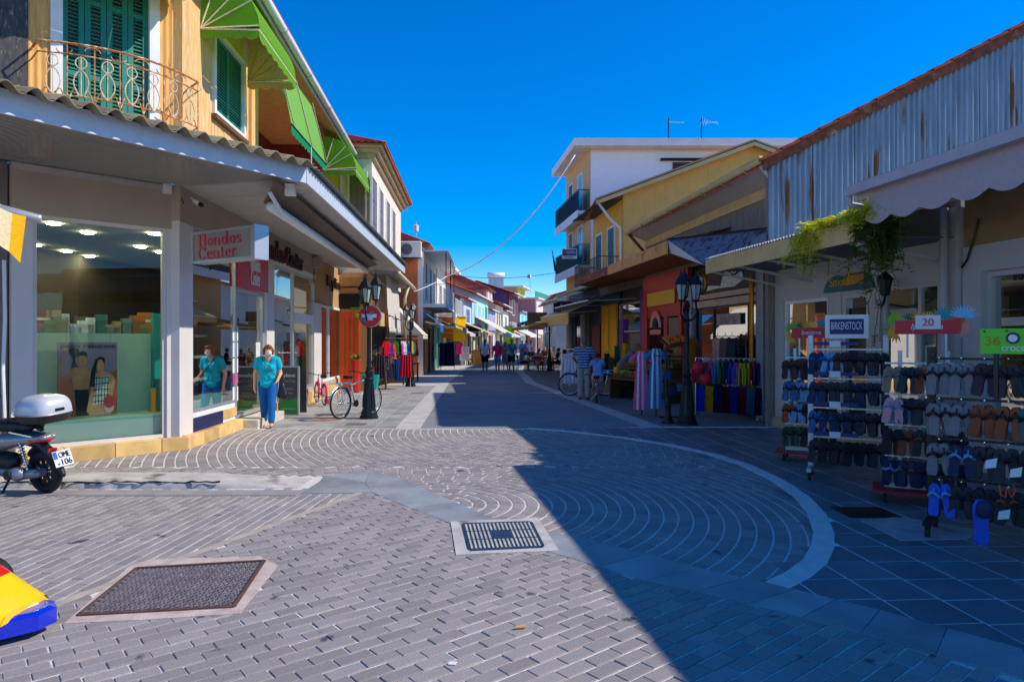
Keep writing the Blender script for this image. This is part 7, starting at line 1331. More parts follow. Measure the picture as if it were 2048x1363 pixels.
c = D(1965, 1045, 5.0); t = thing('blue_clog', 'bright blue clog hanging lowest at the right edge', 'clog', c); mb = sole_mesh(); mb.v = [c + v * 1.25 for v in mb.v]; mb.build('sole', shoe('royal', SC['royal']), t); MB().cap(c + V(0, -.02, .09), .055, c + V(0, -.03, .13), .045).build('upper', shoe('navy', SC['navy']), t, smooth=True)
c = D(2015, 980, 4.95); t = thing('orange_laces', 'tangle of orange laces hanging on the right rack', 'laces', c); MB().tube([c + V(-.06, 0, .04), c + V(-.05, 0, -.03), c + V(-.02, -.01, -.05), c + V(-.01, 0, .02), c + V(.03, 0, -.05), c + V(.06, 0, 0), c + V(.04, 0, .04)], .006, 5).build('lace', mat('neon_orange', (250, 70, 10), .5), t)
# shoes on the shelves inside the shoe shop
for k, (z, u) in enumerate(((2.22, .3), (2.22, .8), (1.87, .35), (1.87, .9), (1.47, .5))):
    c = FC.p(w0 + u, -.8, z); t = thing('display_shoe', 'dark trainer %s on the glass shelves in the right edge window' % ORD[k], 'shoe', c, 'trainers in the window'); MB().cap(c + V(0, .1, .03), .035, c + V(0, -.1, .03), .03).build('sole', M_trim, t, smooth=True); MB().cap(c + V(0, .08, .07), .045, c + V(0, -.09, .05), .03).build('upper', shoe('charcoal', SC['charcoal']), t, smooth=True)
# ---- vine over the cream canopy
random.seed(5)
def vine(label, name, anchors, n_leaf, m, drop):
    t = thing(name, label, 'vine', anchors[0]); ML = MB(); st = []
    for a in anchors:
        for k in range(3):
            p = Vector(a) + V(random.uniform(-.1, .1), random.uniform(-.1, .1), 0); path = [p]; L = random.uniform(.3, 1) * drop
            for i in range(6): p = p + V(random.uniform(-.05, .03), random.uniform(-.07, .07), -L / 6 + (.05 if i == 0 else 0)); path.append(p)
            st.append(path)
    for path in st: MB().tube(path, .005, 4).build('stem', mat('vine_stem', (90, 84, 40), .8), t)
    for _ in range(n_leaf):
        path = random.choice(st); i = random.randrange(len(path) - 1); c = path[i].lerp(path[i + 1], random.random()); d = V(random.uniform(-1, .6), random.uniform(-1, 1), random.uniform(-.5, .5)).normalized(); up = V(random.uniform(-.4, .4), random.uniform(-.4, .4), 1).normalized(); s_ = d.cross(up).normalized(); nrm = s_.cross(d)
        for j in range(4):
            q = c + d * (.03 + .028 * j) - V(0, 0, .006 * j * j)
            for sg_ in (-1, 1): e = (s_ * sg_ + d * .5).normalized(); L = .05; w_ = d * .014; ML.add([q, q + e * L * .5 + w_, q + e * L, q + e * L * .5 - w_], [(0, 1, 2, 3)])
    ML.build('foliage', m, t, kind='stuff'); return t
M_leaf = mat('vine_leaf', (222, 224, 60), .5, var=.35, scale=7, trans=.5)
e_ = lambda px: next(q for q in [sA.lerp(sB, k / 200) for k in range(-10, 230)] if CX + F * q.x / q.y >= px)
vine('yellow green vine spilling over the cream canopy edge', 'climbing_vine', [P3(e_(px) + V(random.uniform(-.02, .25), 0, 0), 3.28 + random.uniform(0, .05)) for px in range(1600, 1770, 6)], 760, M_leaf, .16)
vine('hanging yellow green vine strands at the far end of the canopy', 'climbing_vine', [P3(e_(px), 3.24) for px in range(1596, 1650, 9)], 260, M_leaf, .7)
vine('dark green vine hanging before the beach shop window', 'climbing_vine', [(4.72 + random.uniform(-.12, .1), 8.75 + random.uniform(-.25, .25), 3.28) for k in range(14)], 700, mat('vine_leaf_dark', (74, 110, 26), .5, var=.35, scale=7, trans=.4), .95)
vine('thin long vine strand dangling by the wall lantern', 'climbing_vine', [(4.75, 8.95, 2.5)], 26, mat('vine_leaf_dark', (74, 110, 26)), 1.0)
# ---- garments
def fold_sheet(mb, c, w_, h_, d=.05, taper=1.0, waves=3, ph=0): mb.sheet(lambda a, b: c + V((a - .5) * w_ * (1 + (taper - 1) * b), d * math.sin(a * waves * 2 * math.pi + ph) * (.3 + .7 * b), -h_ * b), 18, 6); mb.sheet(lambda a, b: c + V((.5 - a) * w_ * (1 + (taper - 1) * b), .07 + d * math.sin(a * waves * 2 * math.pi + ph + 1) * (.3 + .7 * b), -h_ * b), 18, 6)
def garment(label, c, col, kind, group, name=None, rz=0, w_=.3, h_=.45, m=None):
    m = m or cloth('garment_%d_%d_%d' % col, col, 0, .2); t = thing(name or kind, label, kind, (0, 0, 0), group)
    if kind == 'shorts':
        mb = MB(); fold_sheet(mb, V(-w_ * .25, 0, -.1), w_ * .6, h_ - .1, .03, 1.1, 2); fold_sheet(mb, V(w_ * .25, 0, -.1), w_ * .6, h_ - .1, .03, 1.1, 2, 1); mb.build('legs', m, t, smooth=True); mb = MB(); fold_sheet(mb, V(0, 0, 0), w_ * .9, .11, .02, 1.1, 3); mb.build('waistband', m, t, smooth=True)
    else:
        mb = MB(); fold_sheet(mb, V(0, 0, -.04), w_ * .75, h_, .05, 1.35, 4, random.random() * 6); mb.build('body', m, t, smooth=True)
        for s_ in (-1, 1): MB().plate([(s_ * w_ * .36, .02, -.02), (s_ * w_ * .62, .03, -.2), (s_ * w_ * .5, .03, -.26), (s_ * w_ * .34, .02, -.12)], (0, .05, 0)).build('sleeve', m, t)
    MB().tube([(-.14, .03, -.04), (0, .03, .04), (.14, .03, -.04), (-.14, .03, -.04)], .006, 4).build('hanger', M_black, t); MB().tube([(0, .03, .04), (0, .03, .07), (.015, .03, .09), (0, .03, .105)], .004, 4).build('hook', M_chrome, t)
    t.location = c; t.rotation_euler = (0, 0, rz); return t
def rail(label, a, b, z, group=None):
    a, b = Vector(a), Vector(b); t = thing('clothes_rail', label, 'clothes rail', (a + b) / 2); MB().tube([P3(a, z), P3(b, z)], .014, 6).build('rail', M_chrome, t)
    for p in (a, b): MB().tube([P3(p, 0.04), P3(p, z)], .014, 6).build('post', M_chrome, t); d = (b - a).normalized(); MB().bar(P3(p + V(-d.y, d.x, 0) * .25, .04), P3(p - V(-d.y, d.x, 0) * .25, .04), .03).build('foot', M_chrome, t)
    return t
ra, rb = V(4.02, 14.95, 0), V(5.15, 14.1, 0); rail('clothes rail with swim shorts before the dark clothes shop', ra, rb, 1.28); rzz = math.atan2(rb.y - ra.y, rb.x - ra.x)
nmz = [('red floral', (200, 30, 50)), ('teal', (20, 100, 110)), ('crimson', (190, 24, 70)), ('bright blue', (40, 130, 210)), ('green edged', (40, 120, 30)), ('black', (28, 28, 40)), ('starry navy', (30, 36, 96)), ('royal blue', (30, 66, 190)), ('orange red', (196, 60, 20)), ('lime', (120, 190, 20)), ('brick red', (170, 44, 30)), ('dark brown', (44, 28, 30)), ('deep blue', (26, 34, 110))]
for i, (n_, c_) in enumerate(nmz): q = ra.lerp(rb, (i + .5) / len(nmz)); garment(n_ + ' swim shorts on the rail before the dark clothes shop', (q.x, q.y - .03, 1.19), c_, 'shorts', 'swim shorts on the rail', 'swim_shorts', rzz, .27, .46)
lw2 = [('cobalt', (30, 50, 190)), ('mustard', (206, 150, 10)), ('navy', (24, 32, 84)), ('maroon', (96, 20, 24)), ('indigo', (30, 36, 120)), ('dark red', (120, 24, 24)), ('slate blue', (60, 90, 120)), ('ink', (20, 24, 50))]
for i, (n_, c_) in enumerate(lw2): q = ra.lerp(rb, (i + .6) / len(lw2)); garment('long %s wrap hanging under the swim shorts' % n_, (q.x, q.y - .09, .72), c_, 'wrap', 'wraps under the swim shorts', 'beach_wrap', rzz, .2, .56)
for px, py, lb in ((1397, 735, 'red spotted beach bag above the rail end'), (1412, 757, 'lower red spotted beach bag beside the blue shorts')): c = D(px, py, 14.5); t = thing('beach_bag', lb, 'bag', c, 'beach bags'); MB().ell(c, (.13, .1, .14), 12, 8).build('pouch', mat('bag_red', (220, 30, 60), .6, var=.4, scale=25), t, smooth=True); MB().tube([c + V(-.08, 0, .1), c + V(0, 0, .24), c + V(.08, 0, .1)], .01, 5).build('handle', M_black, t)
# striped dresses on a stand
def dress(label, c, m1, m2, h_, w_):
    t = thing('striped_dress', label, 'dress', (c.x, c.y, 0), 'striped dresses'); n_ = 30; mb = MB(); rows = [(1.0, .09), (.9, .15), (.76, .12), (.6, .15), (.3, .17), (0, .19)]
    for i in range(n_):
        mb.mi = (i // 2) % 2; a0, a1 = 2 * math.pi * i / n_, 2 * math.pi * (i + 1) / n_; vs = []
        for zf, r_ in rows:
            for a in (a0, a1): k = r_ * w_ * (1 + .2 * math.sin(a * 6) * (1 - zf)); vs.append((c.x + k * math.cos(a), c.y + k * .55 * math.sin(a), c.z + h_ * zf))
        mb.add(vs, [(2 * j, 2 * j + 1, 2 * j + 3, 2 * j + 2) for j in range(5)])
    mb.build('skirt', [m1, m2], t, smooth=True)
    for s_ in (-1, 1): MB().cap(c + V(s_ * .06, 0, h_ * .98), .03, c + V(s_ * .2, 0, h_ * .86), .07).build('sleeve', m1, t, smooth=True)
    MB().tube([(c.x, c.y, 0.02), (c.x, c.y, c.z + h_ + .05)], .015, 6).build('stand', M_black, t); return t
dress('long pink and white striped dress on the pavement stand', D(1283, 818, 15.1), cloth('stripe_pink', (222, 90, 140)), cloth('stripe_pale', (236, 206, 222)), 1.28, .9); dress('long blue and white striped dress beside the pink one', D(1312, 816, 14.9), cloth('stripe_blue', (60, 120, 170)), cloth('stripe_ice', (200, 220, 234)), 1.3, .95)
for k, (px, py, c_, lb) in enumerate(((1332, 745, (40, 70, 120), 'navy patterned rucksack hanging before the lamp'), (1342, 775, (30, 44, 84), 'dark blue rucksack with a white badge below it'), (1326, 785, (70, 68, 72), 'grey rucksack beside the striped dresses'), (1358, 768, (80, 100, 120), 'slate shoulder bag next to the shaded lamp'))):
    c = D(px, py, 14.6); t = thing('rucksack', lb, 'rucksack', c, 'rucksacks by the lamp'); C = MB(); C.cap(c + V(0, 0, .12), .1, c + V(0, 0, -.12), .12); C = blob(C, 'sack', cloth('sack_%d' % k, c_, 0, .25), t, .02); MB().bev(c.x - .08, c.x + .08, c.y - .16, c.y - .11, c.z - .14, c.z + .02, .02).build('pocket', cloth('sack_%d' % k, c_), t); MB().tube([c + V(-.04, 0, .2), c + V(0, 0, .27), c + V(.04, 0, .2)], .01, 5).build('handle', M_black, t)
tag(MB().tube([(D(1340, 0, 14.6).x, 14.7, 0.0), (D(1340, 0, 14.6).x, 14.7, 1.35)], .02, 6).bar((D(1340, 0, 14.6).x - .3, 14.7, 1.33), (D(1340, 0, 14.6).x + .3, 14.7, 1.33), .02).bar((D(1340, 0, 14.6).x - .2, 14.7, .015), (D(1340, 0, 14.6).x + .2, 14.7, .015), .05, .03).build('bag_stand', M_black, None, origin=(D(1340, 0, 14.6).x, 14.7, 0)), 'black stand carrying the rucksacks', 'stand')
# white garments by the striped man, hanging summer things
for k, (px, py, Y) in enumerate(((1134, 705, 23), (1146, 703, 22.6), (1140, 712, 22.2))): p = D(px, py, Y); garment('white cotton dress hanging %s by the striped shirt man' % ('left', 'right', 'in front')[k], (p.x, p.y, p.z), (226, 228, 240), 'dress', 'white dresses', 'white_dress', R(-10), .5, .85)
rail('clothes rail with white dresses beside the cafe guests', V(D(1124, 0, 22.6).x, 22.9, 0), V(D(1160, 0, 22.6).x, 22.3, 0), 1.38)
# ---- fruit and vegetable stand
fs = thing('fruit_stand', 'stepped wooden fruit stand before the red shop', 'stand', (3.45, 19.3, 0)); fr = Fr((2.95, 20.0), (4.0, 17.9))
for k in range(3): fbox(fr, 'step', M_wood, 0, fr.L, -.2 - .38 * k, .2 - .38 * k, .55 + .3 * k, .6 + .3 * k, fs)
for u in (.05, fr.L - .1): fbox(fr, 'side', M_wood, u, u + .05, -.95, .15, 0, .55, fs)
FRU = [('oranges', (240, 120, 10)), ('red apples', (200, 30, 20)), ('dark grapes', (50, 20, 50)), ('peaches', (236, 150, 60)), ('lemons', (226, 200, 30)), ('tomatoes', (214, 40, 24)), ('green peppers', (60, 120, 30)), ('courgettes', (50, 100, 40)), ('melons', (170, 190, 60)), ('nectarines', (226, 90, 40)), ('plums', (90, 30, 60)), ('pears', (170, 190, 50))]
random.seed(3)
for i, (n_, c_) in enumerate(FRU):
    k = i // 4; j = i % 4; u0 = .04 + j * (fr.L - .08) / 4; u1 = u0 + (fr.L - .2) / 4; zb = .61 + .3 * (2 - k) ; nb = -.15 - .38 * (2 - k); t = thing('fruit_crate', 'wooden crate of %s on the stepped stand' % n_, 'crate', fr.p(u0, nb, zb), 'crates on the fruit stand')
    mb = MB(fr); mb.box(u0, u1, nb - .15, nb + .2, zb, zb + .02); mb.build('bottom', M_wood, t)
    for a in ((u0, u0 + .015, nb - .15, nb + .2), (u1 - .015, u1, nb - .15, nb + .2), (u0 + .015, u1 - .015, nb - .15, nb - .135), (u0 + .015, u1 - .015, nb + .185, nb + .2)): fbox(fr, 'side', M_wood, a[0], a[1], a[2], a[3], zb, zb + .11, t)
    mb = MB(fr)
    for q in range(30): mb.ell((random.uniform(u0 + .06, u1 - .06), random.uniform(nb - .1, nb + .15), zb + .08 + random.uniform(0, .09)), (.042, .042, .04), 7, 5)
    mb.build('fruit', mat('fruit_' + n_, c_, .4, var=.2, scale=10), t, smooth=True, kind='stuff')
t = thing('fruit_tray', 'tilted tray heaped with oranges beside the shaded lamp', 'crate', D(1350, 690, 16.5)); c = D(1350, 684, 16.5); f2 = Fr(c - V(.28, .1, 0), c + V(.28, .1, 0))
MB(f2).plate([(0, .2, c.z - .16), (f2.L, .2, c.z - .05), (f2.L, -.2, c.z + .14), (0, -.2, c.z + .03)], (0, 0, .02)).build('board', M_wood, t); MB(f2).bar((.05, 0, c.z - .1), (.05, 0, 0), .04).build('leg', M_wood, t); MB(f2).bar((f2.L - .05, 0, c.z - .05), (f2.L - .05, 0, 0), .04).build('leg', M_wood, t); mb = MB(f2)
for q in range(46): a, b = random.uniform(.04, f2.L - .04), random.uniform(-.16, .16); mb.ell((a, b, c.z - .04 + .19 * a - .42 * b + .06), (.04, .04, .04), 7, 5)
mb.build('fruit', mat('fruit_oranges', (240, 120, 10)), t, smooth=True, kind='stuff')
for px, py, Y, lb in ((1250, 765, 20.2, 'heap of leafy greens in a dark crate at the pavement'), (1262, 742, 20.4, 'second crate of greens and garlic behind it')):
    c = D(px, py, Y); t = thing('greens_crate', lb, 'crate', (c.x, c.y, 0), 'crates of greens'); MB().bev(c.x - .3, c.x + .3, c.y - .2, c.y + .2, 0, c.z - .12, .02).build('crate', M_dark, t); mb = MB()
    for q in range(160): p = c + V(random.uniform(-.28, .28), random.uniform(-.18, .18), random.uniform(-.12, .08)); d = V(random.uniform(-1, 1), random.uniform(-1, 1), random.uniform(-.2, 1)).normalized() * .1; s_ = d.orthogonal().normalized() * .04; mb.add([p, p + d * .5 + s_, p + d, p + d * .5 - s_], [(0, 1, 2, 3)])
    mb.build('leaves', mat('salad_green', (80, 140, 30), .5, var=.35, scale=12), t, kind='stuff')
# dark hanging goods by the yellow shutters
random.seed(9)
for k, (px, py, Y, c_, n_) in enumerate(((1212, 705, 23.4, (40, 40, 44), 'black scarf'), (1220, 712, 23, (90, 80, 50), 'olive scarf'), (1232, 690, 23.4, (40, 110, 60), 'green parrot coloured shawl'), (1249, 684, 22.6, (226, 180, 20), 'yellow shawl'), (1205, 720, 23.8, (70, 60, 90), 'plum scarf'))): p = D(px, py, Y); garment(n_ + ' hanging near the yellow shutters', (p.x, p.y, p.z), c_, 'scarf', 'scarves by the yellow shutters', 'scarf', R(-60), .22, .7)
for k, (u, c_) in enumerate(((gW(1462), (190, 150, 140)), (gW(1478), (120, 90, 90)), (gW(1410), (150, 90, 40)), (gW(1492), (60, 60, 70)))): q = FW.p(u, .35, 1.75); garment('%s tunic displayed in the dark clothes shop door' % ('rose', 'mauve', 'ochre', 'charcoal')[k], q, c_, 'tunic', 'tunics in the shop door', 'tunic', R(-70), .36, .75)
# ================================================================== GOODS AND VEHICLES, LEFT SIDE
# tax free board
a, b = D(556, 0, 15.0), D(598, 0, 14.9); f = Fr(a, b); t = thing('pavement_board', 'dark grey and green tax free pavement board beside the shop step', 'sign', f.p(.2, 0, 0)); zt = 1.1; M_pl = mat('charcoal_print', (70, 72, 78), .5, var=.06)
fbox(f, 'panel', M_pl, .03, f.L - .03, -.03, 0, .05, zt - .03, t); frame(f, 0, f.L, -.04, .012, .02, zt, .03, M_alu, t, 'surround'); fbox(f, 'rear_panel', M_pl, .03, f.L - .03, -.4, -.37, .05, zt - .1, t)
MB(f).ext([(.032, .06), (f.L - .032, .06), (f.L - .032, .42), (.18, .33), (.032, .4)], .001, .004).build('green_print', mat('print_green', (24, 140, 60), .5, var=.1), t); uxb = f.p(1, 0, 0) - f.p(0, 0, 0); text('planet', f.p(f.L * .56, .002, .89), uxb, .1, .27, M_trim, t); text('Tax Free', f.p(f.L * .56, .002, .78), uxb, .07, .26, mat('grey_letters', (150, 150, 154), .5), t); fbox(f, 'caption', mat('green_pale', (150, 200, 160), .5), .08, f.L - .08, .004, .006, .16, .175, t); fbox(f, 'caption', mat('grey_letters', (150, 150, 154)), .16, f.L - .14, .002, .005, .6, .615, t); fbox(f, 'caption', mat('grey_letters', (150, 150, 154)), .16, f.L - .14, .002, .005, .5, .515, t)
# scooter
def scooter():
    t = thing('motor_scooter', 'silver and black scooter with a white top box parked at the left kerb', 'scooter', (0, 0, 0)); r = .235; M_sil = mat('scooter_silver', (150, 152, 160), .3, metal=.5, var=.04, coat=.4); M_bp = mat('black_plastic', (26, 26, 28), .45, var=.1); M_en = mat('engine_alloy', (150, 150, 158), .35, metal=.6, var=.1)
    for x, nm_ in ((0, 'rear'), (1.32, 'front')):
        c = V(x, 0, r); w_ = MB().tube([c + V((r - .05) * math.cos(R(a)), 0, (r - .05) * math.sin(R(a))) for a in range(0, 360, 10)], .055, 9, True).build('wheel', M_rubber, t, smooth=True); MB().tube([c + V((r - .075) * math.cos(R(a)), 0, (r - .075) * math.sin(R(a))) for a in range(0, 360, 12)], .022, 6, True).build('rim', M_bp, w_, smooth=True); mb = MB()
        for k in range(9): a = R(40 * k); mb.bar(c, c + V((r - .07) * math.cos(a), 0, (r - .07) * math.sin(a)), .022, .03, (0, 1, 0))
        mb.build('spokes', M_bp, w_); MB().tube([c + V(0, -.07, 0), c + V(0, .07, 0)], .045, 12).build('hub', M_en, w_)
    C = MB(); C.cap(V(.0, .09, r), .05, V(.28, .09, r - .02), .075); C.cap(V(.28, .09, r - .02), .08, V(.52, .09, r), .07); blob(C, 'swingarm', M_en, t, .012); C = MB(); C.cap(V(.2, .15, r + .0), .085, V(.26, .17, r), .07); blob(C, 'clutch_cover', M_en, t, .012); MB().lathe([(.055, 0), (.05, .012)], 16, V(.25, .235, r), Matrix.Rotation(R(-90), 3, 'X')).build('cover_cap', M_bp, t)
    C = MB(); C.cap(V(.34, .1, r + .12), .1, V(.55, .06, r + .1), .11); blob(C, 'engine_case', M_bp, t, .014); MB().tube([V(.1, .12, r + .04), V(.18, .13, r + .36)], .014, 6).build('shock_absorber', M_chrome, t); MB().tube([V(.1, .12, r + .06) .lerp(V(.175, .13, r + .33), k / 60) + V(.03 * math.cos(k * .9), .03 * math.sin(k * .9), 0) for k in range(61)], .006, 5).build('spring', mat('spring_blue', (90, 110, 140), .4, metal=.5), t)
    C = MB()
    for y in (-.1, .1): C.cap(V(-.1, y * .55, .62), .035, V(.35, y, .58), .085); C.cap(V(.35, y, .58), .09, V(.75, y * 1.2, .5), .1); C.cap(V(.75, y * 1.2, .5), .1, V(.8, y * 1.2, .36), .1)
    C.cap(V(-.1, 0, .62), .04, V(.4, 0, .62), .07); blob(C, 'tail_fairing', M_sil, t, .016); C = MB()
    for y in (-.07, .07): C.cap(V(.1, y * .8, .73), .05, V(.5, y, .735), .07); C.cap(V(.5, y, .735), .07, V(.85, y, .68), .065)
    blob(C, 'seat', mat('seat_vinyl', (24, 22, 24), .5, var=.1), t, .016)
    C = MB(); C.cap(V(.02, 0, r + .3), .06, V(-.2, 0, r + .14), .04); C.cap(V(-.2, 0, r + .14), .04, V(-.27, 0, r - .02), .03); C.cap(V(.02, 0, r + .3), .06, V(.3, 0, r + .34), .06); blob(C, 'rear_mudguard', M_bp, t, .012); MB().tube([V((r + .03) * math.cos(R(a)), 0, r + (r + .03) * math.sin(R(a))) for a in range(40, 175, 9)], .04, 6).build('inner_guard', M_bp, t)
    C = MB(); C.cap(V(-.06, -.07, .6), .035, V(-.06, .07, .6), .035); C.cap(V(-.1, 0, .6), .04, V(.04, .09, .595), .035); C.cap(V(-.1, 0, .6), .04, V(.04, -.09, .595), .035); blob(C, 'tail_light', mat('lens_red', (206, 14, 20), .15, coat=1), t, .01)
    MB().bev(-.155, -.125, -.05, .05, .455, .5, .008).build('reflector', mat('lens_red', (206, 14, 20)), t); d = V(-.32, 0, -1).normalized(); n_ = V(-1, 0, .32).normalized(); c = V(-.285, 0, .4); y = V(0, -1, 0); mb = MB(); P_ = [c + y * a * .1 + d * b * .085 for a, b in ((-1, -1), (1, -1), (1, 1), (-1, 1))]; mb.plate(P_, n_ * .006); pl = mb.build('number_plate', mat('plate_white', (226, 230, 236), .4, var=.02), t); up = -d
    text('OME', c + n_ * .006 + y * .02 - d * .038, y, .062, .12, M_black, pl, up, name='lettering'); text('106', c + n_ * .006 + y * .03 + d * .04, y, .062, .11, M_black, pl, up, name='lettering'); mb = MB(); q = c + n_ * .007; mb.plate([q + y * a + d * b for a, b in ((-.097, -.08), (-.055, -.08), (-.055, 0), (-.097, 0))], n_ * .002); mb.build('blue_strip', mat('plate_blue', (30, 80, 190), .4), pl); MB().ell(q - y * .06 + d * .055, (.012, .014, .012)).build('sticker', mat('plate_blue', (30, 80, 190)), pl)
    # top box
    def lid(a, b):
        th, ph = 2 * math.pi * a, math.pi / 2 * b; pw = lambda v, e: math.copysign(abs(v) ** e, v); cp = math.cos(ph) ** .55; return (-.05 + .25 * cp * pw(math.cos(th), .6) - .03 * math.sin(ph), .215 * cp * pw(math.sin(th), .6), .88 + .2 * math.sin(ph) ** .8)
    tb = MB().sheet(lid, 40, 12).build('top_box', mat('box_white', (206, 208, 212), .3, metal=.15, var=.03, coat=.3), t, smooth=True)
    MB().sheet(lambda a, b: Vector(lid(a, 0)) * 1 + V(-.0 + .05 * b * (-math.cos(2 * math.pi * a)), -.04 * b * math.sin(2 * math.pi * a), -.09 * b), 40, 4).face([Vector(lid(k / 40, 0)) + V(.05 * -math.cos(2 * math.pi * k / 40), -.04 * math.sin(2 * math.pi * k / 40), -.09) for k in range(40)]).build('box_base', M_bp, tb, smooth='auto'); MB().tube([Vector(lid(k / 40, 0)) * 1.0 + V(0, 0, .004) for k in range(40)], .008, 5, True).build('rim_band', M_alu, tb, smooth=True); MB().bev(-.315, -.295, -.05, .05, .92, .945, .004).build('latch', M_black, tb); MB().bar(V(-.19, -.07, 1.052), V(-.19, .07, 1.052), .05, .012).build('sticker', mat('sticker_gold', (190, 160, 70), .5), tb)
    C = MB(); C.cap(V(.0, 0, .7), .03, V(.2, 0, .78), .04); blob(C, 'carrier', M_bp, t, .014); MB().tube([V(-.02, .12, .64), V(.3, .14, .68)], .012, 5).build('grab_rail', M_chrome, t)
    C = MB(); C.cap(V(.8, 0, .3), .13, V(1.15, 0, .3), .13); C.cap(V(1.15, 0, .3), .14, V(1.22, 0, .85), .15); blob(C, 'front_shield', M_sil, t, .02); MB().tube([V(1.32, .07, r), V(1.2, .07, .8)], .025, 6).build('fork', M_chrome, t); MB().tube([V(1.1, -.32, .98), V(1.2, 0, .95), V(1.1, .32, .98)], .016, 6).build('handlebar', M_black, t); MB().ell(V(1.28, 0, .86), (.08, .09, .08)).build('headlight', M_trim, t, smooth=True); MB().tube([V(.4, .1, .18), V(.42, .2, .01)], .014, 5).build('side_stand', M_black, t)
    return t
sct = scooter(); p = G(88, 985); sct.location = (p.x + .02, p.y + .02, 0); sct.rotation_euler = (R(-5), 0, R(160))
# nose of a toy ride at the left edge
t = thing('toy_ride_car', 'blue and yellow toy ride car nose with red and white bands at the left edge', 'toy car', (-3.0, 3.85, 0)); M_tb = mat('toy_blue', (10, 40, 190), .18, var=.03, coat=.8); M_ty = mat('toy_yellow', (255, 206, 0), .18, var=.03, coat=.8); M_tr = mat('toy_red', (226, 10, 14), .18, var=.03, coat=.8); M_tw = mat('toy_white', (220, 232, 240), .2, var=.03, coat=.8)
out = [(-3.9, 3.42), (-3.1, 3.45), (-2.85, 3.55), (-2.62, 3.78), (-2.60, 3.9), (-2.68, 4.0), (-2.98, 4.12), (-3.9, 4.2)]
mb = MB(); k = len(out); inn_ = [(x * 1 - .03 * (1 if x > -3.5 else 0), 3.82 + (y - 3.82) * .8) for x, y in out]; mb.add([(x, y, .05) for x, y in out] + [(x, y, .13) for x, y in out] + [(x, y, .15) for x, y in inn_], [tuple(range(k - 1, -1, -1)), tuple(range(2 * k, 3 * k))] + [(a * k + i, a * k + (i + 1) % k, (a + 1) * k + (i + 1) % k, (a + 1) * k + i) for a in (0, 1) for i in range(k)]); mb.build('bumper', M_tb, t)
secs = [(-3.9, .3, .5), (-3.35, .3, .46), (-3.12, .28, .40), (-2.98, .26, .33), (-2.72, .19, .18)]
def hood_part(name, i0, i1, m):
    mb = MB()
    def fn(s_, q):
        x = i0 + (i1 - i0) * s_
        for (xa, wa_, za), (xb, wb2, zb2) in zip(secs, secs[1:]):
            if xa <= x <= xb + 1e-6: f_ = (x - xa) / (xb - xa); w_, z = wa_ + (wb2 - wa_) * f_, za + (zb2 - za) * f_
        a = math.pi * q; return (x, 3.82 - w_ * math.cos(a), .14 + (z - .14) * min(1, 1.35 * math.sin(a) ** .8))
    mb.sheet(fn, 6, 12); mb.build(name, m, t, smooth=True)
hood_part('hood_tip', -2.93, -2.72, M_ty); hood_part('red_band', -3.04, -2.93, M_tr); hood_part('white_band', -3.2, -3.04, M_tw); hood_part('rear_body', -3.9, -3.2, M_tb); MB().plate([(-3.9, 3.82 - .3 * math.cos(math.pi * q / 12), .14 + .36 * min(1, 1.35 * math.sin(math.pi * q / 12) ** .8)) for q in range(13)], (.02, 0, 0)).build('rear_panel', M_tr, t); MB().plate([(-2.72, 3.63, .13), (-2.72, 4.01, .13), (-2.72, 3.96, .18), (-2.72, 3.68, .18)], (-.02, 0, 0)).build('nose_cap', M_ty, t); MB().plate([(-2.88, 3.97, .151), (-2.7, 3.9, .151), (-2.72, 3.83, .151)], (0, 0, .003)).build('decal', M_tw, t)
for y in (3.42, 4.22): c = V(-3.25, y, .16); MB().tube([c + V(.12 * math.cos(R(a)), 0, .12 * math.sin(R(a))) for a in range(0, 360, 15)], .05, 8, True).build('wheel', M_rubber, t, smooth=True); 
# planter, souvenir stall and clothes on the left
p = D(712, 0, 21.8); t = thing('planter', 'tall red planter with a leafy plant by the orange door', 'planter', (p.x, 21.8, 0)); MB().lathe([(.1, 0), (.13, .05), (.11, .5), (.17, 1.05), (.16, 1.06)], 8, (p.x, 21.8, 0)).build('pot', mat('pot_red', (190, 40, 20), .5), t); mb = MB(); random.seed(4)
for k in range(60): a = random.uniform(0, 6.28); d = V(math.cos(a), math.sin(a), random.uniform(.3, 1.6)).normalized() * random.uniform(.12, .26); q = V(p.x, 21.8, 1.05); s_ = d.orthogonal().normalized() * .025; mb.add([q, q + d * .5 + s_, q + d, q + d * .5 - s_], [(0, 1, 2, 3)])
mb.build('leaves', mat('plant_green', (80, 110, 30), .5, var=.3), t, kind='stuff')
p = D(718, 618, 21); t = thing('lime_bracket', 'lime green folding bracket fixed above the planter', 'bracket', p); MB().bar(p + V(-.3, .2, .05), p + V(.35, 0, .05), .03).build('bar', mat('lime_paint', (120, 220, 20), .5), t); MB().bar(p + V(-.25, .2, .03), p + V(0, .1, -.25), .03).build('stay', mat('lime_paint', (120, 220, 20)), t); MB().ell(p + V(0, .1, -.2), (.16, .1, .06)).build('fan_head', mat('lime_paint', (120, 220, 20)), t)
st = thing('souvenir_stall', 'crowded souvenir stall racks under the cream canvas', 'stall', (-4.5, 25.5, 0))
fst = Fr((-4.55, 23.0), (-4.2, 28.5)); fbox(fst, 'table', M_wood, 0, fst.L, -.5, .35, .7, .75, st)
for u in (0.05, fst.L / 2, fst.L - .1): fbox(fst, 'leg', M_wood, u, u + .06, .25, .31, 0, .7, st); fbox(fst, 'leg', M_wood, u, u + .06, -.45, -.39, 0, 2.2, st)
fbox(fst, 'back_board', M_dark, 0, fst.L, -.5, -.46, .75, 2.2, st); MB(fst).tube([(0, .3, 1.75), (fst.L, .3, 1.75)], .015, 5).build('hanging_rail', M_chrome, st)
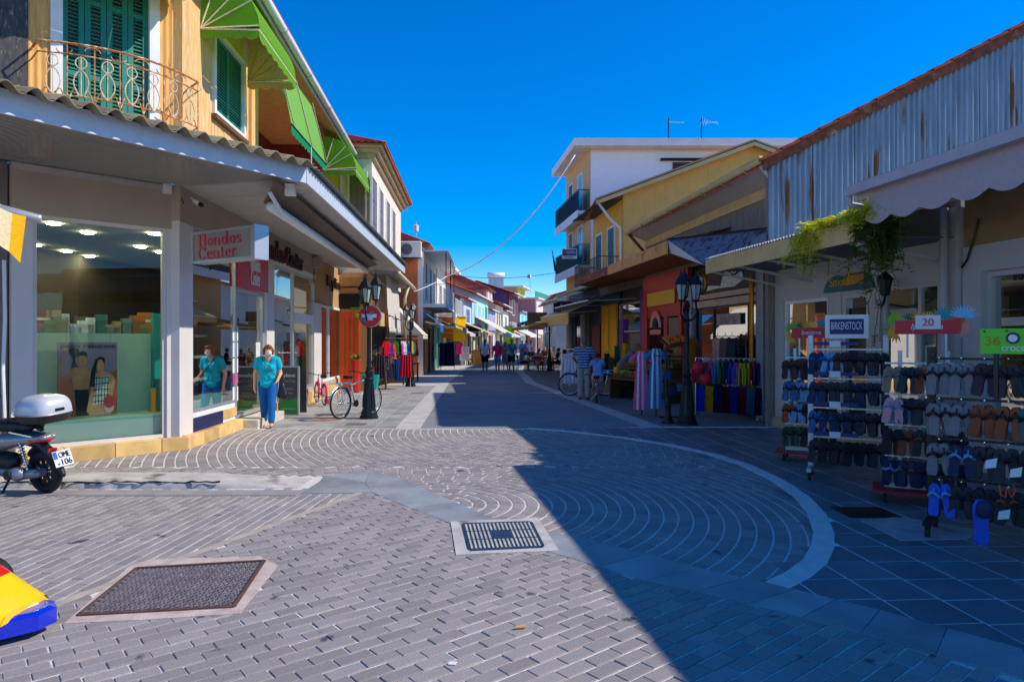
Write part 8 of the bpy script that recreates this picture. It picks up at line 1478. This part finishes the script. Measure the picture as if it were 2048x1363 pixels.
random.seed(12); pal = [('red', (206, 24, 40)), ('purple', (120, 50, 150)), ('orange', (226, 100, 20)), ('green', (40, 120, 40)), ('black', (30, 28, 32)), ('pink', (226, 80, 150)), ('white', (220, 220, 224)), ('blue', (40, 80, 170)), ('brown', (120, 70, 40)), ('yellow', (226, 190, 40)), ('teal', (20, 130, 130)), ('maroon', (100, 20, 30))]
for k, (n_, c_) in enumerate(pal): u = .2 + k * (fst.L - .4) / 12; q = fst.p(u, .3, 1.68 - .05 * (k % 3)); garment('%s souvenir shirt hanging on the stall rail' % n_, q, c_, 'shirt', 'shirts on the souvenir stall', 'souvenir_shirt', R(60), .34, .5)
for k, (n_, c_) in enumerate(pal[::-1]): u = .15 + k * (fst.L - .4) / 12; z = .76; q = fst.p(u, .1, z); t = thing('toy_parcel', '%s wrapped toy on the souvenir table' % n_, 'toy', q, 'toys on the souvenir table'); MB(fst).bev(u - .12, u + .12, -.05, .2, z, z + .14 + .06 * (k % 3), .03).build('packet', mat('toy_%s' % n_, c_, .35, var=.2, scale=20), t); MB(fst).ell((u, .08, z + .22 + .06 * (k % 3)), (.06, .06, .07)).build('topper', mat('toy_b_%s' % n_, pal[(k + 5) % 12][1], .4), t, smooth=True)
for k, (px, py, Y, c_, n_) in enumerate(((760, 730, 22.9, (60, 50, 60), 'dark patterned'), (775, 735, 23.2, (110, 100, 110), 'grey lace'), (790, 735, 23.6, (60, 60, 70), 'charcoal'), (803, 735, 23.4, (50, 90, 160), 'blue flowered'), (812, 728, 23.2, (200, 30, 50), 'red and white'))): q = D(px, py, Y); garment(n_ + ' beach dress hanging low at the souvenir stall front', (q.x, q.y, q.z + .35), c_, 'dress', 'beach dresses at the stall', 'beach_dress', R(10), .4, .75)
tag(MB().tube([(D(752, 0, 23).x, 23.05, 0), (D(752, 0, 23).x, 23.05, 1.25), (D(820, 0, 23.4).x, 23.5, 1.25), (D(820, 0, 23.4).x, 23.5, 0)], .014, 6).build('clothes_rail', M_chrome, None, origin=(D(752, 0, 23).x, 23.05, 0)), 'low clothes rail at the front of the souvenir stall', 'clothes rail')
# blue clothes farther along
ra, rb = V(-5.0, 33.5, 0), V(-4.5, 37.5, 0); rail('clothes rail with blue jackets under the peach house', ra, rb, 1.5)
for k in range(9): q = ra.lerp(rb, (k + .5) / 9); garment('%s blue jacket %s along the rail under the peach house' % (('dark', 'mid')[k % 2], ORD[k]), (q.x, q.y, 1.42), ((24, 44, 104), (40, 70, 150))[k % 2], 'jacket', 'blue jackets on the rail', 'blue_jacket', R(20), .5, .9)
q = D(852, 690, 36.5); garment('bright blue jacket on a stand at the pavement edge', (q.x, q.y, 1.55), (40, 70, 210), 'jacket', None, 'display_jacket', R(-15), .5, .75); tag(MB().tube([(q.x, q.y + .03, 0), (q.x, q.y + .03, 1.6)], .02, 6).bar((q.x - .2, q.y + .03, .02), (q.x + .2, q.y + .03, .02), .06, .03).build('jacket_stand', M_black, None, origin=(q.x, q.y, 0)), 'dark stand holding the bright blue jacket', 'stand')
pz = G(895, 740); ra, rb = V(pz.x - .38, pz.y, 0), V(pz.x + .38, pz.y + .1, 0); rail('round ended rail of long indigo garments standing in the street', ra, rb, 1.65)
for k in range(6): q = ra.lerp(rb, (k + .5) / 6); garment('long indigo garment %s from the left on the street rail' % ORD[k], (q.x, q.y, 1.57), ((26, 40, 84), (70, 100, 160), (20, 24, 44), (44, 66, 120), (90, 40, 60), (30, 50, 100))[k], 'robe', 'indigo garments in the street', 'indigo_robe', R(30), .26, 1.3)
p = D(928, 0, 47); f = Fr(p - V(.3, 0, 0), p + V(.35, 0, 0)); t = thing('price_board', 'white notice board standing before the pale shop front', 'sign', f.p(.4, 0, 0)); fbox(f, 'panel', mat('board_pale', (200, 214, 224), .5, var=.2, scale=8), .05, f.L - .05, -.03, 0, .35, 1.2, t); frame(f, 0, f.L, -.04, .01, .3, 1.25, .05, M_trim, t, 'surround'); [MB(f).bar((u, 0, .3), (u, .1, 0), .04).build('leg', M_black, t) for u in (.05, f.L - .05)]
p = D(944, 0, 48); tag(MB().bev(p.x + .1, p.x + .7, 47.8, 48.3, 0, 1.0, .04).box(p.x + .05, p.x + .75, 47.75, 48.35, 1.0, 1.05).build('ice_cream_chest', mat('chest_orange', (226, 140, 40), .5), None, origin=(p.x, 48, 0)), 'orange counter chest beside the notice board', 'chest')
q = D(918, 690, 46); garment('pink dress on show beside the notice board', (q.x, q.y, 1.6), (230, 60, 150), 'dress', None, 'pink_dress', 0, .5, .8); tag(MB().tube([(q.x, q.y + .03, 0), (q.x, q.y + .03, 1.7)], .02, 6).bar((q.x - .2, q.y + .03, .02), (q.x + .2, q.y + .03, .02), .06, .03).build('dress_stand', M_black, None, origin=(q.x, q.y, 0)), 'dark stand holding the pink dress', 'stand')
# wooden cafe signs and parasol far right
p = D(1075, 640, 40); t = thing('hanging_crates', 'wooden menu crates stacked on a pole over the cafe', 'sign', (p.x, p.y, 0)); MB().box(p.x - .6, p.x + .55, p.y - .3, p.y + .3, p.z - .1, p.z + .45).build('upper_crate', M_wood, t); MB().box(p.x - .75, p.x + .4, p.y - .3, p.y + .3, p.z - .55, p.z - .13).build('lower_crate', mat('pale_wood', (150, 110, 70), .7, var=.2), t); MB().tube([(p.x, p.y, 0), (p.x, p.y, p.z - .5)], .04, 8).build('pole', M_black, t)
bpy.data.scenes.remove(TMP)
bpy.context.view_layer.update()
